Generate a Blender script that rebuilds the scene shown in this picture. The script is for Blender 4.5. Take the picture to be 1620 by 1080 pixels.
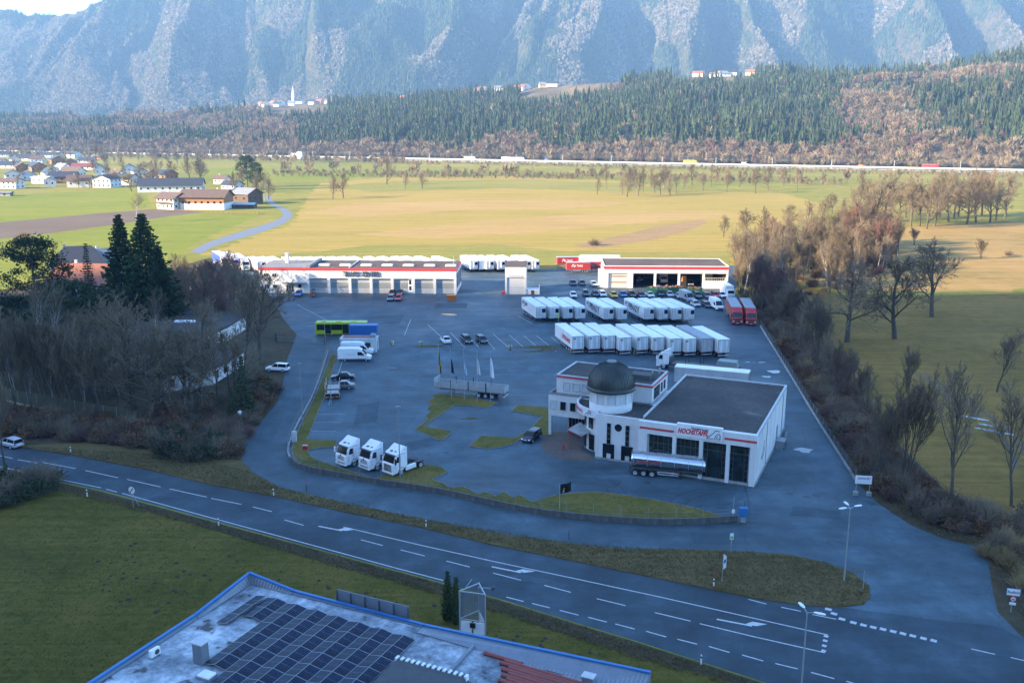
import bpy, math, random
import numpy as np
from math import sin, cos, tan, atan, atan2, pi, radians, sqrt, hypot
from mathutils import Vector, Matrix

for o in list(bpy.data.objects):
    bpy.data.objects.remove(o)
SC = bpy.context.scene
COL = SC.collection
random.seed(7)

# ------------------------------------------------------------------ camera
CAM_H, CAM_F, HORIZON = 48.0, 1480.0, 195.0          # metres, pixels of a 1620 wide photo
PITCH = atan((540 - HORIZON) / CAM_F)
cam = bpy.data.cameras.new('camera')
cam.sensor_width = 36.0
cam.lens = 36.0 * CAM_F / 1620.0
cam.clip_start, cam.clip_end = 0.5, 30000
camo = bpy.data.objects.new('camera', cam)
camo.location = (0, 0, CAM_H)
camo.rotation_euler = (pi / 2 - PITCH, 0, 0)
COL.objects.link(camo)
SC.camera = camo

# ------------------------------------------------------------------ light
SUN_AZ, SUN_EL = radians(19.6), radians(19.0)        # the sun's light travels towards +x, a little +y
wd = bpy.data.worlds.new('World')
SC.world = wd
wd.use_nodes = True
nt = wd.node_tree
nt.nodes.clear()
sky = nt.nodes.new('ShaderNodeTexSky')
sky.sky_type = 'NISHITA'
sky.sun_disc = False
sky.sun_elevation = SUN_EL
sky.sun_rotation = radians(270) - SUN_AZ             # the sun stands in -x, -y
sky.altitude = 500
sky.air_density = 1.0
sky.dust_density = 0.8
sky.ozone_density = 4.5
bg = nt.nodes.new('ShaderNodeBackground')
bg.inputs['Strength'].default_value = 0.15
wo = nt.nodes.new('ShaderNodeOutputWorld')
nt.links.new(sky.outputs[0], bg.inputs[0])
nt.links.new(bg.outputs[0], wo.inputs[0])
sl = bpy.data.lights.new('sun', 'SUN')
sl.energy = 4.3
sl.angle = radians(0.5)
sl.color = (1.0, 0.80, 0.52)
so = bpy.data.objects.new('sun', sl)
so.rotation_euler = Vector((cos(SUN_EL) * cos(SUN_AZ), cos(SUN_EL) * sin(SUN_AZ), -sin(SUN_EL))).to_track_quat('-Z', 'Y').to_euler()
so.location = (-300, -100, 400)
COL.objects.link(so)
SC.view_settings.view_transform = 'Standard'
SC.view_settings.look = 'None'
SC.view_settings.exposure = 2.3
SC.view_settings.gamma = 1.0
SC.view_settings.use_curve_mapping = False
SC.render.engine = 'CYCLES'
cy = SC.cycles
cy.max_bounces = 6
cy.diffuse_bounces = 3
cy.glossy_bounces = 3
cy.transmission_bounces = 4
cy.transparent_max_bounces = 6
cy.volume_bounces = 0
cy.use_denoising = True
cy.use_adaptive_sampling = True
cy.adaptive_threshold = 0.01
cy.sample_clamp_indirect = 4.0

# ------------------------------------------------------------------ helpers
_cp, _sp = cos(PITCH), sin(PITCH)


def G(px, py, z=0.0):
    """the place on the level z that a photograph pixel looks at"""
    u, v = (px - 810) / CAM_F, (540 - py) / CAM_F
    dx, dy, dz = u, _cp + v * _sp, -_sp + v * _cp
    t = (z - CAM_H) / dz
    return (dx * t, dy * t, z)


def G2(px, py, z=0.0):
    return G(px, py, z)[:2]


def zfor(py, y):
    """height of a point at distance y seen in photograph row py"""
    v = (540 - py) / CAM_F
    return CAM_H + y * (v * _cp - _sp) / (_cp + v * _sp)


def tag(o, label=None, cat=None, group=None, kind=None):
    if label: o['label'] = label
    if cat: o['category'] = cat
    if group: o['group'] = group
    if kind: o['kind'] = kind
    return o


def thing(name, label, cat, loc=(0, 0, 0), rz=0.0, group=None):
    o = bpy.data.objects.new(name, None)
    o.empty_display_size = 0.5
    COL.objects.link(o)
    o.location = loc
    o.rotation_euler = (0, 0, rz)
    return tag(o, label, cat, group)


KIDS = {}


def link(name, mesh, parent=None):
    o = bpy.data.objects.new(name, mesh)
    COL.objects.link(o)
    if parent is not None:
        o.parent = parent
        KIDS.setdefault(parent.name, []).append(o)
    return o


def copy_tree(o, loc=None, rz=None, label=None, group=None, parent=None, scale=None):
    c = o.copy()
    COL.objects.link(c)
    if parent is not None:
        c.parent = parent
        KIDS.setdefault(parent.name, []).append(c)
    if loc is not None: c.location = loc
    if rz is not None: c.rotation_euler = (0, 0, rz)
    if scale is not None: c.scale = scale if hasattr(scale, '__len__') else (scale,) * 3
    if label: c['label'] = label
    if group: c['group'] = group
    for k in KIDS.get(o.name, []):
        copy_tree(k, parent=c)
    return c


def recolour(root, old, new):
    """give one copy its own paint: swaps a material on the copy's objects only"""
    for o in [root] + [x for k in KIDS.get(root.name, []) for x in [k] + KIDS.get(k.name, [])]:
        if o.type in ('MESH', 'FONT'):
            for i, s in enumerate(o.material_slots):
                if o.data.materials[i] == old:
                    s.link = 'OBJECT'
                    s.material = new


class MB:
    def __init__(s):
        s.v, s.f, s.m, s.sm = [], [], [], []

    def add(s, vs, fs, mi=0, smooth=False):
        n = len(s.v)
        s.v.extend(vs)
        for f in fs:
            s.f.append(tuple(i + n for i in f))
            s.m.append(mi)
            s.sm.append(smooth)
        return s

    def bx(s, x0, x1, y0, y1, z0, z1, mi=0):
        vs = [(x0, y0, z0), (x1, y0, z0), (x1, y1, z0), (x0, y1, z0), (x0, y0, z1), (x1, y0, z1), (x1, y1, z1), (x0, y1, z1)]
        return s.add(vs, [(0, 3, 2, 1), (4, 5, 6, 7), (0, 1, 5, 4), (1, 2, 6, 5), (2, 3, 7, 6), (3, 0, 4, 7)], mi)

    def bev(s, x0, x1, y0, y1, z0, z1, b=0.05, mi=0):
        """box with chamfered vertical and top edges"""
        def ring(i, z):
            return [(x0 + i + b, y0 + i, z), (x1 - i - b, y0 + i, z), (x1 - i, y0 + i + b, z), (x1 - i, y1 - i - b, z),
                    (x1 - i - b, y1 - i, z), (x0 + i + b, y1 - i, z), (x0 + i, y1 - i - b, z), (x0 + i, y0 + i + b, z)]
        vs = ring(0, z0) + ring(0, z1 - b) + ring(b, z1)
        fs = [tuple(range(7, -1, -1)), tuple(range(16, 24))]
        for k in (0, 8):
            fs += [(k + i, k + (i + 1) % 8, k + 8 + (i + 1) % 8, k + 8 + i) for i in range(8)]
        return s.add(vs, fs, mi)

    def prism(s, poly, z0, z1, mi=0, top=None):
        a = sum(poly[i][0] * poly[(i + 1) % len(poly)][1] - poly[(i + 1) % len(poly)][0] * poly[i][1] for i in range(len(poly)))
        if a < 0: poly = poly[::-1]
        n = len(poly)
        vs = [(p[0], p[1], z0) for p in poly] + [(p[0], p[1], z1) for p in poly]
        s.add(vs, [tuple(range(n - 1, -1, -1))] + [(i, (i + 1) % n, n + (i + 1) % n, n + i) for i in range(n)], mi)
        return s.add([(p[0], p[1], z1) for p in poly], [tuple(range(n))], mi if top is None else top)

    def flat(s, poly, z, mi=0):
        a = sum(poly[i][0] * poly[(i + 1) % len(poly)][1] - poly[(i + 1) % len(poly)][0] * poly[i][1] for i in range(len(poly)))
        if a < 0: poly = poly[::-1]
        return s.add([(p[0], p[1], z) for p in poly], [tuple(range(len(poly)))], mi)

    def side(s, prof, y0, y1, mi=0, inset=0.0):
        """profile in x,z pulled across y"""
        n = len(prof)
        a = sum(prof[i][0] * prof[(i + 1) % n][1] - prof[(i + 1) % n][0] * prof[i][1] for i in range(n))
        if a < 0: prof = prof[::-1]
        vs = [(p[0], y0, p[1]) for p in prof] + [(p[0], y1, p[1]) for p in prof]
        return s.add(vs, [tuple(range(n)), tuple(range(2 * n - 1, n - 1, -1))] + [(i, n + i, n + (i + 1) % n, (i + 1) % n) for i in range(n)], mi)

    def quad(s, a, b, c, d, mi=0):
        return s.add([a, b, c, d], [(0, 1, 2, 3)], mi)

    def tube(s, p0, p1, r0, r1=None, n=6, mi=0, cap=True, smooth=True):
        r1 = r0 if r1 is None else r1
        p0, p1 = Vector(p0), Vector(p1)
        d = (p1 - p0)
        if d.length < 1e-6: return s
        d.normalize()
        a = Vector((0, 0, 1)) if abs(d.z) < 0.9 else Vector((1, 0, 0))
        u = d.cross(a).normalized()
        w = d.cross(u)
        vs = []
        for p, r in ((p0, r0), (p1, r1)):
            for i in range(n):
                t = 2 * pi * i / n
                q = p + (u * cos(t) + w * sin(t)) * r
                vs.append((q.x, q.y, q.z))
        s.add(vs, [((i + 1) % n, i, n + i, n + (i + 1) % n) for i in range(n)], mi, smooth)
        if cap:
            s.add(vs[:n], [tuple(range(n))], mi)
            s.add(vs[n:], [tuple(range(n - 1, -1, -1))], mi)
        return s

    def path(s, pts, r, n=5, mi=0):
        for a, b in zip(pts, pts[1:]): s.tube(a, b, r, n=n, mi=mi)
        return s

    def wall(s, pts, h0, h1, th, mi=0, z0=0.0):
        """a wall of thickness th along a polyline of (x, y)"""
        L, R = offset_line(pts, th / 2), offset_line(pts, -th / 2)
        n = len(pts)
        vs = [(p[0], p[1], z0 + h0) for p in L] + [(p[0], p[1], z0 + h0) for p in R] + [(p[0], p[1], z0 + h1) for p in L] + [(p[0], p[1], z0 + h1) for p in R]
        fs = []
        for i in range(n - 1):
            fs += [(n + i, n + i + 1, 3 * n + i + 1, 3 * n + i), (i + 1, i, 2 * n + i, 2 * n + i + 1), (2 * n + i + 1, 2 * n + i, 3 * n + i, 3 * n + i + 1)]
        fs += [(0, n, 3 * n, 2 * n), (2 * n - 1, n - 1, 3 * n - 1, 4 * n - 1)]
        return s.add(vs, fs, mi)

    def lathe(s, prof, n=24, c=(0, 0, 0), mi=0, smooth=True, a0=0.0, a1=2 * pi):
        full = abs(a1 - a0 - 2 * pi) < 1e-6
        k = n if full else n + 1
        vs = []
        for r, z in prof:
            for i in range(k):
                t = a0 + (a1 - a0) * i / n
                vs.append((c[0] + r * cos(t), c[1] + r * sin(t), c[2] + z))
        fs = []
        for j in range(len(prof) - 1):
            for i in range(n):
                i2 = (i + 1) % k
                fs.append((j * k + i, j * k + i2, (j + 1) * k + i2, (j + 1) * k + i))
        return s.add(vs, fs, mi, smooth)

    def wheel(s, x, y, r, w, side, mi=0, mi2=1, n=14):
        """tyre with a dished rim; side = +1 / -1 is where the hub shows"""
        y1, y0 = y + side * w / 2, y - side * w / 2
        def ring(rr, yy): return [(x + rr * cos(2 * pi * i / n), yy, r + rr * sin(2 * pi * i / n)) for i in range(n)]
        rs = [ring(r * 0.96, y0), ring(r, y0 + side * w * 0.12), ring(r, y1 - side * w * 0.12), ring(r * 0.96, y1), ring(r * 0.62, y1)]
        vs = [p for q in rs for p in q]
        fs = []
        for j in range(4):
            for i in range(n):
                f = (j * n + i, j * n + (i + 1) % n, (j + 1) * n + (i + 1) % n, (j + 1) * n + i)
                fs.append(f if side > 0 else f[::-1])
        fs.append(tuple(range(n)) if side < 0 else tuple(range(n - 1, -1, -1)))
        s.add(vs, fs, mi)
        rim = ring(r * 0.62, y1) + ring(r * 0.5, y1 - side * 0.05) + ring(r * 0.2, y1 - side * 0.03)
        fs = []
        for j in range(2):
            for i in range(n):
                f = (j * n + i, j * n + (i + 1) % n, (j + 1) * n + (i + 1) % n, (j + 1) * n + i)
                fs.append(f if side > 0 else f[::-1])
        fs.append(tuple(range(2 * n, 3 * n)))
        return s.add(rim, fs, mi2)

    def loft(s, rings, mi=0, smooth=True, caps=True):
        n = len(rings[0])
        vs = [p for r in rings for p in r]
        fs = []
        for j in range(len(rings) - 1):
            for i in range(n):
                fs.append((j * n + i, j * n + (i + 1) % n, (j + 1) * n + (i + 1) % n, (j + 1) * n + i))
        s.add(vs, fs, mi, smooth)
        if caps:
            s.add(rings[0], [tuple(range(n - 1, -1, -1))], mi)
            s.add(rings[-1], [tuple(range(n))], mi)
        return s

    def mesh(s, name, mats):
        me = bpy.data.meshes.new(name)
        me.from_pydata(s.v, [], s.f)
        for m in (mats if isinstance(mats, (list, tuple)) else [mats]): me.materials.append(m)
        if s.f:
            me.polygons.foreach_set('material_index', s.m)
            me.polygons.foreach_set('use_smooth', s.sm)
        me.update()
        return me

    def build(s, name, mats, parent=None, loc=None, rz=None, kind=None):
        o = link(name, s.mesh(name, mats), parent)
        if loc is not None: o.location = loc
        if rz is not None: o.rotation_euler = (0, 0, rz)
        if kind: o['kind'] = kind
        return o


def offset_line(pts, d):
    out = []
    n = len(pts)
    for i in range(n):
        a = Vector(pts[max(i - 1, 0)][:2])
        b = Vector(pts[min(i + 1, n - 1)][:2])
        t = (b - a).normalized()
        out.append((pts[i][0] - t.y * d, pts[i][1] + t.x * d))
    return out


def along(pts, step, start=0.0):
    """points (x, y, angle) every step metres along a polyline"""
    out, want, acc = [], start, 0.0
    for a, b in zip(pts, pts[1:]):
        L = hypot(b[0] - a[0], b[1] - a[1])
        while want <= acc + L:
            t = (want - acc) / L
            out.append((a[0] + (b[0] - a[0]) * t, a[1] + (b[1] - a[1]) * t, atan2(b[1] - a[1], b[0] - a[0])))
            want += step
        acc += L
    return out


def inside(p, poly):
    c = False
    j = len(poly) - 1
    for i in range(len(poly)):
        if (poly[i][1] > p[1]) != (poly[j][1] > p[1]) and p[0] < (poly[j][0] - poly[i][0]) * (p[1] - poly[i][1]) / (poly[j][1] - poly[i][1]) + poly[i][0]:
            c = not c
        j = i
    return c


def smooth_line(pts, n=4):
    """Catmull-Rom through the points"""
    out = []
    P = [pts[0]] + list(pts) + [pts[-1]]
    for i in range(1, len(P) - 2):
        for k in range(n):
            t = k / n
            out.append(tuple(0.5 * (2 * P[i][c] + (P[i + 1][c] - P[i - 1][c]) * t + (2 * P[i - 1][c] - 5 * P[i][c] + 4 * P[i + 1][c] - P[i + 2][c]) * t * t
                                    + (3 * P[i][c] - P[i - 1][c] - 3 * P[i + 1][c] + P[i + 2][c]) * t ** 3) for c in (0, 1)))
    out.append(tuple(pts[-1][:2]))
    return out


# ------------------------------------------------------------------ materials
def _mat(name):
    m = bpy.data.materials.new(name)
    m.use_nodes = True
    t = m.node_tree
    b = t.nodes['Principled BSDF']
    return m, t, b


def _noise(t, vec, scale, detail=4.0, rough=0.6):
    n = t.nodes.new('ShaderNodeTexNoise')
    n.inputs['Scale'].default_value = scale
    n.inputs['Detail'].default_value = detail
    n.inputs['Roughness'].default_value = rough
    t.links.new(vec, n.inputs['Vector'])
    return n.outputs['Fac']


def _ramp(t, fac, stops):
    r = t.nodes.new('ShaderNodeValToRGB')
    e = r.color_ramp.elements
    while len(e) > 1: e.remove(e[-1])
    e[0].position, e[0].color = stops[0][0], (*stops[0][1], 1)
    for p, c in stops[1:]:
        x = e.new(p)
        x.color = (*c, 1)
    t.links.new(fac, r.inputs['Fac'])
    return r.outputs['Color']


def _mix(t, fac, a, b, mode='MIX'):
    n = t.nodes.new('ShaderNodeMix')
    n.data_type = 'RGBA'
    n.blend_type = mode
    for k, v in ((0, fac), (6, a), (7, b)):
        if isinstance(v, (int, float)): n.inputs[k].default_value = v
        elif isinstance(v, tuple): n.inputs[k].default_value = (*v, 1)
        else: t.links.new(v, n.inputs[k])
    return n.outputs[2]


def _math(t, op, a, b=0.0, c=None):
    n = t.nodes.new('ShaderNodeMath')
    n.operation = op
    for k, v in ((0, a), (1, b), (2, c)):
        if v is None: continue
        if isinstance(v, (int, float)): n.inputs[k].default_value = v
        else: t.links.new(v, n.inputs[k])
    return n.outputs[0]


def _coord(t, kind='Object', scale=(1, 1, 1), rot=0.0):
    c = t.nodes.new('ShaderNodeTexCoord')
    mp = t.nodes.new('ShaderNodeMapping')
    mp.inputs['Scale'].default_value = scale
    mp.inputs['Rotation'].default_value = (0, 0, rot)
    t.links.new(c.outputs[kind], mp.inputs['Vector'])
    return mp.outputs['Vector']


def _bump(t, b, h, strength, dist):
    n = t.nodes.new('ShaderNodeBump')
    n.inputs['Strength'].default_value = strength
    n.inputs['Distance'].default_value = dist
    t.links.new(h, n.inputs['Height'])
    t.links.new(n.outputs[0], b.inputs['Normal'])


def M(name, col, rough=0.7, metal=0.0, var=0.12, scale=1.5, bump=0.0, dirt=0.0, rand=0.0, spec=0.5):
    """plain surface with an uneven tone, optional grime and tone that differs per object"""
    m, t, b = _mat(name)
    v = _coord(t)
    f = _noise(t, v, scale, 5.0, 0.65)
    lo = tuple(c * (1 - var) for c in col)
    hi = tuple(min(1, c * (1 + var)) for c in col)
    c = _ramp(t, f, [(0.3, lo), (0.7, hi)])
    if dirt:
        f2 = _noise(t, _coord(t, 'Object', (1, 1, 0.25)), scale * 0.8, 6.0, 0.7)
        k = _ramp(t, f2, [(0.45, (0, 0, 0)), (0.75, (dirt, dirt, dirt))])
        c = _mix(t, k, c, tuple(x * 0.35 for x in col))
    if rand:
        oi = t.nodes.new('ShaderNodeObjectInfo')
        k = _math(t, 'MULTIPLY_ADD', oi.outputs['Random'], 2 * rand, 1 - rand)
        vm = t.nodes.new('ShaderNodeVectorMath')
        vm.operation = 'SCALE'
        t.links.new(c, vm.inputs[0])
        t.links.new(k, vm.inputs['Scale'])
        c = vm.outputs[0]
    t.links.new(c, b.inputs['Base Color'])
    b.inputs['Roughness'].default_value = rough
    b.inputs['Metallic'].default_value = metal
    b.inputs['Specular IOR Level'].default_value = spec
    if bump: _bump(t, b, _noise(t, v, scale * 8, 3.0), 0.6, bump)
    return m


def ground_mat(name, stops, big=0.02, small=0.35, streak=None, streak_amt=0.3, bump=0.15, rough=0.95, fine=3.0, blot=None):
    """grass or soil: broad patches, clumps, blades and mowing or plough lines"""
    m, t, b = _mat(name)
    v = _coord(t)
    f1 = _noise(t, v, big, 5.0, 0.6)
    f2 = _noise(t, v, small, 5.0, 0.7)
    f = _math(t, 'MULTIPLY_ADD', f2, 0.45, _math(t, 'MULTIPLY', f1, 0.55))
    if streak:
        rot, sc = streak
        f3 = _noise(t, _coord(t, 'Object', (0.012, sc, 1), rot), 1.0, 4.0, 0.7)
        f = _math(t, 'MULTIPLY_ADD', f3, streak_amt, _math(t, 'MULTIPLY', f, 1 - streak_amt))
    c = _ramp(t, f, stops)
    f4 = _noise(t, v, fine, 4.0, 0.75)
    c = _mix(t, 0.6, c, _ramp(t, f4, [(0.25, (0.35, 0.35, 0.35)), (0.75, (0.66, 0.66, 0.66))]), 'OVERLAY')
    if blot:
        f5 = _noise(t, v, blot[0], 3.0, 0.55)
        k = _ramp(t, f5, [(blot[1], (0, 0, 0)), (blot[1] + 0.08, (1, 1, 1))])
        c = _mix(t, k, c, blot[2])
    t.links.new(c, b.inputs['Base Color'])
    b.inputs['Roughness'].default_value = rough
    b.inputs['Specular IOR Level'].default_value = 0.15
    if bump: _bump(t, b, _math(t, 'ADD', f2, f4), 0.8, bump)
    return m


def asphalt_mat(name, base, wet=0.5, crack=True, rot=0.0):
    """worn asphalt: patches, tyre polish, cracks and damp film"""
    m, t, b = _mat(name)
    v = _coord(t)
    f1 = _noise(t, v, 0.035, 6.0, 0.65)
    f2 = _noise(t, _coord(t, 'Object', (0.05, 0.6, 1), rot), 1.0, 5.0, 0.7)
    f3 = _noise(t, v, 4.0, 4.0, 0.8)
    f = _math(t, 'MULTIPLY_ADD', f1, 0.6, _math(t, 'MULTIPLY_ADD', f2, 0.3, _math(t, 'MULTIPLY', f3, 0.1)))
    f0 = _noise(t, v, 0.16, 6.0, 0.7)
    f = _math(t, 'MULTIPLY_ADD', f0, 0.45, _math(t, 'MULTIPLY', f, 0.55))
    c = _ramp(t, f, [(0.36, tuple(x * 0.42 for x in base)), (0.48, tuple(x * 0.85 for x in base)), (0.53, tuple(x * 1.1 for x in base)), (0.64, tuple(x * 1.9 for x in base))])
    if crack:
        vo = t.nodes.new('ShaderNodeTexVoronoi')
        vo.feature = 'DISTANCE_TO_EDGE'
        vo.inputs['Scale'].default_value = 0.07
        wv = t.nodes.new('ShaderNodeVectorMath')
        wv.operation = 'ADD'
        ns = t.nodes.new('ShaderNodeTexNoise')
        ns.inputs['Scale'].default_value = 0.25
        t.links.new(v, ns.inputs['Vector'])
        sc = t.nodes.new('ShaderNodeVectorMath')
        sc.operation = 'SCALE'
        sc.inputs['Scale'].default_value = 5.0
        t.links.new(ns.outputs['Color'], sc.inputs[0])
        t.links.new(v, wv.inputs[0])
        t.links.new(sc.outputs[0], wv.inputs[1])
        t.links.new(wv.outputs[0], vo.inputs['Vector'])
        k = _ramp(t, vo.outputs['Distance'], [(0.0, (0.55, 0.55, 0.55)), (0.006, (0.0, 0.0, 0.0))])
        k = _mix(t, 1.0, k, _ramp(t, f1, [(0.45, (0, 0, 0)), (0.6, (1, 1, 1))]), 'MULTIPLY')
        c = _mix(t, k, c, tuple(x * 0.25 for x in base))
    t.links.new(c, b.inputs['Base Color'])
    w = _ramp(t, _math(t, 'MULTIPLY_ADD', f1, 0.6, _math(t, 'MULTIPLY', f2, 0.4)), [(0.36, (0.85 - wet * 0.6,) * 3), (0.62, (0.85,) * 3)])
    t.links.new(w, b.inputs['Roughness'])
    b.inputs['Specular IOR Level'].default_value = 0.35
    _bump(t, b, f3, 0.4, 0.02)
    return m


def glass_mat(name, col=(0.02, 0.03, 0.035), rough=0.08):
    m, t, b = _mat(name)
    f = _noise(t, _coord(t), 0.7, 2.0)
    t.links.new(_ramp(t, f, [(0.35, tuple(c * 0.5 for c in col)), (0.65, tuple(c * 1.6 for c in col))]), b.inputs['Base Color'])
    b.inputs['Roughness'].default_value = rough
    b.inputs['IOR'].default_value = 1.5
    b.inputs['Specular IOR Level'].default_value = 0.6
    return m


def leaf_mat(name, a, b_, rough=0.8, rand=0.25, scale=0.8):
    m, t, b = _mat(name)
    f = _noise(t, _coord(t), scale, 3.0, 0.7)
    c = _ramp(t, f, [(0.3, a), (0.7, b_)])
    oi = t.nodes.new('ShaderNodeObjectInfo')
    k = _math(t, 'MULTIPLY_ADD', oi.outputs['Random'], 2 * rand, 1 - rand)
    vm = t.nodes.new('ShaderNodeVectorMath')
    vm.operation = 'SCALE'
    t.links.new(c, vm.inputs[0])
    t.links.new(k, vm.inputs['Scale'])
    t.links.new(vm.outputs[0], b.inputs['Base Color'])
    b.inputs['Roughness'].default_value = rough
    b.inputs['Specular IOR Level'].default_value = 0.2
    return m


white_wall = M('white_render', (0.68, 0.675, 0.655), 0.85, var=0.05, scale=0.5, dirt=0.35)
white_paint = M('white_paint', (0.80, 0.80, 0.80), 0.35, var=0.04, dirt=0.12)
trailer_white = M('trailer_white', (0.80, 0.80, 0.78), 0.45, var=0.06, scale=0.6, dirt=0.30, rand=0.08)
grey_metal = M('grey_metal', (0.32, 0.33, 0.34), 0.45, 0.6, var=0.15)
light_grey = M('light_grey', (0.50, 0.51, 0.51), 0.6, var=0.12, dirt=0.3)
mid_grey = M('mid_grey', (0.22, 0.225, 0.23), 0.7, var=0.15)
dark_grey = M('dark_grey', (0.06, 0.062, 0.065), 0.7, var=0.2)
black = M('black_rubber', (0.018, 0.018, 0.019), 0.75, var=0.3)
black_paint = M('black_paint', (0.012, 0.013, 0.016), 0.15, var=0.2)
red_trim = M('red_trim', (0.55, 0.05, 0.06), 0.5, var=0.08, dirt=0.15)
red_paint = M('red_paint', (0.55, 0.035, 0.03), 0.3, var=0.06)
concrete = M('concrete', (0.34, 0.33, 0.31), 0.9, var=0.2, scale=0.6, dirt=0.6, bump=0.01)
glass = glass_mat('window_glass')
dark_glass = glass_mat('dark_glass', (0.008, 0.009, 0.01))
rubber = black
rim_mat = M('wheel_rim', (0.45, 0.46, 0.47), 0.4, 0.5)
lamp_glass = M('headlight_glass', (0.7, 0.72, 0.75), 0.1)
tail_red = M('tail_lamp', (0.45, 0.02, 0.02), 0.25)
amber = M('amber_lamp', (0.75, 0.25, 0.02), 0.3)
steel = M('galvanised_steel', (0.42, 0.44, 0.46), 0.5, 0.5, var=0.1)
line_white = M('road_paint', (0.50, 0.51, 0.51), 0.7, var=0.15, scale=4, dirt=0.5)
# ------------------------------------------------------------------ terrain
_RNG = np.random.RandomState(11)
_LAT = _RNG.rand(256, 256)


def vnoise(x, y):
    xi, yi = np.floor(x).astype(int), np.floor(y).astype(int)
    fx, fy = x - xi, y - yi
    fx, fy = fx * fx * (3 - 2 * fx), fy * fy * (3 - 2 * fy)
    a, b = _LAT[xi % 256, yi % 256], _LAT[(xi + 1) % 256, yi % 256]
    c, d = _LAT[xi % 256, (yi + 1) % 256], _LAT[(xi + 1) % 256, (yi + 1) % 256]
    return (a * (1 - fx) + b * fx) * (1 - fy) + (c * (1 - fx) + d * fx) * fy


def fbm(x, y, n=5, g=0.5):
    s, a, t = 0, 1.0, 0.0
    for k in range(n):
        s = s + a * vnoise(x + 17.3 * k, y + 9.1 * k)
        t += a
        a *= g
        x, y = x * 2.03, y * 2.03
    return s / t


def ridged(x, y, n=4, g=0.5):
    s, a, t = 0, 1.0, 0.0
    for k in range(n):
        s = s + a * (1 - np.abs(2 * vnoise(x + 31.7 * k, y + 4.7 * k) - 1))
        t += a
        a *= g
        x, y = x * 2.1, y * 2.1
    return s / t


def sstep(t):
    t = np.clip(t, 0, 1)
    return t * t * (3 - 2 * t)


def grid_mesh(name, X, Y, Z, mat):
    ny, nx = X.shape
    v = np.stack([X, Y, Z], -1).reshape(-1, 3)
    i = np.arange((ny - 1) * (nx - 1))
    r, c = i // (nx - 1), i % (nx - 1)
    a = r * nx + c
    f = np.stack([a, a + 1, a + nx + 1, a + nx], 1)
    me = bpy.data.meshes.new(name)
    me.vertices.add(len(v))
    me.vertices.foreach_set('co', v.ravel())
    me.loops.add(f.size)
    me.loops.foreach_set('vertex_index', f.ravel())
    me.polygons.add(len(f))
    me.polygons.foreach_set('loop_start', np.arange(0, f.size, 4))
    me.polygons.foreach_set('loop_total', np.full(len(f), 4))
    me.polygons.foreach_set('use_smooth', np.ones(len(f), bool))
    me.update(calc_edges=True)
    me.materials.append(mat)
    return link(name, me)


HILL_PX = np.array([-300, -100, 0, 100, 200, 300, 430, 520, 640, 750, 860, 1000, 1140, 1250, 1330, 1450, 1620, 1800, 2000])
HILL_PY = np.array([192, 191, 191, 188, 183, 178, 168, 166, 158, 150, 141, 134, 124, 124, 122, 112, 86, 68, 50])


def mway_y(a):
    return 1214.0 / (1 + 0.486 * a)


def hill_dist(a):
    db = mway_y(a) + 75
    return db, np.maximum(np.interp(a, [-0.7, -0.53, 0, 0.53, 0.7], [2750, 2550, 2000, 1720, 1650]), db + 500)


def hill_z(x, y):
    y = np.maximum(y, 1.0)
    a = x / y
    db, dc = hill_dist(a)
    py = np.interp(810 + 1520 * a, HILL_PX, HILL_PY)
    v = (540 - py) / CAM_F
    zc = CAM_H + dc * (v * _cp - _sp) / (_cp + v * _sp)
    t = (y - db) / (dc - db)
    z = zc * np.where(t < 1, np.clip(t, 0, 1) ** 0.75 * (1 - 0.12 * np.sin(np.clip(t, 0, 1) * pi)), 1.0)
    rough = (ridged(x / 210 + 3, y / 300, 4) - 0.62) * 46 * sstep(t * 3) * sstep((1.08 - t) * 5)
    return np.where(t <= 0, -1.5, z + rough * np.clip(zc / 130, 0.25, 1.3) + fbm(x / 60, y / 60, 3) * 4 * sstep(t * 4))


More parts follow.
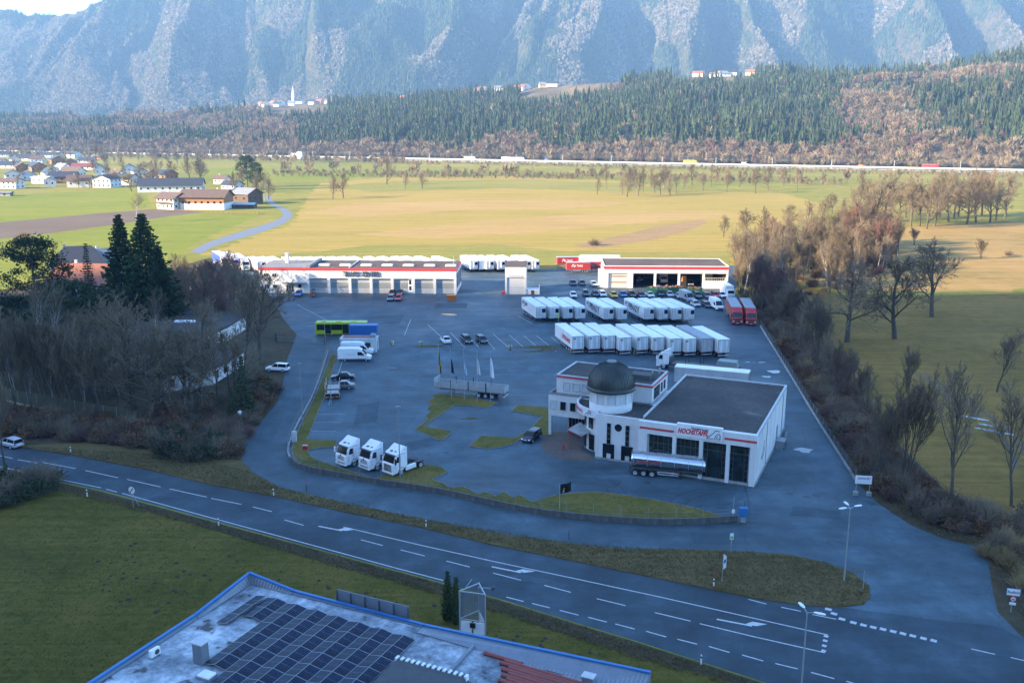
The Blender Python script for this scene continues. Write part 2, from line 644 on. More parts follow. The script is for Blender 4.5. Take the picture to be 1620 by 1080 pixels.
def mount_z(x, y):
    a = x / y
    yb = 3250 + 350 * fbm(x / 900 + 5, y * 0 + 2.2, 2) + np.where(a < -0.2, (-0.2 - a) * 1500, 0)
    s = y - yb
    rise = np.where(s > 0, s * 0.62, s * 0.5)
    xw = x + 240 * (fbm(x / 420, y / 420, 4) - 0.5) + (0.1 + 1.7 * (fbm(x / 900 + 9, y * 0 + 1.5, 2) - 0.45)) * s
    u = xw / 520 + 4.2 * fbm(x / 1150 + 3.3, s / 2600 + 1.7, 4)
    f = u - np.floor(u)
    tri = np.where(f < 0.58, f / 0.58, (1 - f) / 0.42)
    tri = tri * tri * (3 - 2 * tri) * 0.5 + tri * 0.5
    ampr = 0.30 + 1.0 * _LAT[np.floor(u).astype(int) % 256, 7]
    spur = 0.72 + (tri - 0.5) * ampr * 0.55
    u2 = xw / 120 + 1.8 * fbm(x / 300 + 7, s / 700, 3) - 0.004 * s * (fbm(x / 350 + 2, y * 0 + 4, 2) - 0.5)
    f2 = u2 - np.floor(u2)
    tri2 = np.where(f2 < 0.55, f2 / 0.55, (1 - f2) / 0.45) - 0.5
    spur = spur + tri2 * 0.16 * _LAT[np.floor(u2).astype(int) % 256, 31] * sstep((s - 60) / 300)
    spur2 = ridged(xw / 230 + 8.0, s / 2600 + 3, 3, 0.5)
    amp = (0.35 + 0.65 * sstep(s / 400)) * 560 * sstep((s + 350) / 700)
    z = 45 + rise + (spur - 0.72) * amp + (spur2 - 0.6) * 0.34 * amp * (0.35 + fbm(x / 800 + 2, y / 800, 2)) + (fbm(x / 90, y / 90, 4) - 0.5) * 38 * sstep(s / 150)
    cap = np.interp(810 + 1520 * a, [-400, 0, 60, 130, 195, 280, 420], [10, 14, 28, 30, 3, -70, -140])
    v = (540 - cap) / CAM_F
    zc = CAM_H + y * (v * _cp - _sp) / (_cp + v * _sp) + (fbm(x / 70, y / 70 + 5, 4) - 0.5) * 40
    k = 40.0
    h = np.clip(0.5 + 0.5 * (zc - z) / k, 0, 1)
    z = zc * (1 - h) + z * h - k * h * (1 - h)
    return np.where(s < -300, 20.0, np.minimum(z, 645))


def forest_rock_mat(name):
    m, t, b = _mat(name)
    v = _coord(t)
    f1 = _noise(t, v, 0.006, 6.0, 0.65)
    f2 = _noise(t, v, 0.07, 3.0, 0.75)
    f = _math(t, 'MULTIPLY_ADD', f2, 0.55, _math(t, 'MULTIPLY', f1, 0.45))
    c = _ramp(t, f, [(0.36, (0.018, 0.035, 0.018)), (0.47, (0.04, 0.055, 0.028)), (0.54, (0.10, 0.08, 0.05)), (0.66, (0.17, 0.13, 0.085))])
    g = t.nodes.new('ShaderNodeNewGeometry')
    sx = t.nodes.new('ShaderNodeSeparateXYZ')
    t.links.new(g.outputs['True Normal'], sx.inputs[0])
    steep = _math(t, 'SUBTRACT', 1.0, sx.outputs['Z'])
    f3 = _noise(t, _coord(t, 'Object', (1, 1, 0.35)), 0.012, 6.0, 0.75)
    k = _math(t, 'MULTIPLY_ADD', steep, 0.9, _math(t, 'MULTIPLY', f3, 0.8))
    k = _ramp(t, k, [(1.03, (0, 0, 0)), (1.14, (1, 1, 1))])
    c = _mix(t, k, c, _ramp(t, f2, [(0.3, (0.14, 0.13, 0.11)), (0.7, (0.29, 0.27, 0.235))]))
    t.links.new(c, b.inputs['Base Color'])
    b.inputs['Roughness'].default_value = 1.0
    b.inputs['Specular IOR Level'].default_value = 0.0
    _bump(t, b, _math(t, 'MULTIPLY_ADD', f2, 1.0, _noise(t, v, 0.18, 2.0, 0.6)), 1.0, 14.0)
    return m


G1, G2_, G3 = (0.050, 0.085, 0.016), (0.155, 0.175, 0.030), (0.25, 0.205, 0.065)
valley_mat = ground_mat('valley_grass', [(0.32, (0.085, 0.11, 0.014)), (0.46, (0.18, 0.18, 0.026)), (0.58, (0.30, 0.235, 0.05))], 0.006, 0.12, (0.25, 0.25), 0.3, fine=1.0)
straw_mat = ground_mat('straw_meadow', [(0.34, (0.16, 0.155, 0.024)), (0.46, (0.30, 0.225, 0.048)), (0.60, (0.40, 0.265, 0.072))], 0.011, 0.20, (-0.42, 0.40), 0.62, fine=1.6)
green_mat = ground_mat('green_meadow', [(0.30, (0.09, 0.125, 0.012)), (0.50, (0.19, 0.205, 0.022)), (0.68, (0.27, 0.235, 0.04))], 0.012, 0.12, (-0.1, 0.35), 0.4, fine=1.2)
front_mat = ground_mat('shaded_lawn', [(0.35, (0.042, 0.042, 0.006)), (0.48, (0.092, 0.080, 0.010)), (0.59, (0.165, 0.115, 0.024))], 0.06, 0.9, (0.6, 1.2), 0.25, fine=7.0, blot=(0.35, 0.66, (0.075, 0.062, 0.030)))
tan_mat = ground_mat('dry_meadow', [(0.33, (0.11, 0.105, 0.022)), (0.47, (0.29, 0.19, 0.06)), (0.62, (0.40, 0.245, 0.085))], 0.014, 0.12, (0.05, 0.35), 0.4, fine=1.2)
olive_mat = ground_mat('shaded_meadow', [(0.35, (0.098, 0.066, 0.012)), (0.48, (0.205, 0.120, 0.024)), (0.60, (0.30, 0.168, 0.040))], 0.03, 0.35, (0.12, 0.9), 0.3, fine=2.5)  # shaded part of the dry meadow: the shade is put into a darker colour
soil_mat = ground_mat('ploughed_soil', [(0.32, (0.11, 0.075, 0.05)), (0.5, (0.16, 0.115, 0.08)), (0.66, (0.20, 0.15, 0.10))], 0.03, 0.4, (0.12, 0.9), 0.4)
verge_mat = ground_mat('verge_grass', [(0.32, (0.060, 0.046, 0.016)), (0.5, (0.135, 0.098, 0.036)), (0.64, (0.20, 0.14, 0.060))], 0.12, 1.2, (-0.5, 1.5), 0.3, fine=5.0, bump=0.25)
island_mat = ground_mat('island_grass', [(0.32, (0.060, 0.058, 0.012)), (0.5, (0.135, 0.115, 0.022)), (0.64, (0.21, 0.14, 0.036))], 0.10, 0.9, fine=5.0, bump=0.15)
litter_mat = ground_mat('leaf_litter', [(0.30, (0.035, 0.032, 0.018)), (0.5, (0.085, 0.066, 0.036)), (0.68, (0.14, 0.10, 0.055))], 0.08, 0.8, fine=4.0, bump=0.3)
hill_mat = ground_mat('forest_floor', [(0.32, (0.06, 0.055, 0.03)), (0.5, (0.13, 0.10, 0.06)), (0.66, (0.20, 0.15, 0.10))], 0.02, 0.2, bump=0.5)
pasture_mat = ground_mat('hill_pasture', [(0.32, (0.13, 0.15, 0.04)), (0.5, (0.22, 0.21, 0.06)), (0.66, (0.27, 0.23, 0.09))], 0.01, 0.1)
mount_mat = forest_rock_mat('mountain_forest')

valley = MB().flat([(-9000, -3500), (9000, -3500), (9000, 8500), (-9000, 8500)], 0.0).build('valley_floor', valley_mat, kind='structure')

ax = np.linspace(-1.15, 1.15, 500)
ay = np.concatenate([np.linspace(760, 2600, 165), np.linspace(2620, 3600, 25)])
A, Yg = np.meshgrid(ax, ay)
grid_mesh('wooded_hill', A * Yg, Yg, hill_z(A * Yg, Yg), hill_mat)['kind'] = 'structure'

ax = np.linspace(-1.15, 1.15, 1150)
ay = np.concatenate([np.linspace(2850, 5200, 240), np.linspace(5240, 6200, 20)])
A, Yg = np.meshgrid(ax, ay)
grid_mesh('mountain_range', A * Yg, Yg, mount_z(A * Yg, Yg), mount_mat)['kind'] = 'structure'

# the mountain spur behind the camera whose shade lies over the near half of the valley
_s, _t = np.meshgrid(np.linspace(-1500, 700, 90), np.linspace(-1700, -60, 90))
Hs = np.minimum(561 - _s, 630) * sstep((_s + 1500) / 500)
Zs = Hs - np.abs(_t + 800) * 1.0
Zs = np.where(Zs > 0, Zs, -1.5) + (fbm(_s / 45, _t / 45, 3) - 0.5) * 9 * (np.abs(_t + 800) > 30) * (Zs > 5)
grid_mesh('shade_mountain', cos(SUN_AZ) * _t - sin(SUN_AZ) * _s, sin(SUN_AZ) * _t + cos(SUN_AZ) * _s, Zs, mount_mat)['kind'] = 'structure'


def sheet(name, pts, z, mat, kind='structure', curve=0, rag=0.0):
    if rag:
        R = random.Random(len(pts))
        out = []
        for a, b in zip(pts, pts[1:] + pts[:1]):
            n = max(1, int(hypot(b[0] - a[0], b[1] - a[1]) / (rag * 4)))
            out += [(a[0] + (b[0] - a[0]) * k / n + (R.gauss(0, rag) if k else 0), a[1] + (b[1] - a[1]) * k / n + (R.gauss(0, rag) if k else 0)) for k in range(n)]
        pts = out
    if curve: pts = smooth_line(pts + [pts[0]], curve)[:-1]
    return MB().flat(pts, z).build(name, mat, kind=kind)


def P2(*q):
    return [G2(*p) for p in q]


# ---- fields
sheet('straw_meadow', P2((318, 404), (470, 352), (470, 337), (505, 290), (620, 281), (800, 279), (990, 287), (1110, 303), (1240, 306), (1310, 325), (1210, 392), (1170, 408), (1155, 424), (880, 424), (835, 427), (600, 410), (420, 406)), 0.004, straw_mat, rag=1.2)
lush = ground_mat('lush_strip', [(0.34, (0.13, 0.15, 0.022)), (0.48, (0.22, 0.205, 0.04)), (0.62, (0.34, 0.245, 0.07))], 0.012, 0.18, (-0.3, 0.45), 0.6, fine=1.6)
cut = ground_mat('cut_strip', [(0.34, (0.24, 0.175, 0.05)), (0.48, (0.36, 0.235, 0.075)), (0.62, (0.44, 0.285, 0.11))], 0.012, 0.18, (-0.42, 0.45), 0.6, fine=1.6)
sheet('meadow_strip', P2((430, 404), (600, 388), (760, 386), (900, 398), (1060, 400), (1160, 396), (1152, 420), (885, 420), (700, 416), (560, 408)), 0.006, lush, rag=1.5)
sheet('meadow_strip', P2((480, 336), (560, 322), (720, 318), (900, 316), (1010, 322), (900, 330), (700, 334), (560, 344)), 0.006, cut, rag=1.6)
sheet('meadow_strip', P2((560, 372), (740, 352), (900, 340), (1090, 334), (1200, 342), (1020, 352), (860, 366), (700, 378)), 0.006, cut, rag=1.4)
sheet('meadow_strip', P2((500, 296), (640, 286), (820, 284), (1000, 291), (1120, 305), (980, 304), (800, 298), (600, 304)), 0.006, lush, rag=2.0)
sheet('farm_meadow', P2((-60, 312), (230, 298), (240, 329), (0, 352), (-60, 356)), 0.004, green_mat)
sheet('ploughed_field', P2((-60, 356), (0, 352), (150, 338), (240, 331), (330, 335), (270, 342), (170, 357), (80, 369), (-60, 384)), 0.008, soil_mat)
sheet('near_meadow', P2((-60, 384), (80, 369), (170, 357), (270, 342), (330, 335), (405, 336), (412, 341), (330, 374), (305, 388), (250, 430), (120, 450), (-60, 470)), 0.004, green_mat)
sheet('far_meadow', P2((330, 266), (420, 266), (620, 268), (640, 278), (500, 284), (360, 288), (310, 280)), 0.004, green_mat, rag=3.0)
sheet('tilled_strip', P2((905, 388), (985, 372), (1040, 358), (1110, 347), (1120, 352), (1085, 366), (1040, 378), (985, 387), (940, 393)), 0.008, ground_mat('tilled_soil', [(0.3, (0.17, 0.11, 0.05)), (0.5, (0.30, 0.19, 0.085)), (0.7, (0.36, 0.25, 0.11))], 0.05, 0.4, (-0.42, 0.9), 0.5))
sheet('dry_meadow', P2((1290, 372), (1470, 356), (1720, 345), (1760, 452), (1480, 462), (1330, 460), (1250, 440)), 0.006, tan_mat, rag=1.5)
sheet('shaded_meadow', P2((1205, 470), (1240, 446), (1330, 466), (1480, 468), (1760, 458), (1900, 900), (1760, 1150), (1640, 1040), (1578, 968), (1565, 891), (1555, 860), (1480, 840), (1380, 786), (1300, 670), (1210, 517)), 0.004, olive_mat)
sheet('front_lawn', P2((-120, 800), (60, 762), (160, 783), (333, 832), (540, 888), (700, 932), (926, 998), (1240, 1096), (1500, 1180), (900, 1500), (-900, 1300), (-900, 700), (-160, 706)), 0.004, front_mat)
sheet('wood_floor', P2((-120, 480), (110, 440), (250, 430), (330, 408), (430, 420), (470, 470), (500, 520), (480, 560), (470, 606), (420, 684), (383, 727), (398, 745), (480, 782), (440, 784), (233, 741), (20, 700), (-120, 672)), 0.006, litter_mat)

# ---- roads
road_mat = asphalt_mat('road_asphalt', (0.038, 0.058, 0.072), 0.2, crack=False, rot=0.5)
yard_mat = asphalt_mat('yard_asphalt', (0.054, 0.087, 0.106), 0.75, rot=0.3)
lane_mat = asphalt_mat('lane_asphalt', (0.054, 0.084, 0.100), 0.45, rot=0.3)
rd_up = P2((-160, 655), (20, 703), (113, 719), (233, 742), (333, 766), (433, 784), (540, 808), (663, 833), (787, 863), (910, 887), (1040, 914), (1191, 945), (1268, 957), (1345, 962))
rd_dn = P2((1420, 1145), (1214, 1080), (1000, 1011), (926, 989), (802, 950), (700, 921), (540, 878), (433, 849), (333, 822), (160, 775), (60, 754), (13, 745), (-160, 700))
ext = lambda a, b, L: (a[0] + (a[0] - b[0]) / hypot(a[0] - b[0], a[1] - b[1]) * L, a[1] + (a[1] - b[1]) / hypot(a[0] - b[0], a[1] - b[1]) * L)
rd_up.insert(0, ext(rd_up[0], rd_up[1], 150))
rd_dn.append(ext(rd_dn[-1], rd_dn[-2], 150))
main_road = sheet('main_road', rd_up + P2((1480, 980), (1578, 990), (1640, 1020), (1760, 1055), (1900, 1300)) + rd_dn, 0.016, road_mat)
sheet('service_road', P2((470, 528), (452, 575), (448, 606), (438.6, 637), (398.5, 683.5), (384, 705), (382, 727), (398.5, 746), (441.7, 770), (485, 781), (565, 799), (663, 819), (787, 843), (910, 860), (972, 866.5), (1040, 868), (1115, 869), (1184, 872), (1249, 876.5), (1306, 889), (1352, 906), (1375, 927), (1378, 945), (1366, 958), (1480, 984), (1580, 995), (1640, 1030), (1578.5, 968), (1568, 922), (1565, 891), (1555, 867), (1493, 852), (1440, 830), (1380, 790), (1240, 800), (1170, 826), (1040, 832), (941, 826), (848, 815), (781, 802), (689, 782), (596, 768), (519, 754), (476, 745), (460, 730), (455, 712), (470, 672), (497, 620), (520, 540)), 0.010, lane_mat)
yard_pts = P2((520, 548), (470, 530), (445, 500), (430, 470), (345, 430), (330, 412), (600, 409), (836, 428), (885, 425), (960, 418), (1165, 420), (1165, 466), (1203, 515), (1247, 589), (1297, 672), (1355, 763), (1385, 792), (1300, 830), (1168, 824), (1040, 828), (941, 823), (848.6, 812), (781, 799), (689, 779), (596, 765), (519, 751), (476, 742), (460, 727), (455.6, 712), (469.5, 674), (497, 622))
sheet('junction_asphalt', P2((1300, 950), (1366, 940), (1385, 930), (1520, 980), (1480, 1000), (1400, 992), (1320, 968)), 0.0095, lane_mat)
sheet('yard', yard_pts, 0.013, yard_mat)
gr = ground_mat('gravel_track', [(0.3, (0.10, 0.095, 0.09)), (0.5, (0.16, 0.15, 0.14)), (0.7, (0.22, 0.21, 0.19))], 0.1, 0.8)
lane_l = smooth_line(P2((300, 398), (330, 383), (385, 365), (430, 351), (447, 341), (440, 330), (425, 322), (418, 310)), 5)
lane_r = smooth_line(P2((318, 401), (350, 386), (405, 370), (448, 354), (463, 341), (455, 331), (436, 322), (428, 310)), 5)
sheet('farm_lane', lane_l + lane_r[::-1], 0.016, M('lane_grey', (0.16, 0.165, 0.175), 0.6, var=0.1))
pud = glass_mat('puddle_water', (0.03, 0.04, 0.045), 0.03)
trk = MB()
for off in (-0.9, 0.9):
    c = smooth_line(P2((1455, 590), (1500, 620), (1545, 650), (1585, 680), (1608, 710), (1620, 740)), 5)
    a, b = offset_line(c, off + 0.35), offset_line(c, off - 0.35)
    trk.flat(a + b[::-1], 0.010)
trk.build('field_track', soil_mat, kind='structure')
for px, py, l, w in ((1541, 661, 2.5, 0.5), (1573, 682, 3.2, 0.5), (1560, 672, 1.5, 0.4)):
    x, y, _ = G(px, py)
    p = [(x + l * cos(t) * 0.75 - w * sin(t) * -0.6, y - l * cos(t) * 0.62 + w * sin(t) * 0.7) for t in np.linspace(0, 2 * pi, 14)[:-1]]
    sheet('puddle', p, 0.016, pud)
for px, py, l, w in ((1272, 712, 1.3, 0.9), (1225, 588, 1.1, 1.6), (1213, 596, 0.8, 0.8), (1196, 573, 2.0, 0.4), (712, 497.5, 2.2, 0.9)):
    x, y, _ = G(px, py)
    p = [(x + l * cos(t) * (1 + 0.3 * sin(3 * t)), y + w * sin(t) * (1 + 0.35 * cos(2 * t + px))) for t in np.linspace(0, 2 * pi, 20)[:-1]]
    sheet('puddle', p, 0.020, pud)

# ---- painted markings, each a thin sheet on the road
def mark(px, w, name='lane_marking', parent=main_road, z=0.021):
    c = P2(*px)
    a, b = offset_line(c, w / 2), offset_line(c, -w / 2)
    return MB().flat(a + b[::-1], z).build(name, line_white, parent)


mark([(-60, 725), (60, 751), (160, 771.5)], 0.15, 'edge_line')
mark([(168, 773.5), (185, 778)], 0.15, 'edge_line')
mark([(193, 780), (333, 818.5), (433, 845.5), (540, 874.5), (620, 896.5), (702, 918)], 0.15, 'edge_line')
mark([(543, 833), (663, 861.5), (787, 889), (910, 915), (1040, 943), (1155, 969), (1310, 1004)], 0.15, 'turn_lane_line')
mark([(1107, 986), (1190, 1006), (1305, 1032)], 0.15, 'turn_lane_line')
for q in ([(-20, 716), (20, 725)], [(28, 727), (59, 732)], [(67, 731), (120, 741)], [(135, 744), (187, 755.5)], [(201, 758), (254, 770)], [(268, 773), (327, 786)], [(334, 788), (382, 797.5)], [(400, 801.5), (430, 809)], [(450, 822), (480, 830.5)],
          [(571, 853.5), (605.5, 862.5)], [(634, 869.5), (672, 879)], [(706, 887), (743, 896.5)], [(780, 906), (824.5, 917.5)], [(861, 925.5), (903, 936.5)], [(944, 946.5), (989.5, 957.5)], [(1036, 968.5), (1092.5, 982)],
          [(1130, 933), (1163, 944)][:0] or [(1184, 947.5), (1212.5, 955)], [(1236, 960), (1267, 966.5)], [(1285, 971.5), (1323, 979)]):
    mark(q, 0.15, 'lane_dash')
for q in ([(801, 944), (828.5, 951)], [(841.5, 954), (870, 961)], [(885.5, 965), (915, 972.5)], [(930.5, 976), (960, 983.5)], [(973.5, 986.5), (1004, 994.5)], [(1022, 998), (1054, 1007)], [(1071.5, 1010.5), (1103, 1018.5)],
          [(1121.5, 1022), (1154, 1031.5)], [(1174, 1035.5), (1207.5, 1045)], [(1226.5, 1049), (1262, 1057.5)], [(1283, 1063), (1320, 1073)], [(1339, 1077), (1370, 1086)], [(1536.5, 1026), (1574, 1034.5)], [(1599, 1039.5), (1640, 1049)]):
    mark(q, 0.15, 'lane_dash')
for x0, y0 in ((1310.5, 963.5), (1319.5, 970.5), (1332, 979), (1350, 984.5), (1366, 988.5), (1381.5, 992), (1397, 995), (1413, 998.5), (1428.5, 1002), (1444, 1005.5), (1461, 1009.5), (1477, 1013)):
    mark([(x0 - 5, y0 - 1.5), (x0 + 5, y0 + 1.2)], 0.5, 'give_way_mark')
for x0, y0 in ((1307, 1006), (1305.5, 1013), (1304, 1021), (1303, 1029)):
    mark([(x0 - 3.5, y0 - 1), (x0 + 3.5, y0 + 1)], 0.4, 'stop_mark')


def arrow(tail, head, name='turn_arrow'):
    a, b = Vector(G2(*tail)), Vector(G2(*head))
    d = (b - a).normalized()
    n = Vector((-d.y, d.x))
    L = (b - a).length
    m = MB()
    pt = lambda s, w: tuple(a + d * s + n * w)
    m.flat([pt(0, 0.12), pt(L * 0.72, 0.12), pt(L * 0.72, -0.12), pt(0, -0.12)], 0.021)
    m.flat([pt(L * 0.58, 0.13), pt(L * 0.70, 0.85), pt(L, 0.9), pt(L * 0.80, 0.13)], 0.021)
    m.build(name, line_white, main_road)


arrow((504, 832), (556, 842))
arrow((778, 896), (842, 909))
arrow((1134, 979), (1212, 994))

# ---- kerbed grass islands of the yard
kerb_mat = M('kerb_stone', (0.17, 0.17, 0.165), 0.9, var=0.3, scale=2)


def island(name, px, h=0.12, curve=0, mat=None, km=None):
    pts = P2(*px)
    if curve: pts = smooth_line(pts + [pts[0]], curve)[:-1]
    k = MB().prism(pts, 0.0, h).build(name, km or kerb_mat, kind='structure')
    a = sum(pts[i][0] * pts[(i + 1) % len(pts)][1] - pts[(i + 1) % len(pts)][0] * pts[i][1] for i in range(len(pts)))
    inn = offset_line([pts[-1]] + pts + [pts[0]], 0.16 if a > 0 else -0.16)[1:-1]
    g = MB().flat(inn, h + 0.02).build('grass_top', mat or island_mat, k)
    return k


island('grass_island', [(697, 624), (683, 625), (686, 631), (675, 634), (682, 641), (674, 647), (681, 652), (672, 658), (676, 664), (655, 680), (691.7, 696), (702.5, 696.5), (716, 682.5), (690, 678), (671.7, 674), (719.5, 642), (745, 643), (770, 646.5), (788, 637), (740, 628)])
island('grass_island', [(741, 706), (761, 689.5), (790, 691), (813, 693.5), (826, 686), (838, 678), (857, 659.5), (835, 655), (808, 651.5), (818, 641), (845, 643), (869, 645), (872, 690), (845, 690), (827, 692.5), (815, 702), (795, 708), (770, 711)])
strip = [(534, 563), (512.7, 631), (486.5, 696), (534, 697), (531, 708), (502, 709), (486.5, 714), (497, 726), (540, 741), (592, 757), (655, 733), (700, 739), (709, 748), (684, 759), (691, 761), (702, 764.5), (709, 770), (719, 772), (731, 769), (744, 775), (757, 782), (770, 779), (784, 785), (797, 779), (812, 787), (824, 784), (843, 795), (858, 789), (880, 783), (907, 780), (941, 778.5), (985, 783), (1040, 792), (1100, 804), (1141, 816), (1158, 821), (1040, 825.5), (941, 819.5), (848.6, 808.5), (781, 795), (689, 775.5), (596, 761.5), (519, 747.5), (481, 739), (464, 725), (460, 712), (474, 674), (500, 622), (524, 560)]
island('grass_strip', strip, 0.14)
island('road_verge', [(20, 706), (113, 720), (233, 743), (333, 767), (433, 785), (540, 809), (663, 834), (787, 864), (910, 888), (1040, 915), (1191, 946), (1268, 957.5), (1330, 960), (1366, 956), (1377, 944), (1374, 927), (1351, 907), (1306, 890), (1249, 877.5), (1184, 873), (1115, 870), (1040, 869), (972, 867.5), (910, 861), (787, 844), (663, 820), (565, 800), (485, 782.5), (441.7, 771), (398.5, 748), (384, 730), (300, 722), (150, 700)], 0.10, mat=verge_mat, km=verge_mat)
sheet('roadside_strip', [tuple(p) for p in P2((60, 756), (160, 777), (333, 824), (433, 851), (540, 880), (700, 923), (802, 952), (926, 991), (1000, 1013), (1214, 1082), (1214, 1094), (1000, 1036), (900, 1004), (760, 956), (640, 922), (540, 897), (400, 857), (300, 826), (160, 787), (60, 768))], 0.014, litter_mat)
sheet('fence_verge', P2((1203, 517), (1247, 590), (1297, 673), (1345, 770), (1360, 810), (1450, 860), (1540, 880), (1550, 900), (1555, 930), (1565, 975), (1640, 1030), (1700, 1000), (1640, 880), (1500, 780), (1400, 680), (1330, 590), (1260, 510), (1225, 480), (1190, 470)), 0.008, litter_mat)

# ---- repairs and seams in the asphalt
patch_mat = asphalt_mat('patch_asphalt', (0.047, 0.074, 0.090), 0.3, crack=False)
seam_mat = M('bitumen_seam', (0.018, 0.019, 0.021), 0.5, var=0.3)
for q in ([(640, 700), (690, 690), (700, 702), (650, 713)], [(566, 640), (600, 636), (596, 668), (560, 672)], [(760, 585), (800, 583), (806, 590), (765, 593)], [(1210, 640), (1232, 648), (1240, 690), (1216, 684)], [(900, 752), (985, 760), (975, 772), (893, 763)], [(1090, 842), (1180, 842), (1182, 862), (1098, 860)],
          [(300, 738), (360, 752), (350, 757), (290, 743)], [(820, 905), (900, 925), (886, 931), (806, 911)], [(560, 500), (640, 498), (632, 512), (556, 514)], [(690, 480), (740, 480), (738, 487), (687, 488)], [(418, 668), (448, 660), (430, 700), (404, 700)], [(1255, 800), (1330, 808), (1330, 822), (1250, 815)]):
    sheet('asphalt_patch', P2(*q), 0.0175, patch_mat)
RS_ = random.Random(3)
for q in ([(600, 470), (585, 560), (570, 690)], [(640, 690), (720, 735), (880, 770)], [(668, 478), (640, 600), (615, 700)], [(880, 700), (1000, 790), (1150, 806)], [(1225, 560), (1262, 660), (1300, 800)], [(470, 545), (455, 620), (415, 690)], [(700, 770), (850, 800), (1000, 812)], [(960, 860), (1060, 835), (1180, 790)], [(540, 830), (760, 888), (1000, 945), (1250, 1000)], [(1180, 860), (1190, 800), (1150, 700)], [(800, 640), (860, 720), (960, 780)], [(520, 590), (620, 600), (760, 596), (900, 600)], [(1070, 545), (1180, 560), (1225, 562)]):
    c = smooth_line([(p[0] + RS_.gauss(0, 0.3), p[1] + RS_.gauss(0, 0.5)) for p in P2(*q)], 8)
    c = [(p[0] + RS_.gauss(0, 0.12), p[1] + RS_.gauss(0, 0.2)) for p in c]
    a_, b_ = offset_line(c, 0.045), offset_line(c, -0.045)
    sheet('asphalt_seam', a_ + b_[::-1], 0.0185, seam_mat)

for q in ([(470, 372), (620, 352), (800, 330), (1000, 318)], [(520, 385), (700, 368), (900, 345), (1150, 330)], [(560, 402), (720, 392), (880, 378)], [(500, 330), (640, 318), (820, 306)], [(880, 418), (1000, 405), (1130, 388)], [(1480, 440), (1550, 425), (1680, 405)], [(60, 328), (200, 312)], [(310, 352), (385, 342)]):
    for off in (-0.8, 0.8):
        c = smooth_line(P2(*q), 8)
        a_, b_ = offset_line(c, off + 0.22), offset_line(c, off - 0.22)
        sheet('wheel_track', a_ + b_[::-1], 0.010, tan_mat)
tyre_mat = M('tyre_polish', (0.026, 0.036, 0.043), 0.55, var=0.4, scale=0.6)
for i in range(26):
    x, y = G2(RS_.uniform(520, 1180), RS_.uniform(478, 800))
    if not inside((x, y), yard_pts): continue
    r_, t0, sw = RS_.uniform(7, 22), RS_.uniform(0, 6.28), RS_.uniform(0.4, 1.3)
    for dr in (0, 2.0):
        c = [(x + (r_ + dr) * cos(t0 + sw * k / 14) - r_ * cos(t0), y + (r_ + dr) * sin(t0 + sw * k / 14) - r_ * sin(t0)) for k in range(15)]
        if not all(inside(p, yard_pts) for p in c): continue
        a_, b_ = offset_line(c, 0.11), offset_line(c, -0.11)
        sheet('tyre_mark', a_ + b_[::-1], 0.0178, tyre_mat)

# ---- motorway and railway at the foot of the hill
mway_c = [(1400, 534), (520, 961), (-1000, 1700), (-2200, 2283)]
mm = MB()
a_, b_ = offset_line(mway_c, 14), offset_line(mway_c, -14)
mm.prism(a_ + b_[::-1], 0.0, 2.0)
mm.build('motorway', M('motorway_asphalt', (0.30, 0.30, 0.30), 0.6, var=0.06), kind='structure')
MWD = Vector((-1000 - 520, 1700 - 961)).normalized()
MWN = Vector((MWD.y, -MWD.x)) if MWD.y * -1 < 0 else Vector((-MWD.y, MWD.x))


def mway(s, off=0.0):
    """point s metres along the motorway, off metres to the camera's side"""
    n = Vector((MWD.y, -MWD.x))
    if n.y > 0: n = -n
    p = Vector((520, 961)) + MWD * s + n * off
    return (p.x, p.y)


mwrot = atan2(MWD.y, MWD.x)
nb = MB()
c2 = [mway(-700, 16), mway(1800, 16)]
nb.wall(c2, 1.6, 3.4, 0.3)
nw = nb.build('noise_wall', M('pale_barrier', (0.42, 0.42, 0.41), 0.6, var=0.08))
tag(nw, 'long pale barrier along the edge of the motorway', 'barrier')
# ---- haze: even air round the whole scene
hz = MB().bx(-9100, 9100, -3600, 8600, -4, 665).build('haze', [], kind='stuff')
hm = bpy.data.materials.new('valley_haze')
hm.use_nodes = True
ht = hm.node_tree
ht.nodes.clear()
pv = ht.nodes.new('ShaderNodeVolumePrincipled')
pv.inputs['Color'].default_value = (0.34, 0.62, 1.0, 1)
pv.inputs['Density'].default_value = 0.000105
pv.inputs['Anisotropy'].default_value = 0.0
hoo = ht.nodes.new('ShaderNodeOutputMaterial')
ht.links.new(pv.outputs[0], hoo.inputs['Volume'])
hz.data.materials.append(hm)
# ------------------------------------------------------------------ buildings
roof_gravel = ground_mat('roof_gravel', [(0.3, (0.045, 0.043, 0.041)), (0.5, (0.075, 0.07, 0.066)), (0.7, (0.12, 0.112, 0.10))], 0.12, 1.4, fine=6.0, bump=0.03, blot=(0.16, 0.66, (0.15, 0.145, 0.125)))
roof_brown = ground_mat('roof_brown', [(0.3, (0.075, 0.058, 0.05)), (0.5, (0.11, 0.085, 0.073)), (0.7, (0.15, 0.12, 0.10))], 0.10, 1.0, fine=4.0, bump=0.03)
dome_mat = M('dome_copper', (0.045, 0.055, 0.05), 0.45, 0.3, var=0.25, scale=0.8, dirt=0.3)
letter_red = M('letter_red', (0.62, 0.03, 0.05), 0.4, var=0.03)
letter_dark = M('letter_dark', (0.06, 0.07, 0.10), 0.5, var=0.05)
door_grey = M('door_grey', (0.40, 0.41, 0.42), 0.5, var=0.06, scale=2, dirt=0.2)
door_band = M('door_window_band', (0.24, 0.255, 0.26), 0.35, var=0.15, scale=3)
brick_red = M('brick_red', (0.28, 0.10, 0.07), 0.85, var=0.2, scale=3)
blind_white = M('window_blind', (0.55, 0.57, 0.58), 0.7, var=0.08)
_wm = {}


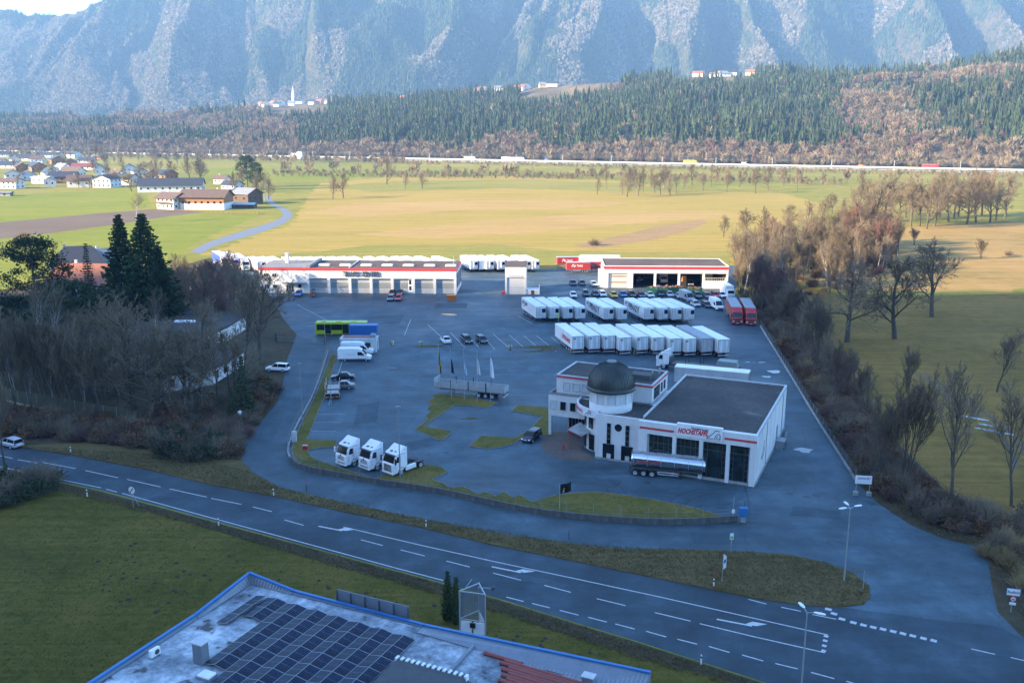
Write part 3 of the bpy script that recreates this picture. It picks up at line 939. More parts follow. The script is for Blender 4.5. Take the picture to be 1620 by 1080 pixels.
def window(parent, x, y, z, w, h, rz=0.0, frame=white_paint, pane=glass, mull=1, name='window', depth=0.10):
    """a window with its own frame and pane, looking along local -y after rz"""
    k = (round(w, 2), round(h, 2), frame.name, pane.name, mull)
    if k not in _wm:
        f = MB()
        t = 0.07
        for a in ((-w / 2, -w / 2 + t, -h / 2, h / 2), (w / 2 - t, w / 2, -h / 2, h / 2), (-w / 2 + t, w / 2 - t, h / 2 - t, h / 2), (-w / 2 + t, w / 2 - t, -h / 2, -h / 2 + t)):
            f.bx(a[0], a[1], -depth, 0.01, a[2], a[3])
        for i in range(1, mull):
            q = -w / 2 + w * i / mull
            f.bx(q - 0.03, q + 0.03, -depth * 0.8, 0.01, -h / 2 + t, h / 2 - t)
        p = MB().bx(-w / 2 + t, w / 2 - t, -0.03, 0.0, -h / 2 + t, h / 2 - t)
        _wm[k] = (f.mesh('window_frame', frame), p.mesh('pane', pane))
    fo = link(name, _wm[k][0], parent)
    fo.location = (x, y, z)
    fo.rotation_euler = (0, 0, rz)
    link('pane', _wm[k][1], fo)
    return fo


def text(name, body, parent, loc, rot, size, mat, ext=0.03, shear=0.0, bold=0.0, align='LEFT', sx=1.0):
    c = bpy.data.curves.new(name, 'FONT')
    c.body = body
    c.size = size
    c.extrude = ext
    c.shear = shear
    c.offset = bold
    c.align_x = align
    c.resolution_u = 2
    c.materials.append(mat)
    tmp = bpy.data.objects.new(name, c)
    me = bpy.data.meshes.new_from_object(tmp)
    bpy.data.objects.remove(tmp)
    bpy.data.curves.remove(c)
    o = bpy.data.objects.new(name, me)
    COL.objects.link(o)
    o.location = loc
    o.rotation_euler = rot
    o.scale = (sx, 1, 1)
    if parent is not None:
        o.parent = parent
        KIDS.setdefault(parent.name, []).append(o)
    return o


def strokes(pts, r, m, y=-0.03, closed=False):
    """line emblem drawn with flat bars on a wall facing -y"""
    if closed: pts = pts + [pts[0]]
    for (x0, z0), (x1, z1) in zip(pts, pts[1:]):
        d = Vector((x1 - x0, z1 - z0)).normalized() * r
        a = [(x0 - d.y, z0 + d.x), (x1 - d.y, z1 + d.x), (x1 + d.y, z1 - d.x), (x0 + d.y, z0 - d.x)]
        m.side(a, y, y + 0.02)


# ---- showroom: glass hall, domed stair drum, offices
sr = thing('showroom', 'white dealership showroom with dark dome, glazed hall and HOCHSTAFFL sign', 'building', (32.8, 119.0, 0), radians(-24))
HW, HD, HH = 16.4, 27.4, 7.3
b = MB()
b.bx(-HW, 0, 0.55, HD, 0, HH - 0.5)
b.build('hall_wall', white_wall, sr)
b = MB().bx(-HW + 0.25, -0.25, 0.8, HD - 0.25, HH - 0.5, HH - 0.22)
hr = b.build('hall_roof', roof_gravel, sr)
b = MB()
b.bx(-0.25, 0.03, 0.8, HD, HH - 0.5, HH); b.bx(-HW - 0.03, -HW + 0.25, 2.35, HD, HH - 0.5, HH); b.bx(-HW + 0.25, -0.25, HD - 0.25, HD + 0.03, HH - 0.5, HH)
b.build('roof_parapet', light_grey, hr)
b = MB().bx(-HW, 0.05, -0.05, 0.78, HH - 1.75, HH)
b.bx(-HW, -HW + 0.9, -0.02, 0.55, 0.25, HH - 1.75)
fas = b.build('fascia', white_wall, sr)
MB().bx(-10.9, -4.6, -0.16, 0.35, HH - 1.35, HH + 0.42).build('sign_panel', white_paint, fas)
MB().bx(-16.2, -11.3, -0.09, -0.05, HH - 1.08, HH - 0.78).build('red_stripe', red_trim, fas)
MB().bx(-4.3, 0.05, -0.09, -0.05, HH - 1.08, HH - 0.78).build('red_stripe', red_trim, fas)
text('lettering', 'HOCHSTAFFL', sr, (-10.75, -0.18, HH - 0.92), (pi / 2, 0, 0), 0.98, letter_red, 0.02, 0.35, 0.035, sx=0.70)
text('lettering', 'Nutzfahrzeuge', sr, (-8.9, -0.18, HH - 0.16), (pi / 2, 0, 0), 0.40, letter_dark, 0.015, 0.2, 0.004)
e = MB()
strokes([(-6.75, 5.75 + .3), (-6.3, 6.15 + .3), (-5.85, 6.55 + .3), (-5.55, 7.0 + .3), (-5.2, 7.3), (-4.9, 7.22)], 0.045, e, -0.18)
strokes([(-6.75, 6.05), (-6.2, 6.12), (-5.8, 6.1)], 0.04, e, -0.18)
strokes([(-5.7, 6.05), (-5.55, 6.45), (-5.3, 6.8), (-5.05, 6.9), (-4.85, 6.6), (-4.95, 6.2)], 0.045, e, -0.18)
strokes([(-5.45, 6.05), (-5.35, 6.35), (-5.15, 6.55)], 0.045, e, -0.18)
strokes([(-5.25, 6.15), (-5.0, 6.1), (-4.8, 6.3)], 0.045, e, -0.18)
e.build('animal_head_emblem', letter_dark, sr)
for i, x in enumerate((-15.35, -11.2, -7.45, -3.75, -0.55)):
    MB().bx(x - 0.25, x + 0.25 + (0.3 if i == 4 else 0), -0.08, 0.5, 0.05, HH - 1.75).build('pillar', white_wall, sr)
MB().bx(-15.6, 0.0, 0.10, 0.55, 0, 0.35).build('plinth', concrete, sr)
xs = (-15.1, -11.2, -7.45, -3.75, -0.8)
gl2 = glass_mat('hall_glass', (0.010, 0.022, 0.022), 0.05)  # greenish uneven colour stands in for reflections in the panes
for i in range(4):
    x0, x1 = xs[i] + 0.25, xs[i + 1] - 0.25
    g = MB().bx(x0, x1, 0.36, 0.42, 0.35, HH - 1.75).build('glazed_bay', gl2, sr)
    f = MB()
    for q in (0.19, 0.36 if i < 2 else 0.75, 0.62 if i < 2 else 0.75, 0.82): f.bx(x0 + (x1 - x0) * q - 0.035, x0 + (x1 - x0) * q + 0.035, 0.26, 0.36, 0.35, HH - 1.75)
    f.bx(x0, x1, 0.27, 0.36, 4.25, 4.33)
    for s in (1.2, 2.0, 2.8, 3.55):
        for u0, u1 in ((0, 0.19), (0.82, 1)): f.bx(x0 + (x1 - x0) * u0, x0 + (x1 - x0) * u1, 0.28, 0.36, s - 0.03, s + 0.03)
    f.build('mullion', dark_grey, g)
# long right wall: panels, platform, emblem, canopy
for i in range(7):
    y0 = 0.9 + i * 3.75
    MB().bx(0.0, 0.045, y0 + 0.03, y0 + 3.70, 0.45, HH - 0.55).build('wall_panel', white_wall, sr)
MB().bx(0.0, 0.12, 0.6, HD, 0, 0.42).build('plinth', concrete, sr)
e = MB()
strokes([(4.5, 2.6), (5.6, 3.2), (6.2, 4.3), (6.8, 4.6)], 0.09, e); strokes([(5.0, 2.3), (6.4, 2.7), (7.0, 3.6)], 0.09, e)
eo = e.build('wall_emblem', letter_dark, sr); eo.rotation_euler = (0, 0, pi / 2); eo.location = (0.055, 0, 0)
d = MB().bx(0.05, 1.5, 17.6, 19.6, 0.9, 1.05)
d.bx(0.05, 1.5, 17.6, 17.7, 0.0, 0.9); d.bx(0.05, 1.5, 19.5, 19.6, 0.0, 0.9)
for k in range(4): d.bx(0.2, 1.3, 17.6 - 0.3 * (k + 1), 17.6 - 0.3 * k - 0.01, 0, 0.72 - 0.2 * k)
lo = d.build('side_steps', grey_metal, sr)
r = MB()
for y in (17.65, 18.6, 19.55): r.tube((1.45, y, 1.05), (1.45, y, 2.0), 0.03)
r.tube((1.45, 17.65, 2.0), (1.45, 19.55, 2.0), 0.03); r.build('railing', steel, lo)
MB().bx(0.047, 0.10, 18.0, 19.2, 1.06, 3.2).build('door', mid_grey, sr)
for y_ in (8.4, 23.4): MB().tube((0.09, y_, 0.1), (0.09, y_, HH - 0.5), 0.05, n=6).build('downpipe', steel, sr)
# tall white entrance block with slit windows
TX0, TX1, TV, TH = -23.4, -16.45, 1.95, 6.85
b = MB().bx(TX0, TX1, TV, 8.8, 0.3, TH - 0.35)
b.bx(TX0, TX1, TV, TV + 0.35, TH - 0.35, TH)
b.build('entrance_block', white_wall, sr)
MB().bx(TX0, TX1, TV - 0.04, TV, 0.0, 0.32).build('plinth', concrete, sr)
MB().bx(TX0, TX1, TV + 0.0, 8.8, 0.0, 0.30).build('plinth', concrete, sr)
for x in (-21.35, -18.55):
    s = MB().bx(x - 0.29, x + 0.29, TV - 0.05, TV + 0.02, 2.5, 5.65)
    s.side([(x - 0.88, 0.32), (x - 0.3, 0.32), (x - 0.3, 1.05), (x + 0.36, 1.05), (x + 0.36, 0.32), (x + 0.88, 0.32), (x + 0.88, 2.5), (x - 0.88, 2.5)], TV - 0.05, TV + 0.02)
    w = s.build('slit_window', dark_glass, sr)
    f = MB()
    for z in (2.5, 3.3, 4.1, 4.9): f.bx(x - 0.29, x + 0.29, TV - 0.075, TV - 0.05, z - 0.025, z + 0.025)
    f.bx(x - 0.31, x - 0.27, TV - 0.075, TV - 0.05, 2.5, 5.65); f.bx(x + 0.27, x + 0.31, TV - 0.075, TV - 0.05, 2.5, 5.65)
    f.build('window_frame', mid_grey, w)
rw = MB()
n = 24
rw.loft([[(-19.95 + 0.55 * cos(2 * pi * i / n), y, 5.15 + 0.55 * sin(2 * pi * i / n)) for i in range(n)] for y in (TV + 0.02, TV - 0.06)])
rw.build('round_window', dark_glass, sr)
# office wing: recessed ground floor, two floors above
OX0, OX1, OV0, OV1 = -33.6, -16.45, 8.9, 19.0
b = MB()
b.bx(OX0, -27.0, OV0, OV1, 3.35, 6.75)
b.bx(-31.2, -17.0, 11.3, OV1 - 0.02, 0, 3.35)
b.bx(-27.0, -16.5, 8.8, OV1, 3.35, 6.6)
b.build('office_wall', white_wall, sr)
MB().bx(OX0 + 0.25, -27.0, OV0 + 0.25, OV1, 6.75, 6.8).build('terrace', roof_gravel, sr)
b = MB().bx(OX0 - 0.02, -27.6, OV0 - 0.02, OV0 + 0.25, 6.75, 6.98)
b.bx(OX0 - 0.02, OX0 + 0.25, OV0 + 0.25, OV1, 6.75, 6.98)
b.build('terrace_parapet', mid_grey, sr)
b = MB()
b.bx(-32.7, -17.3, 10.0, OV1 - 0.1, 6.80, 9.15)
b.build('upper_storey', white_wall, sr)
b = MB().bx(-32.75, -17.25, 9.93, OV1 - 0.05, 9.15, 9.62)
b.build('roof_edge', white_wall, sr)
MB().bx(-32.78, -17.22, 9.90, 9.93, 9.32, 9.60).build('red_stripe', red_trim, sr)
MB().bx(-17.25, -17.21, 9.93, OV1 - 0.05, 9.32, 9.60).build('red_stripe', red_trim, sr)
b = MB().bx(-32.45, -17.55, 10.23, OV1 - 0.35, 9.62, 9.66)
orf = b.build('office_roof', roof_gravel, sr)
b = MB()
for a in ((-32.75, -17.25, 9.93, 10.2), (-32.75, -17.25, OV1 - 0.32, OV1 - 0.05), (-32.75, -32.48, 10.2, OV1 - 0.32), (-17.52, -17.25, 10.2, OV1 - 0.32)): b.bx(a[0], a[1], a[2], a[3], 9.62, 9.80)
b.build('roof_parapet', light_grey, orf)
MB().bev(-21.6, -18.4, 12.5, 14.6, 9.66, 10.45, 0.1).build('roof_light', dark_grey, orf)
for x, y in ((-18.9, 15.8), (-18.2, 17.3)): MB().tube((x, y, 9.66), (x, y, 10.5), 0.12, n=8).tube((x, y, 10.5), (x, y, 10.6), 0.2, n=8).build('vent_pipe', steel, orf)
for i in range(3):
    window(sr, -31.0 + i * 1.55, 9.99, 8.0, 1.1, 1.35, pane=blind_white, frame=light_grey)
for i in range(4):
    window(sr, -32.75 + i * 1.62, OV0 - 0.005, 5.1, 1.05, 1.5, pane=(blind_white if i == 0 else dark_glass), frame=light_grey)
for y, w in ((12.5, 3.0), (15.3, 0.8), (17.0, 0.8)):
    window(sr, -17.295, y, 8.15, w, 1.7 if w > 2 else 1.4, pi / 2, frame=dark_grey, mull=3 if w > 2 else 1)
MB().bx(OX0 + 0.02, OX0 + 0.42, OV0 + 0.05, OV0 + 0.42, 0, 3.35).build('column', white_wall, sr)
MB().bx(-31.0, -27.2, 11.18, 11.3, 1.0, 3.1).build('shop_glass', dark_glass, sr)
MB().bx(-31.1, -27.1, 11.12, 11.3, 0, 1.0).build('brick_base', brick_red, sr)
f = MB()
for k in range(8): f.bx(-31.0 + k * 0.54, -30.93 + k * 0.54, 11.1, 11.18, 1.0, 3.1)
f.build('mullion', mid_grey, sr)
# drum and dome, terrace ring, curved sign front
DC = (-22.6, 6.4, 0)
n = 36
SC2, SR = (-23.0, 8.4, 0), 5.35
MB().lathe([(4.15, 0.0), (4.15, 5.9)], 22, SC2, 0, True, radians(172), radians(272)).build('curved_wall', white_wall, sr)
MB().lathe([(4.1, 5.7), (SR, 5.7), (SR, 6.95), (SR - 0.25, 6.95), (SR - 0.25, 6.5)], 26, SC2, 0, False, radians(172), radians(266)).build('curved_sign', white_paint, sr)
for j, (ch, a) in enumerate(zip('HOCHSTAFFL', np.linspace(196, 232, 10))):
    t = radians(a)
    text('lettering', ch, sr, (SC2[0] + (SR + 0.03) * cos(t), SC2[1] + (SR + 0.03) * sin(t), 6.0), (pi / 2, 0, t + pi / 2), 0.72, letter_red, 0.01, 0.3, 0.02, 'CENTER', 0.8)
e = MB()
strokes([(-0.6, 5.95), (-0.1, 6.3), (0.2, 6.75), (0.5, 6.65), (0.6, 6.1)], 0.04, e); strokes([(0.0, 5.95), (0.2, 6.35), (0.45, 6.4)], 0.04, e)
eo = e.build('animal_head_emblem', letter_dark, sr); t = radians(246); eo.location = (SC2[0] + (SR + 0.03) * cos(t), SC2[1] + (SR + 0.03) * sin(t), 0); eo.rotation_euler = (0, 0, t + pi / 2)
b = MB()
b.add([(SC2[0] + 5.15 * cos(radians(a)), SC2[1] + 5.15 * sin(radians(a)), 6.62) for a in range(140, 270, 5)] + [(-16.6, 2.3, 6.62), (-16.6, 10, 6.62), (-27, 10, 6.62)], [tuple(range(29))])
b.build('terrace_deck', roof_gravel, sr)
for a0, a1, z0, z1 in ((186, 198, 3.5, 5.3), (208, 222, 3.5, 5.3), (232, 246, 3.5, 5.3), (205, 224, 0.15, 2.6), (234, 250, 0.15, 2.6)):
    MB().lathe([(4.10, z0), (4.2, z0), (4.2, z1), (4.10, z1)], 6, SC2, 0, False, radians(a0), radians(a1)).build('curved_window', dark_glass, sr)
b = MB().lathe([(3.2, 6.6), (3.2, 7.75), (3.05, 7.75)], n, DC)
b.lathe([(3.1, 9.45), (3.2, 9.45), (3.2, 9.85)], n, DC)
b.build('drum_wall', white_wall, sr)
MB().lathe([(3.06, 7.7), (3.06, 9.5)], n, DC).build('drum_glass', blind_white, sr)
for k in range(9):
    t = radians(150 + k * 31)
    p = MB()
    w = 0.20
    p.bx(-w, w, -0.08, 0.10, 7.7, 9.5)
    po = p.build('drum_pillar', white_wall, sr); po.location = (DC[0] + 3.12 * cos(t), DC[1] + 3.12 * sin(t), 0); po.rotation_euler = (0, 0, t + pi / 2)
prof = [(3.5, 9.55), (3.62, 9.6), (3.62, 9.95), (3.5, 9.98)] + [(3.5 * cos(q) ** 0.9, 9.98 + 3.75 * sin(q)) for q in np.linspace(0.06, pi / 2 - 0.1, 12)] + [(0.4, 13.78), (0.0, 13.8)]
dm = MB().lathe(prof, 48, DC).build('dome', dome_mat, sr)
rb = MB()
for k in range(40):
    t = 2 * pi * k / 40
    pts = [(DC[0] + (3.5 * cos(q) ** 0.9 + 0.02) * cos(t), DC[1] + (3.5 * cos(q) ** 0.9 + 0.02) * sin(t), 9.99 + 3.76 * sin(q)) for q in np.linspace(0.02, pi / 2 - 0.12, 9)]
    rb.path(pts, 0.035, 4)
rb.build('seam_rib', dome_mat, dm)
MB().lathe([(0.75, 13.62), (0.7, 13.86), (0.0, 13.95)], 16, DC).build('dome_cap', mid_grey, dm)
# glass entrance canopy on posts
c = MB().add([(-28.6, 4.2, 3.0), (-26.0, 3.2, 2.6), (-24.9, 5.2, 3.1), (-27.6, 6.8, 3.5), (-28.6, 4.2, 3.06), (-26.0, 3.2, 2.66), (-24.9, 5.2, 3.16), (-27.6, 6.8, 3.56)], [(0, 3, 2, 1), (4, 5, 6, 7), (0, 1, 5, 4), (1, 2, 6, 5), (2, 3, 7, 6), (3, 0, 4, 7)])
co = c.build('entrance_canopy', M('canopy_glass', (0.30, 0.32, 0.31), 0.2, var=0.2), sr)
c = MB()
for x, y in ((-28.4, 4.35), (-26.1, 3.45)): c.tube((x, y, 0), (x, y, 2.9), 0.05)
c.tube((-28.6, 4.2, 3.0), (-26.0, 3.2, 2.6), 0.05)
c.build('canopy_post', red_trim, co)
sheet('forecourt', [tuple((sr.matrix_basis @ Vector((x, y, 0)))[:2]) for x, y in ((-33.8, 8.6), (-33.2, 4.5), (-31, 1.2), (-27.5, -0.6), (-23.4, 0.2), (-23.4, 2.0), (-27, 5), (-28.3, 8.9), (-31, 11.2), (-33.6, 11.2))], 0.018, ground_mat('paving', [(0.3, (0.10, 0.075, 0.06)), (0.5, (0.15, 0.115, 0.095)), (0.7, (0.20, 0.16, 0.135))], 0.2, 1.5))

# ---- truck workshop, long and low
tc = thing('truck_workshop', 'long white truck workshop with red roof edge and TRUCK CENTER lettering', 'building', (-16.06, 266.2, 0), radians(-2.2))
L = 57.4
b = MB()
b.bx(-L, 0, 0.7, 16, 0, 6.6)
b.bx(-L, 0, 0.0, 0.7, 4.35, 6.6)
b.bx(-L, -43.2, 0.0, 0.7, 0, 4.35)
b.build('wall', white_wall, tc)
MB().bx(-L - 0.1, 0.1, -0.1, 16.1, 6.6, 7.3).build('red_roof_edge', red_trim, tc)
rf = MB().bx(-L + 0.2, -0.2, 0.2, 15.8, 7.3, 7.36).build('roof', roof_brown, tc)
MB().bx(-L + 0.3, -43.5, 0.3, 15.7, 7.36, 7.40).build('office_roof_sheet', ground_mat('grey_felt', [(0.3, (0.18, 0.17, 0.165)), (0.6, (0.27, 0.26, 0.25))], 0.2, 1.2), rf)
MB().bx(-43.5, -42.4, 0.3, 15.7, 7.36, 8.1).build('fire_wall', mid_grey, rf)
MB().bx(-31.1, -30.8, 0.3, 15.7, 7.36, 7.62).build('roof_upstand', light_grey, rf)
for i in range(7):
    x = -39.2 + i * 6.2
    MB().bev(x - 1.6, x + 1.6, 4.2, 5.6, 7.36, 7.85, 0.15).build('skylight', M('skylight_white', (0.75, 0.75, 0.74), 0.3) if i == 0 else bpy.data.materials['skylight_white'], rf)
ch = MB().bx(-52.0, -51.0, 9.0, 10.0, 7.36, 10.2).bx(-52.1, -50.9, 8.9, 10.1, 10.2, 10.4).build('chimney', light_grey, rf)
m = MB()
m.tube((-1.5, 8, 7.36), (-1.5, 8, 10.0), 0.06).tube((-1.5, 8, 9.0), (0.2, 8, 9.0), 0.04)
m.build('aerial', steel, rf)
text('lettering', 'TRUCK CENTER', tc, (-32.9, -0.22, 5.0), (pi / 2, 0, 0), 2.0, letter_dark, 0.09, 0.1, 0.03, sx=0.74)
for i in range(7):
    x0 = -43.0 + i * 6.15
    MB().bx(x0 - 0.5, x0 + 0.25, -0.12, 0.7, 0, 4.35).build('pillar', white_wall, tc)
    x1 = x0 + 5.65 - (1.3 if i == 4 else 0)
    d = MB().bx(x0 + 0.25, x1, 0.62, 0.70, 0, 4.35).build('garage_door', door_grey, tc)
    MB().bx(x0 + 0.35, x1 - 0.1, 0.59, 0.62, 1.45, 3.0).build('window_strip', door_band, d)
    f = MB()
    for z in (0.72, 1.44, 3.02, 3.7): f.bx(x0 + 0.3, x1 - 0.05, 0.60, 0.62, z - 0.02, z + 0.02)
    f.build('door_joint', mid_grey, d)
    if i == 4:
        pd = MB().bx(x1 + 0.08, x1 + 1.22, 0.6, 0.7, 0, 4.35).build('side_door', white_paint, tc)
        for z in (1.5, 3.2): MB().bx(x1 + 0.3, x1 + 1.0, 0.57, 0.6, z - 0.6, z + 0.6).build('pane', glass, pd)
MB().bx(-0.65, 0.0, -0.12, 0.7, 0, 4.35).build('pillar', white_wall, tc)
for x in (-55.2, -52.8):
    for z in (5.2, 1.9): window(tc, x, -0.02, z, 1.3, 1.1, pane=dark_glass, mull=2)
for x in (-45.5,): window(tc, x, -0.02, 2.0, 1.2, 1.2, pane=dark_glass)
d = MB().bx(-49.6, -47.3, -0.03, 0.05, 0, 2.6).build('entrance_door', door_grey, tc)
for k in range(3): MB().bx(-49.4 + k * 0.72, -48.85 + k * 0.72, -0.06, -0.03, 0.3, 2.3).build('pane', glass, d)
MB().bx(-50.2, -43.6, -1.6, 0.0, 2.95, 3.15).build('door_canopy', mid_grey, tc)
for y in (3.0, 8.0, 13.0):
    window(tc, 0.005, y, 3.6, 3.6, 4.4, pi / 2, frame=steel, mull=3)

# ---- tall wash hall gate and its side room
wh = thing('wash_hall', 'tall narrow pale gate hall with one big sectional door beside the workshop', 'building', (-2.0, 265.6, 0), radians(-2))
MB().bx(0, 6.1, 0.4, 11, 0, 8.0).bx(0, 0.55, 0, 0.4, 0, 8.0).bx(5.55, 6.1, 0, 0.4, 0, 8.0).bx(0.55, 5.55, 0.0, 0.4, 4.9, 8.0).build('wall', M('pale_render', (0.62, 0.60, 0.56), 0.8, var=0.05, dirt=0.15), wh)
MB().bx(-0.08, 6.18, -0.08, 11.1, 8.0, 8.2).build('roof', roof_brown, wh)
d = MB().bx(0.57, 5.53, 0.28, 0.39, 0, 4.88).build('sectional_door', M('door_cream', (0.56, 0.55, 0.52), 0.5, var=0.05), wh)
MB().bx(0.6, 5.5, 0.25, 0.28, 1.95, 2.02).build('door_joint', mid_grey, d)
text('lettering', 'TRUCK WASH', wh, (3.05, -0.04, 5.2), (pi / 2, 0, 0), 0.62, white_paint, 0.04, 0, 0.01, 'CENTER')
MB().bx(-1.0, -0.1, -0.2, 0.5, 0, 1.0).build('side_kerb', red_trim, wh)
MB().bx(6.1, 9.9, 0.2, 4.5, 0, 1.35).build('side_room', white_wall, wh)
MB().bx(7.5, 8.4, 0.16, 0.2, 0, 1.2).build('door', M('door_brown', (0.13, 0.05, 0.03)), wh)
MB().bx(9.8, 9.92, 0.1, 0.2, 0, 3.0).build('post', white_paint, wh)

# ---- open repair hall on the right, five bays
ws = thing('repair_hall', 'white repair hall with five bays, red roof edge and brown flat roof', 'building', (27.5, 276.6, 0), radians(-2.2))
L, D = 36.8, 16.5
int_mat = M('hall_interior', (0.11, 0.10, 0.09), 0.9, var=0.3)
b = MB()
b.bx(0, 0.4, 0, D, 0, 5.7); b.bx(L - 0.4, L, 0, D, 0, 5.7); b.bx(0.4, L - 0.4, D - 0.4, D, 0, 5.7)
b.bx(0.4, L - 0.4, 0, 0.5, 4.45, 5.7)
b.build('wall', white_wall, ws)
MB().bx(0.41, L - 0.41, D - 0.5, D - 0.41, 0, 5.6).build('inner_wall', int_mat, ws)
MB().bx(-0.1, L + 0.1, -0.1, D + 0.1, 5.7, 6.5).build('red_roof_edge', red_trim, ws)
rf = MB().bx(0.25, L - 0.25, 0.25, D - 0.25, 6.5, 6.56).build('roof', roof_brown, ws)
b = MB()
for a in ((-0.1, L + 0.1, -0.1, 0.22), (-0.1, L + 0.1, D - 0.22, D + 0.1), (-0.1, 0.22, 0.22, D - 0.22), (L - 0.22, L + 0.1, 0.22, D - 0.22)): b.bx(a[0], a[1], a[2], a[3], 6.5, 6.72)
b.build('roof_parapet', white_wall, rf)
px_ = (0.4, 1.1, 8.7, 15.2, 22.2, 29.3, L - 0.4)
MB().bx(0.4, 1.3, 0.0, 0.5, 0, 4.45).build('pillar', white_wall, ws)
for x in (7.9, 15.2, 22.3, 29.6):
    MB().bx(x - (0.75 if x < 8 else 0.32), x + (0.75 if x < 8 else 0.32), 0.0, 0.5, 0, 4.45).build('pillar', white_wall, ws)
d = MB().bx(1.9, 7.15, 0.35, 0.45, 0, 4.45).build('sectional_door', M('door_sand', (0.60, 0.54, 0.45), 0.5, var=0.05), ws)
for z in (1.5, 3.3): MB().bx(2.1, 7.0, 0.31, 0.35, z, z + 0.35).build('window_strip', M('strip_brown', (0.26, 0.20, 0.14), 0.4) if z < 2 else bpy.data.materials['strip_brown'], d)
MB().bx(1.3, 1.9, 0.2, 0.45, 0, 4.45).build('jamb', light_grey, ws)
MB().bx(-1.7, 0.0, 1.2, 1.7, 0, 5.6).build('wing_wall', white_wall, ws)
b = MB().bx(29.95, L - 0.4, -0.3, 0.2, 0, 2.3)
b.build('ramp_wall', white_wall, ws)
r = MB()
for k in range(12): r.tube((30.1 + k * 0.56, -0.05, 2.3), (30.1 + k * 0.56, -0.05, 3.2), 0.03, n=4)
r.tube((30.0, -0.05, 3.2), (36.3, -0.05, 3.2), 0.035, n=4)
r.build('railing', white_paint, ws)
for x, y, w, h, c_ in ((24.0, 1.2, 1.3, 3.6, 'shelf_orange'), (22.9, 1.0, 0.9, 1.9, 'cabinet_blue'), (31.5, 6.0, 3.4, 3.6, 'crate_pale')):
    col = {'shelf_orange': (0.50, 0.20, 0.04), 'cabinet_blue': (0.05, 0.10, 0.25), 'crate_pale': (0.45, 0.42, 0.36)}[c_]
    t_ = thing(c_, {'shelf_orange': 'orange upright storage rack just inside the open repair bay', 'cabinet_blue': 'small blue cabinet beside the orange rack in the repair hall', 'crate_pale': 'pale storage container inside the railed end bay'}[c_], 'storage', tuple((ws.matrix_basis @ Vector((x, y, 0)))[:3]), radians(-2.2))
    mm_ = M(c_, col)
    MB().bx(-w / 2, w / 2, 0, 1.2, 0, h).build('body', mm_, t_)
    for k in range(3): MB().bx(-w / 2 + 0.05, w / 2 - 0.05, -0.06, 0, h * (0.1 + 0.3 * k), h * (0.35 + 0.3 * k)).build('front_panel', mm_, t_)

# ---- solar roof factory in front
blue_trim = M('blue_trim', (0.03, 0.15, 0.36), 0.4, var=0.08, dirt=0.15)
ribbed = M('ribbed_sheet', (0.20, 0.225, 0.255), 0.5, 0.2, var=0.08, dirt=0.3)
fa = thing('solar_roof_factory', 'flat roofed factory with blue parapet edge and stained pale roof sheets', 'building', (-23.9, 78.2, 0), radians(-24.7))
RZ = 7.2
roof_pale = ground_mat('stained_roof', [(0.36, (0.07, 0.085, 0.10)), (0.46, (0.22, 0.25, 0.275)), (0.54, (0.38, 0.42, 0.45)), (0.62, (0.62, 0.65, 0.67))], 0.14, 0.9, fine=3.0, bump=0.01, blot=(0.45, 0.60, (0.10, 0.10, 0.098)))
MB().bx(0.1, 37.6, -34, -0.1, 0, RZ - 0.02).build('wall', ribbed, fa)
rf = MB().bx(0.25, 23.4, -34, -0.25, RZ - 0.02, RZ).build('roof', roof_pale, fa)
MB().bx(23.65, 37.4, -34, -0.25, RZ - 0.02, RZ + 0.06).build('roof', roof_pale, fa)
MB().bx(23.4, 23.65, -34, -1.3, RZ - 0.02, RZ + 0.35).build('roof_upstand', ribbed, fa)


def parapet(x0, x1, h0, h1, d0, d1, name='parapet', rot=0.0):
    """ribbed sheet leaning from the roof up to a blue coping along y = 0; heights and depths run from x0 to x1"""
    f = lambda x, a, b: a + (b - a) * (x - x0) / (x1 - x0)
    zb = RZ + 0.07
    p = MB().add([(x0, -d0, zb), (x1, -d1, zb), (x1, 0.02, RZ + h1), (x0, 0.02, RZ + h0), (x0, 0.06, RZ - 0.5), (x1, 0.06, RZ - 0.5), (x1, 0.06, RZ + h1), (x0, 0.06, RZ + h0)],
                 [(0, 1, 2, 3), (5, 4, 7, 6), (3, 2, 6, 7), (0, 3, 7, 4), (1, 5, 6, 2)])
    o = p.build(name, ribbed, fa)
    r = MB()
    for x in np.arange(x0 + 0.1, x1 - 0.1, 0.33):
        d, h = f(x, d0, d1), f(x, h0, h1)
        r.add([(x, -d - 0.02, zb + 0.02), (x + 0.09, -d - 0.02, zb + 0.02), (x + 0.09, 0.0, RZ + h + 0.015), (x, 0.0, RZ + h + 0.015)], [(0, 1, 2, 3)])
    if max(h0, h1) > 0.5: tag(r.build('sheet_rib', grey_metal, o), kind='stuff')
    c = MB().add([(x0, -0.1, RZ + h0), (x1, -0.1, RZ + h1), (x1, 0.16, RZ + h1), (x0, 0.16, RZ + h0), (x0, -0.1, RZ + h0 + 0.17), (x1, -0.1, RZ + h1 + 0.17), (x1, 0.16, RZ + h1 + 0.17), (x0, 0.16, RZ + h0 + 0.17)],
                 [(0, 3, 2, 1), (4, 5, 6, 7), (0, 1, 5, 4), (1, 2, 6, 5), (2, 3, 7, 6), (3, 0, 4, 7)]).build('coping', blue_trim, o)
    if rot:
        o.rotation_euler = (0, 0, rot)
    return o


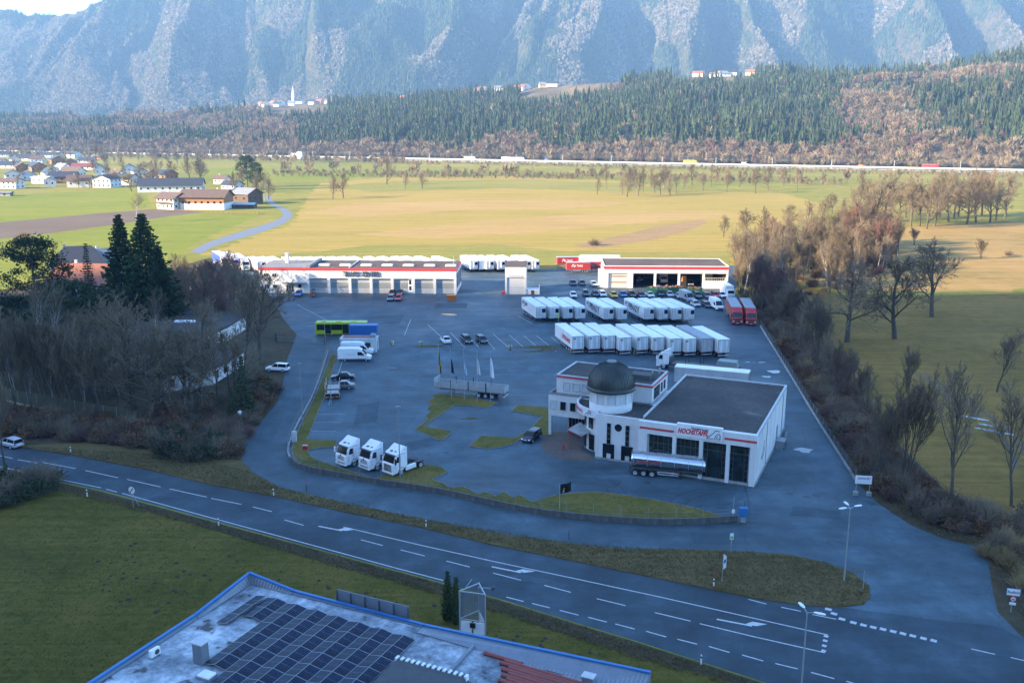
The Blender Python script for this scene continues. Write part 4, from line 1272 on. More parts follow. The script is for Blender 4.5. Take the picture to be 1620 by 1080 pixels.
parapet(0.0, 4.9, 0.85, 0.18, 0.35, 0.35)
parapet(4.95, 18.2, 0.16, 0.02, 0.3, 0.3)
parapet(18.25, 37.7, 0.02, 0.78, 1.2, 2.1)
parapet(-34.0, -7.0, 0.22, 0.22, 0.3, 0.3, rot=pi / 2)
parapet(-6.95, 0.0, 0.22, 0.85, 0.35, 0.35, rot=pi / 2)
for o in list(KIDS[fa.name])[-2:]: o.location = (-0.0, 0, 0)
MB().bx(37.45, 37.72, -34.0, -2.2, RZ - 0.5, RZ + 0.8).build('parapet', ribbed, fa)
# solar array: seven east-west tents and one single row
pv_mat = glass_mat('solar_cell', (0.008, 0.014, 0.034), 0.35)
pv_mat.node_tree.nodes['Principled BSDF'].inputs['Specular IOR Level'].default_value = 0.10
pvf = M('panel_frame', (0.30, 0.32, 0.34), 0.5, 0.3)
pg = MB().bx(0.02, 1.05, 0.02, 1.67, 0.0, 0.035)
pm_ = MB().bx(0, 0.02, 0, 1.69, 0, 0.045).bx(1.05, 1.07, 0, 1.69, 0, 0.045).bx(0.02, 1.05, 0, 0.02, 0, 0.045).bx(0.02, 1.05, 1.67, 1.69, 0, 0.045).bx(0.02, 1.05, 0.838, 0.85, 0.035, 0.0365)
for k in range(1, 6): pm_.bx(1.03 * k / 6 + 0.017, 1.03 * k / 6 + 0.023, 0.02, 1.67, 0.035, 0.0362)
panel = pg.mesh('solar_panel', pv_mat)
pframe = pm_.mesh('panel_frame', pvf)
sa = thing('solar_array', 'rows of dark blue solar panels tilted in pairs on the stained roof', 'solar panels', (-23.9, 78.2, RZ), radians(-24.7))
rows = [(2.25, 3, 0)] + [(4.5 + 2.2 * i, 3 if i == 0 else 9 if i > 1 else 8, 1) for i in range(7)]
tilt = radians(10)


def put_panel(x, y, flip):
    o = link('solar_panel', panel, sa)
    o.location = (x, y, 0.12)
    o.rotation_euler = (0, -tilt, 0)
    if flip:
        o.location = (x, y, 0.12 + 1.07 * sin(tilt))
        o.rotation_euler = (0, tilt, 0)
    f = link('panel_frame', pframe, o)


for k in range(3): put_panel(2.3, -1.9 - 1.71 * (k + 1), False)
for i in range(7):
    ux = 4.5 + 2.2 * i
    start = -1.8 - 0.09 * i
    for k in range(10):
        y = start - 1.71 * (k + 1)
        if i == 0 and (k >= 3): continue
        if i == 1 and k in (99,): continue
        if i < 2 and y < -12.3: continue
        if not (i == 0 and k == 2): put_panel(ux - 1.06, y, False)
        if not (i == 0 and k == 2): put_panel(ux + 0.02, y, True)
cm = thing('roof_vent_box', 'tall pale metal vent box standing on the stained factory roof', 'vent', tuple((fa.matrix_basis @ Vector((5.2, -11.9, RZ)))), radians(-24.7))
MB().bx(-0.45, 0.45, -0.4, 0.4, 0, 1.75).build('body', ribbed, cm); MB().bx(-0.58, 0.58, -0.52, 0.52, 1.75, 1.86).build('cover', light_grey, cm)
sk = thing('roof_hatch', 'low white roof hatch lying on the factory roof', 'skylight', tuple((fa.matrix_basis @ Vector((7.0, -13.3, RZ)))), radians(-24.7))
MB().bx(-0.62, 0.62, -0.5, 0.5, 0, 0.2).build('kerb', mid_grey, sk); MB().bev(-0.58, 0.58, -0.46, 0.46, 0.2, 0.34, 0.06).build('lid', white_paint, sk)
ac = thing('air_conditioner', 'small white air conditioner box near the corner of the factory roof', 'air conditioner', tuple((fa.matrix_basis @ Vector((1.3, -12.8, RZ)))), radians(60))
MB().bev(-0.45, 0.45, -0.17, 0.17, 0.12, 0.72, 0.03).build('body', white_paint, ac); MB().tube((0.1, -0.175, 0.42), (0.1, -0.19, 0.42), 0.22, n=14).build('fan_grille', dark_grey, ac); MB().bx(-0.4, -0.3, -0.2, 0.2, 0, 0.12).bx(0.3, 0.4, -0.2, 0.2, 0, 0.12).build('foot', mid_grey, ac)
pipe_red = M('red_pipe', (0.27, 0.055, 0.04), 0.5, var=0.12, dirt=0.2)
for k in range(12):
    x0 = 24.9 + (0.0, 1.9, 1.7, 2.6, 2.2, 2.9, 2.5, 3.1, 2.6, 3.3, 2.7, 3.0)[k]
    l = (3.2 if k == 0 else 9.5 - 0.35 * k)
    y = -1.85 - 0.36 * k
    t_ = thing('red_roof_pipe', 'long red pipe lying in the stack on the factory roof, %s from the parapet' % ('first', 'second', 'third', 'fourth', 'fifth', 'sixth', 'seventh', 'eighth', 'ninth', 'tenth', 'eleventh', 'twelfth')[k], 'pipe', tuple((fa.matrix_basis @ Vector((x0, y, RZ + 0.06)))), radians(-27.5), 'red pipes stacked on the factory roof')
    MB().tube((0, 0, 0.165), (l, 0, 0.165), 0.165, n=10).build('pipe', pipe_red, t_)
    MB().tube((-0.12, 0, 0.165), (0.02, 0, 0.165), 0.18, n=10).build('socket', pipe_red, t_)
bx_ = thing('roof_box', 'small grey box leaning on the ribbed parapet', 'vent', tuple((fa.matrix_basis @ Vector((33.6, -2.2, RZ + 0.06)))), radians(-24.7))
MB().bev(-0.45, 0.45, -0.35, 0.35, 0, 0.75, 0.04).build('body', grey_metal, bx_); MB().bx(-0.5, 0.5, -0.4, 0.4, 0.75, 0.8).build('cover', light_grey, bx_)
rl = thing('ribbed_rooflight', 'dark raised rooflight with white ribs at the lower edge of the factory roof', 'skylight', tuple((fa.matrix_basis @ Vector((22.4, -6.0, RZ)))), radians(-24.7))
MB().side([(-3.4, 0), (3.4, 0), (2.9, 0.8), (-2.9, 0.8)], -9, 0.0).build('body', dark_grey, rl)
for k in range(14): MB().bx(-3.1 + k * 0.46, -2.9 + k * 0.46, -0.3, 0.12, 0.3, 0.9).build('rib', white_paint, rl)
lb = thing('sign_frame_panels', 'five pale sign panels in a row along the factory eaves', 'sign', tuple((fa.matrix_basis @ Vector((9.2, 0.55, 0)))), radians(-24.7))
for k in range(5): MB().bx(k * 1.45 + 0.03, k * 1.45 + 1.42, 0, 0.08, 6.9, 8.3).build('sign_panel', ribbed, lb)
for k in range(6): MB().bx(k * 1.45 - 0.04, k * 1.45 + 0.04, -0.14, 0.0, 6.9, 8.2).build('bracket', dark_grey, lb)
MB().bx(-0.05, 7.3, -0.55, -0.06, 6.9, 7.0).build('bracket', dark_grey, lb)


# ---- houses
wood_dark = M('dark_timber', (0.10, 0.065, 0.042), 0.85, var=0.25, scale=2)
wood_sun = M('sunlit_timber', (0.30, 0.15, 0.065), 0.85, var=0.25, scale=2)  # the sun's orange on the wood is put into its colour
roof_dark = M('dark_tiles', (0.045, 0.048, 0.055), 0.55, var=0.2, scale=0.8)
roof_redt = M('clay_tiles', (0.27, 0.105, 0.065), 0.8, var=0.2, scale=1.2)
roof_brn = M('brown_tiles', (0.125, 0.08, 0.062), 0.8, var=0.2, scale=1.0)
roof_grey = M('grey_tiles', (0.21, 0.215, 0.225), 0.6, var=0.15, scale=1.0)
roof_wine = M('wine_red_tiles', (0.17, 0.045, 0.05), 0.8, var=0.15)
cream = M('cream_render', (0.70, 0.64, 0.53), 0.9, var=0.06, dirt=0.2)
peach = M('ochre_render', (0.62, 0.42, 0.26), 0.9, var=0.06, dirt=0.2)


def house(name, label, loc, rz, w, d, he, hr_, wm, rm, over=0.9, wins=(3, 2), chim=1, cat='house', group=None, up=None, balcony=False, hip=0.0, gable_win=True, near=False):
    """gabled house, ridge along local x; up = material for the upper half of the walls"""
    h = thing(name, label, cat, loc, rz, group)
    w2, d2 = w / 2, d / 2
    b = MB()
    z1 = he * 0.5 if up else he
    b.bx(-w2, w2, -d2, d2, -0.3, z1)
    if not up:
        for x in (-w2, w2) if hip == 0 else (): b.add([(x, -d2, he), (x, d2, he), (x, 0, hr_ - 0.15)], [(0, 1, 2) if x > 0 else (0, 2, 1)])
    b.build('wall', wm, h)
    if up:
        u = MB().bx(-w2 - 0.04, w2 + 0.04, -d2 - 0.04, d2 + 0.04, z1, he)
        for x in (-w2 - 0.04, w2 + 0.04): u.add([(x, -d2, he), (x, d2, he), (x, 0, hr_ - 0.15)], [(0, 1, 2) if x > 0 else (0, 2, 1)])
        u.build('timber_wall', up, h)
    k = (hr_ - he) / d2
    ov = over
    ez = he - k * ov
    r = MB()
    t = 0.18
    xe = w2 + ov
    xr = xe - hip
    for s in (-1, 1):
        a = [(-xe, s * (d2 + ov), ez), (xe, s * (d2 + ov), ez), (xr, 0, hr_), (-xr, 0, hr_)]
        c = [(p[0], p[1], p[2] + t) for p in a]
        r.add(a + c, [(0, 3, 2, 1) if s < 0 else (0, 1, 2, 3), (4, 5, 6, 7) if s < 0 else (4, 7, 6, 5), (0, 1, 5, 4), (1, 2, 6, 5), (3, 0, 4, 7)])
        if hip:
            x = s * xe
            r.add([(x, -d2 - ov, ez + t), (x, d2 + ov, ez + t), (s * xr, 0, hr_ + t)], [(0, 1, 2) if s > 0 else (0, 2, 1)])
    ro = r.build('roof', rm, h)
    for i in range(chim):
        x = (-0.25 + 0.5 * i) * w
        MB().bx(x - 0.35, x + 0.35, 0.3, 1.0, hr_ - 1.0, hr_ + 1.0).build('chimney', light_grey, ro)
    nx, nz = wins
    pane = dark_glass
    for j in range(nz):
        z = he * (j + 0.55) / max(nz, 1)
        for i in range(nx):
            x = -w2 + w * (i + 0.5) / nx
            if near: window(h, x, -d2 - 0.045, z, 1.1, 1.3, 0, frame=wood_dark)
            else: link('window', _pane(1.2, 1.3), h).location = (x, -d2 - 0.03, z)
        if gable_win:
            m_ = max(2, int(d / 3.4))
            for i in range(m_):
                y = -d2 + d * (i + 0.5) / m_
                for x in (w2, -w2):
                    o = link('window', _pane(1.1, 1.3), h)
                    o.location = (x + (0.06 if x > 0 else -0.06), y, z)
                    o.rotation_euler = (0, 0, pi / 2)
    if balcony:
        bl = MB().bx(-w2 * 0.8, w2 * 0.8, -d2 - 1.3, -d2, he * 0.48, he * 0.48 + 0.15)
        bl.bx(-w2 * 0.8, w2 * 0.8, -d2 - 1.35, -d2 - 1.27, he * 0.48 + 0.15, he * 0.48 + 1.1)
        bl.build('balcony', wood_dark, h)
    return h


_pc = {}


def _pane(w, h):
    if (w, h) not in _pc: _pc[(w, h)] = MB().bx(-w / 2, w / 2, -0.04, 0.04, -h / 2, h / 2).mesh('window', dark_glass)
    return _pc[(w, h)]


def at(px, py, dz=0.0):
    p = G(px, py)
    return (p[0], p[1], dz)


r30 = radians(-30)
ax_, ay_ = G2(275.2, 332)
c30, s30 = cos(r30), sin(r30)
def fl(u, v): return (ax_ + u * c30 - v * s30, ay_ + u * s30 + v * c30, 0)
house('farmhouse', 'white farmhouse with low roof and wooden balcony facing the ploughed field', fl(-7, 5.5), r30, 14, 11, 6.6, 9.2, white_wall, roof_brn, 1.3, (4, 2), 1, balcony=True, near=True)
house('farm_barn', 'long farm barn with orange timber upper wall and brown roof beside the farmhouse', fl(10.5, 15.0), radians(-6), 26, 14, 7.4, 11.0, white_wall, roof_brn, 1.2, (7, 1), 2, cat='barn', up=wood_sun, gable_win=False)
house('farm_barn', 'dark timber barn with pale grey roof behind the long farm barn', at(392, 322), radians(-32), 14, 12, 6.5, 9.5, wood_dark, roof_grey, 1.0, (2, 1), 0, cat='barn')
house('farm_shed', 'low open shed with a pale metal roof by the farm fence', at(386, 329), radians(-6), 14, 5, 2.2, 3.0, wood_dark, M('shed_roof', (0.45, 0.47, 0.49), 0.5), 0.5, (2, 1), 0, cat='shed', gable_win=False)
VIL = 'houses of the village on the valley floor'
V = [('village_house', 'big dark-roofed farm building behind the farmhouse', 272, 303, 10, 44, 15, 5, 9.5, white_wall, roof_dark, (9, 1)),
     ('village_house', 'small white house with dark roof just in front of the big dark farm roof', 237, 303, -30, 9, 8, 5.5, 7.5, white_wall, roof_dark, (2, 2)),
     ('village_house', 'large white chalet with brown gable beside the golden willow', 170, 296, 80, 15, 15, 6.5, 9.5, white_wall, roof_brn, (3, 2)),
     ('village_house', 'small house with reddish roof left of the white chalet', 144, 293, -15, 9, 8, 4.0, 6.2, white_wall, roof_brn, (2, 1)),
     ('village_house', 'white house with low brown roof at the field edge by the far village corner', 18, 298, -12, 16, 10, 5.5, 7.6, white_wall, roof_brn, (4, 2)),
     ('village_house', 'white gabled house with wide dark roof above the field edge house', 22, 286, -60, 18, 13, 6, 9.5, white_wall, roof_dark, (3, 2)),
     ('village_house', 'timber gabled barn with long dark roof in the village', 58, 272, -50, 26, 15, 6, 10, wood_sun, roof_dark, (2, 1)),
     ('village_house', 'timber gabled farmhouse with dark roof behind the long barn', 90, 260, -55, 24, 15, 6, 10, wood_sun, roof_dark, (3, 1)),
     ('village_house', 'modern white house with flat pale roof in the middle of the village', 68, 290, -10, 14, 9, 5, 5.6, white_wall, white_paint, (3, 1)),
     ('village_house', 'white house with pale roof close to the modern white house', 80, 295, -70, 9, 8, 5, 7, white_wall, roof_grey, (2, 1)),
     ('village_house', 'house with a long wine red roof in the village', 135, 268, -5, 26, 10, 3.5, 6.5, cream, roof_wine, (5, 1)),
     ('village_house', 'white-edged dark gable house above the ochre house', 221, 280, -60, 17, 12, 5.5, 8.5, white_wall, roof_dark, (3, 1)),
     ('village_house', 'ochre house with white gable boards between the dark roofs', 237, 284, -60, 13, 10, 4.5, 7.2, peach, roof_dark, (2, 1)),
     ('village_house', 'low dark roofed house at the edge of the far village trees', 10, 266, -5, 26, 12, 4, 7.5, cream, roof_dark, (4, 1)),
     ('village_house', 'long dark roof at the back of the village near the motorway wall', 42, 254, -5, 34, 14, 4, 8, cream, roof_dark, (5, 1)),
     ('village_house', 'dark roofed house among bare trees behind the wine red roof', 138, 259, -8, 18, 11, 4.5, 8, cream, roof_dark, (3, 1)),
     ('village_house', 'dark roof near the motorway wall at the back centre of the village', 82, 249, -5, 30, 13, 4, 7.5, cream, roof_dark, (4, 1)),
     ('village_house', 'small white house among trees behind the barns', 352, 291, -20, 11, 8, 4.5, 7, white_wall, roof_brn, (3, 1)),
     ('village_house', 'dark low roof with a white gable right behind the grey barn', 368, 300, -30, 14, 9, 4, 6.5, white_wall, roof_dark, (3, 1)),
     ('garden_shed', 'low grey shed by the field edge', 10, 310, -4, 8, 4, 2.4, 2.9, mid_grey, roof_grey, (1, 1))]
VX = [(2, 262, 'dark'), (25, 258, 'dark'), (60, 258, 'brown'), (112, 262, 'dark'), (100, 272, 'grey'), (116, 280, 'brown'), (46, 285, 'dark'), (102, 288, 'dark'), (160, 276, 'dark'), (186, 284, 'brown'), (200, 292, 'dark'), (35, 272, 'brown'), (6, 248, 'dark'), (62, 246, 'dark'), (118, 250, 'dark'), (158, 252, 'grey'), (78, 281, 'dark'), (128, 296, 'brown'), (205, 272, 'dark'), (262, 284, 'dark')]
for i, (px, py, rc) in enumerate(VX):
    near_ = ['at the picture edge', 'behind the edge houses', 'near the long barn', 'below the wine red roof', 'beside the modern white house', 'by the garden trees', 'behind the field edge house', 'before the white chalet', 'above the chalet', 'next to the willow', 'close to the willow', 'behind the timber barn', 'at the far motorway corner', 'under the motorway wall', 'behind the wine roof trees', 'under the big grey trees', 'in the middle lane', 'by the small reddish house', 'above the ochre house', 'behind the big farm roof'][i]
    V.append(('village_house', '%s house with %s roof %s' % (('white', 'cream', 'white', 'timber')[i % 4], rc, near_), px, py, (-20, -55, 10, -70, -35)[i % 5], 13 + (i * 5) % 9, 10 + i % 4, 4.5 + i % 3 * 0.5, 8.0 + i % 3 * 0.6, (white_wall, cream, white_wall, wood_sun)[i % 4], {'dark': roof_dark, 'brown': roof_brn, 'grey': roof_grey}[rc], (3, 1)))
for (nm, lb_, px, py, rz, w, d, he, hr_, wm, rm, wn) in V:
    house(nm, lb_, at(px, py), radians(rz), w, d, he, hr_, wm, rm, 0.9, wn, 1 if nm == 'village_house' else 0, group=VIL)
# houses in the near wood
house('garden_house', 'house with red clay tile roof behind the dark conifers', at(146, 468), radians(-8), 17, 13, 5.0, 9.2, white_wall, roof_redt, 1.0, (4, 1), 1, near=True)
house('garden_house', 'house with dark hipped roof behind the red tile house', at(128, 436), radians(20), 16, 12, 5.0, 9.5, white_wall, roof_dark, 0.9, (3, 1), 1, hip=5.0, gable_win=False)
house('garden_house', 'small house with grey hipped roof at the meadow edge', at(172, 430), radians(35), 11, 9, 4.5, 7.8, white_wall, roof_grey, 0.8, (2, 1), 1, hip=3.5, gable_win=False)
for nm, lb_, poly, h, hh in (('bungalow', 'white flat bungalow with dark roof among the bare trees by the side road', P2((250, 622), (337, 608), (387, 577), (330, 566), (262, 590)), 3.0, 0.45),
                             ('bungalow', 'longer white bungalow with broad dark roof deeper in the wood', P2((205, 590), (286, 575), (357, 541), (390, 520), (300, 512), (205, 540)), 3.4, 0.5)):
    t_ = thing(nm, lb_, 'house', (poly[0][0], poly[0][1], 0))
    q = [(p[0] - poly[0][0], p[1] - poly[0][1]) for p in poly]
    MB().prism(q, 0, h).build('wall', white_wall, t_)
    a = sum(q[i][0] * q[(i + 1) % len(q)][1] - q[(i + 1) % len(q)][0] * q[i][1] for i in range(len(q)))
    big = offset_line([q[-1]] + q + [q[0]], -0.9 if a > 0 else 0.9)[1:-1]
    cx_, cy_ = sum(p[0] for p in q) / len(q), sum(p[1] for p in q) / len(q)
    small = [(cx_ + (p[0] - cx_) * 0.45, cy_ + (p[1] - cy_) * 0.45) for p in big]
    n_ = len(q)
    if a < 0: big, small = big[::-1], small[::-1]
    r = MB()
    r.add([(p[0], p[1], h) for p in big] + [(p[0], p[1], h + hh) for p in big] + [(p[0], p[1], h + hh + 1.1) for p in small], [tuple(range(n_ - 1, -1, -1)), tuple(range(2 * n_, 3 * n_))] + [(i, (i + 1) % n_, n_ + (i + 1) % n_, n_ + i) for i in range(n_)] + [(n_ + i, n_ + (i + 1) % n_, 2 * n_ + (i + 1) % n_, 2 * n_ + i) for i in range(n_)])
    ro = r.build('roof', roof_gravel, t_)
    MB().bev(cx_ - 2, cx_ + 2.5, cy_ - 0.6, cy_ + 0.6, h + hh + 1.1, h + hh + 1.5, 0.1).build('roof_light', white_paint, ro)
    for (p0, p1) in ((q[0], q[1]), (q[1], q[2])):
        L_ = hypot(p1[0] - p0[0], p1[1] - p0[1])
        an = atan2(p1[1] - p0[1], p1[0] - p0[0])
        for k in range(max(2, int(L_ / 3.4))):
            f_ = (k + 0.5) / max(2, int(L_ / 3.4))
            window(t_, p0[0] + (p1[0] - p0[0]) * f_ + 0.02 * sin(an), p0[1] + (p1[1] - p0[1]) * f_ - 0.02 * cos(an), 1.55, 1.2, 1.5, an, frame=wood_dark, pane=dark_glass)

# ---- hamlets and church on the hill
HAM = 'small houses of the hamlets on the hill terrace'
HH_ = [(385, .97), (396, .90), (405, .95), (414, .99), (422, .88), (430, .93), (440, .86), (434, 1.0), (446, .95), (463, .90), (495, .92), (508, .94), (519, .98), (532, .96), (548, .95), (590, .97), (600, .99), (617, .98), (626, .99), (637, .98), (648, .99), (655, 1.0), (712, .98), (757, .97), (765, .99), (788, .98), (800, .98), (822, .97), (830, .99), (861, .98), (873, .98), (1102, 1.0), (1128, .99), (1142, .99), (1152, 1.0), (1185, .99), (1222, .99), (35, .95), (48, .96), (60, .95), (75, .97), (90, .98)]
far_wall = [white_wall, cream, peach]
far_roof = [roof_brn, roof_redt, roof_dark, roof_grey]
for i, (px, t) in enumerate(HH_):
    a = (px - 810) / 1520
    db, dc = hill_dist(np.array(a))
    y = float(db + (dc - db) * t)
    x = a * y
    z = float(hill_z(np.array(x), np.array(y)))
    big = i % 4 == 0 or 26 < i < 36
    wm, rm = far_wall[i % 3 if i % 2 else 0], far_roof[(i * 7) % 4]
    lbl = '%s house with %s roof in the hamlet %s' % ({'white_render': 'white', 'cream_render': 'cream', 'ochre_render': 'ochre'}[wm.name], {'brown_tiles': 'brown', 'clay_tiles': 'red', 'dark_tiles': 'dark', 'grey_tiles': 'grey'}[rm.name],
          'below the valley haze at the far corner' if px < 100 else 'around the church on the terrace' if px < 560 else 'at the wood edge on the terrace' if px < 700 else 'on the open pasture above the spruces' if px < 900 else 'on the crest above the spruce wood')
    house('hamlet_house', lbl, (x, y, z), radians((i * 53) % 70 - 60), 22 if big else 14, 13 if big else 11, 6.5, 11.0, wm, rm, 1.0, (3, 1), 0, group=HAM, gable_win=False)
a = (466 - 810) / 1520
y = 2300.0
x = a * y
z = float(hill_z(np.array(x), np.array(y)))
chu = thing('church', 'white village church with slender pointed spire on the terrace', 'church', (x, y, z), radians(-20))
MB().bx(3, 26, -5.5, 5.5, -1, 9).add([(3, -5.5, 9), (26, -5.5, 9), (26, 5.5, 9), (3, 5.5, 9), (3, 0, 15), (26, 0, 15)], [(0, 4, 3), (1, 2, 5)]).build('nave', white_wall, chu)
MB().add([(2.5, -6.2, 8.6), (26.5, -6.2, 8.6), (26.5, 0, 15.3), (2.5, 0, 15.3), (26.5, 6.2, 8.6), (2.5, 6.2, 8.6)], [(0, 1, 2, 3), (3, 2, 4, 5)]).build('roof', roof_dark, chu)
MB().bx(-3, 3, -3, 3, -1, 22).build('tower', white_wall, chu)
MB().add([(-3.3, -3.3, 22), (3.3, -3.3, 22), (3.3, 3.3, 22), (-3.3, 3.3, 22), (0, 0, 44)], [(0, 1, 4), (1, 2, 4), (2, 3, 4), (3, 0, 4)]).build('spire', M('pale_spire', (0.45, 0.46, 0.45), 0.5), chu)
mr = thing('motorway_building', 'small white portal building beside the pale motorway wall', 'building', (*mway(900, 24), 0), mwrot)
MB().bx(-10, 10, -4, 4, 0, 7).bx(-4, 4, -5, -4, 0, 9).build('wall', white_wall, mr); MB().bx(-2.5, 2.5, -5.1, -5, 0, 5).build('gate', mid_grey, mr); MB().bx(-10.4, 10.4, -4.4, 4.4, 7, 7.4).build('roof', light_grey, mr)
# ------------------------------------------------------------------ vehicles (local +x is forward, origin on the ground)
def sidebev(m, prof, w, bev=0.08, zb=9.9, k=0.0, mi=0, shrink=None):
    """side profile (x, z) made into a body of half width w with softened edges; narrows above zb"""
    n = len(prof)
    a = sum(prof[i][0] * prof[(i + 1) % n][1] - prof[(i + 1) % n][0] * prof[i][1] for i in range(n))
    if a < 0: prof = prof[::-1]
    cx, cz = sum(p[0] for p in prof) / n, sum(p[1] for p in prof) / n
    sh = bev if shrink is None else shrink
    X = max(abs(p[0] - cx) for p in prof)
    Z = max(abs(p[1] - cz) for p in prof)
    inn = [(cx + (p[0] - cx) * (1 - sh / X), cz + (p[1] - cz) * (1 - sh / Z)) for p in prof]
    hw = lambda z, q: q - k * max(0, z - zb)
    rings = []
    for q, pr_ in ((-w, inn), (-w + bev, prof), (w - bev, prof), (w, inn)):
        s = -1 if q < 0 else 1
        rings.append([(x, s * hw(z, abs(q)), z) for x, z in pr_])
    v = [p for r in rings for p in r]
    f = [tuple(range(n)), tuple(range(4 * n - 1, 3 * n - 1, -1))]
    for j in range(3):
        for i in range(n): f.append((j * n + i, (j + 1) * n + i, (j + 1) * n + (i + 1) % n, j * n + (i + 1) % n))
    return m.add(v, f, mi)


_wheel = {}


def wheel(parent, x, y, r, w, side):
    k = (r, w, side)
    if k not in _wheel:
        a = MB().wheel(0, 0, r, w, side)
        t, q = MB(), MB()
        for f, mi in zip(a.f, a.m):
            (t if mi == 0 else q).add([a.v[i] for i in f], [tuple(range(len(f)))])
        _wheel[k] = (t.mesh('tyre', rubber), q.mesh('rim', rim_mat))
    o = link('wheel', _wheel[k][0], parent)
    o.location = (x, y, 0)
    link('rim', _wheel[k][1], o)
    return o


PAINT = M('vehicle_paint', (0.78, 0.78, 0.77), 0.3, var=0.03, dirt=0.12)
PROTO = {}


def place(key, build, loc, rz, label, cat, group=None, paint=None, scale=None):
    name = key.split('/')[0]
    if key not in PROTO:
        r = thing(name, label, cat, (0, 0, 0), 0, group)
        build(r)
        PROTO[key] = r
        r.location, r.rotation_euler = loc, (0, 0, rz)
        if scale: r.scale = (scale,) * 3
    else:
        r = copy_tree(PROTO[key], loc, rz, label, group, scale=scale)
        if group is None and 'group' in r: del r['group']
    if paint is not None: recolour(r, PAINT, paint)
    elif key in PROTO and PROTO[key] is not r: recolour(r, PAINT, PAINT)
    return r


tr_frame = M('trailer_frame', (0.30, 0.31, 0.32), 0.5, 0.3, var=0.08)
fridge = M('fridge_unit', (0.62, 0.63, 0.63), 0.5, var=0.05, dirt=0.2)


def run_gear(r, xs=(-2.3, -3.6, -4.9), legs=True, guard=True, wr=0.5):
    for x in xs:
        for s in (1, -1): wheel(r, x, s * 1.03, wr, 0.42, s)
    m = MB().bx(-6.5, 6.3, -0.55, -0.40, 0.75, 1.12).bx(-6.5, 6.3, 0.40, 0.55, 0.75, 1.12)
    for x in xs: m.tube((x, -1.0, wr), (x, 1.0, wr), 0.08)
    m.build('chassis', dark_grey, r)
    if legs:
        for s in (1, -1): MB().bx(3.6, 3.75, s * 0.85 - 0.07, s * 0.85 + 0.07, 0.12, 1.1).bx(3.5, 3.85, s * 0.85 - 0.15, s * 0.85 + 0.15, 0.0, 0.12).build('landing_leg', mid_grey, r)
    if guard:
        for s in (1, -1): MB().bx(-1.5, 2.9, s * 1.2 - 0.02, s * 1.2 + 0.02, 0.9, 1.05).bx(-1.5, 2.9, s * 1.2 - 0.02, s * 1.2 + 0.02, 0.5, 0.65).build('side_guard', steel, r)
    m = MB().bx(-6.75, -6.6, -1.2, 1.2, 0.45, 0.62)
    m.build('bumper', light_grey, r)
    for s in (1, -1): MB().bx(-6.79, -6.7, s * 0.95 - 0.22, s * 0.95 + 0.22, 0.85, 1.0).build('tail_lamp', tail_red, r)


def box_trailer(r, reefer=True, side=None, roof=None, h=4.0, txt=None):
    b = MB().bx(-6.75, 6.75, -1.27, 1.27, 1.15, h - 0.06)
    b.build('body', PAINT, r)
    MB().bev(-6.78, 6.78, -1.30, 1.30, h - 0.06, h + 0.03, 0.04).build('roof', roof or PAINT, r)
    m = MB().bx(-6.79, 6.79, -1.30, 1.30, 1.06, 1.2).bx(-6.815, -6.80, -0.03, 0.03, 1.25, h - 0.15).bx(-6.82, -6.79, -1.2, 1.2, h - 0.17, h - 0.08)
    for s in (1, -1):
        m.bx(6.70, 6.80, s * 1.26 - 0.04, s * 1.26 + 0.04, 1.2, h - 0.08); m.bx(-6.80, -6.70, s * 1.26 - 0.04, s * 1.26 + 0.04, 1.2, h - 0.08)
    m.build('frame', tr_frame, r)
    if side is not None:
        for s in (1, -1): MB().bx(-6.68, 6.68, s * 1.275 - 0.012, s * 1.275 + 0.012, 1.22, h - 0.12).build('side_curtain', side, r)
    for s in (1, -1):
        d = MB().bx(-6.80, -6.755, s * 0.61 - 0.59, s * 0.61 + 0.59, 1.25, h - 0.15).build('rear_door', PAINT, r)
        q = MB()
        for y in (s * 0.25, s * 0.95): q.tube((-6.83, y, 1.3), (-6.83, y, h - 0.2), 0.035, n=4)
        q.build('lock_rod', mid_grey, d)
    if reefer:
        MB().bx(-6.81, -6.80, 0.55, 1.1, 3.25, 3.6).build('vent_flap', mid_grey, r)
        u = MB().bev(6.76, 7.2, -0.35, 1.0, 1.7, 3.72, 0.06).build('fridge_unit', fridge, r)
        MB().bx(7.2, 7.22, 0.05, 0.95, 2.55, 3.55).build('grille', dark_glass, u)
        MB().bx(6.76, 6.84, -1.1, -0.4, 1.6, 3.6).build('hatch', fridge, r)
    run_gear(r)


def vec(a, b): return (b[0] - a[0], b[1] - a[1])


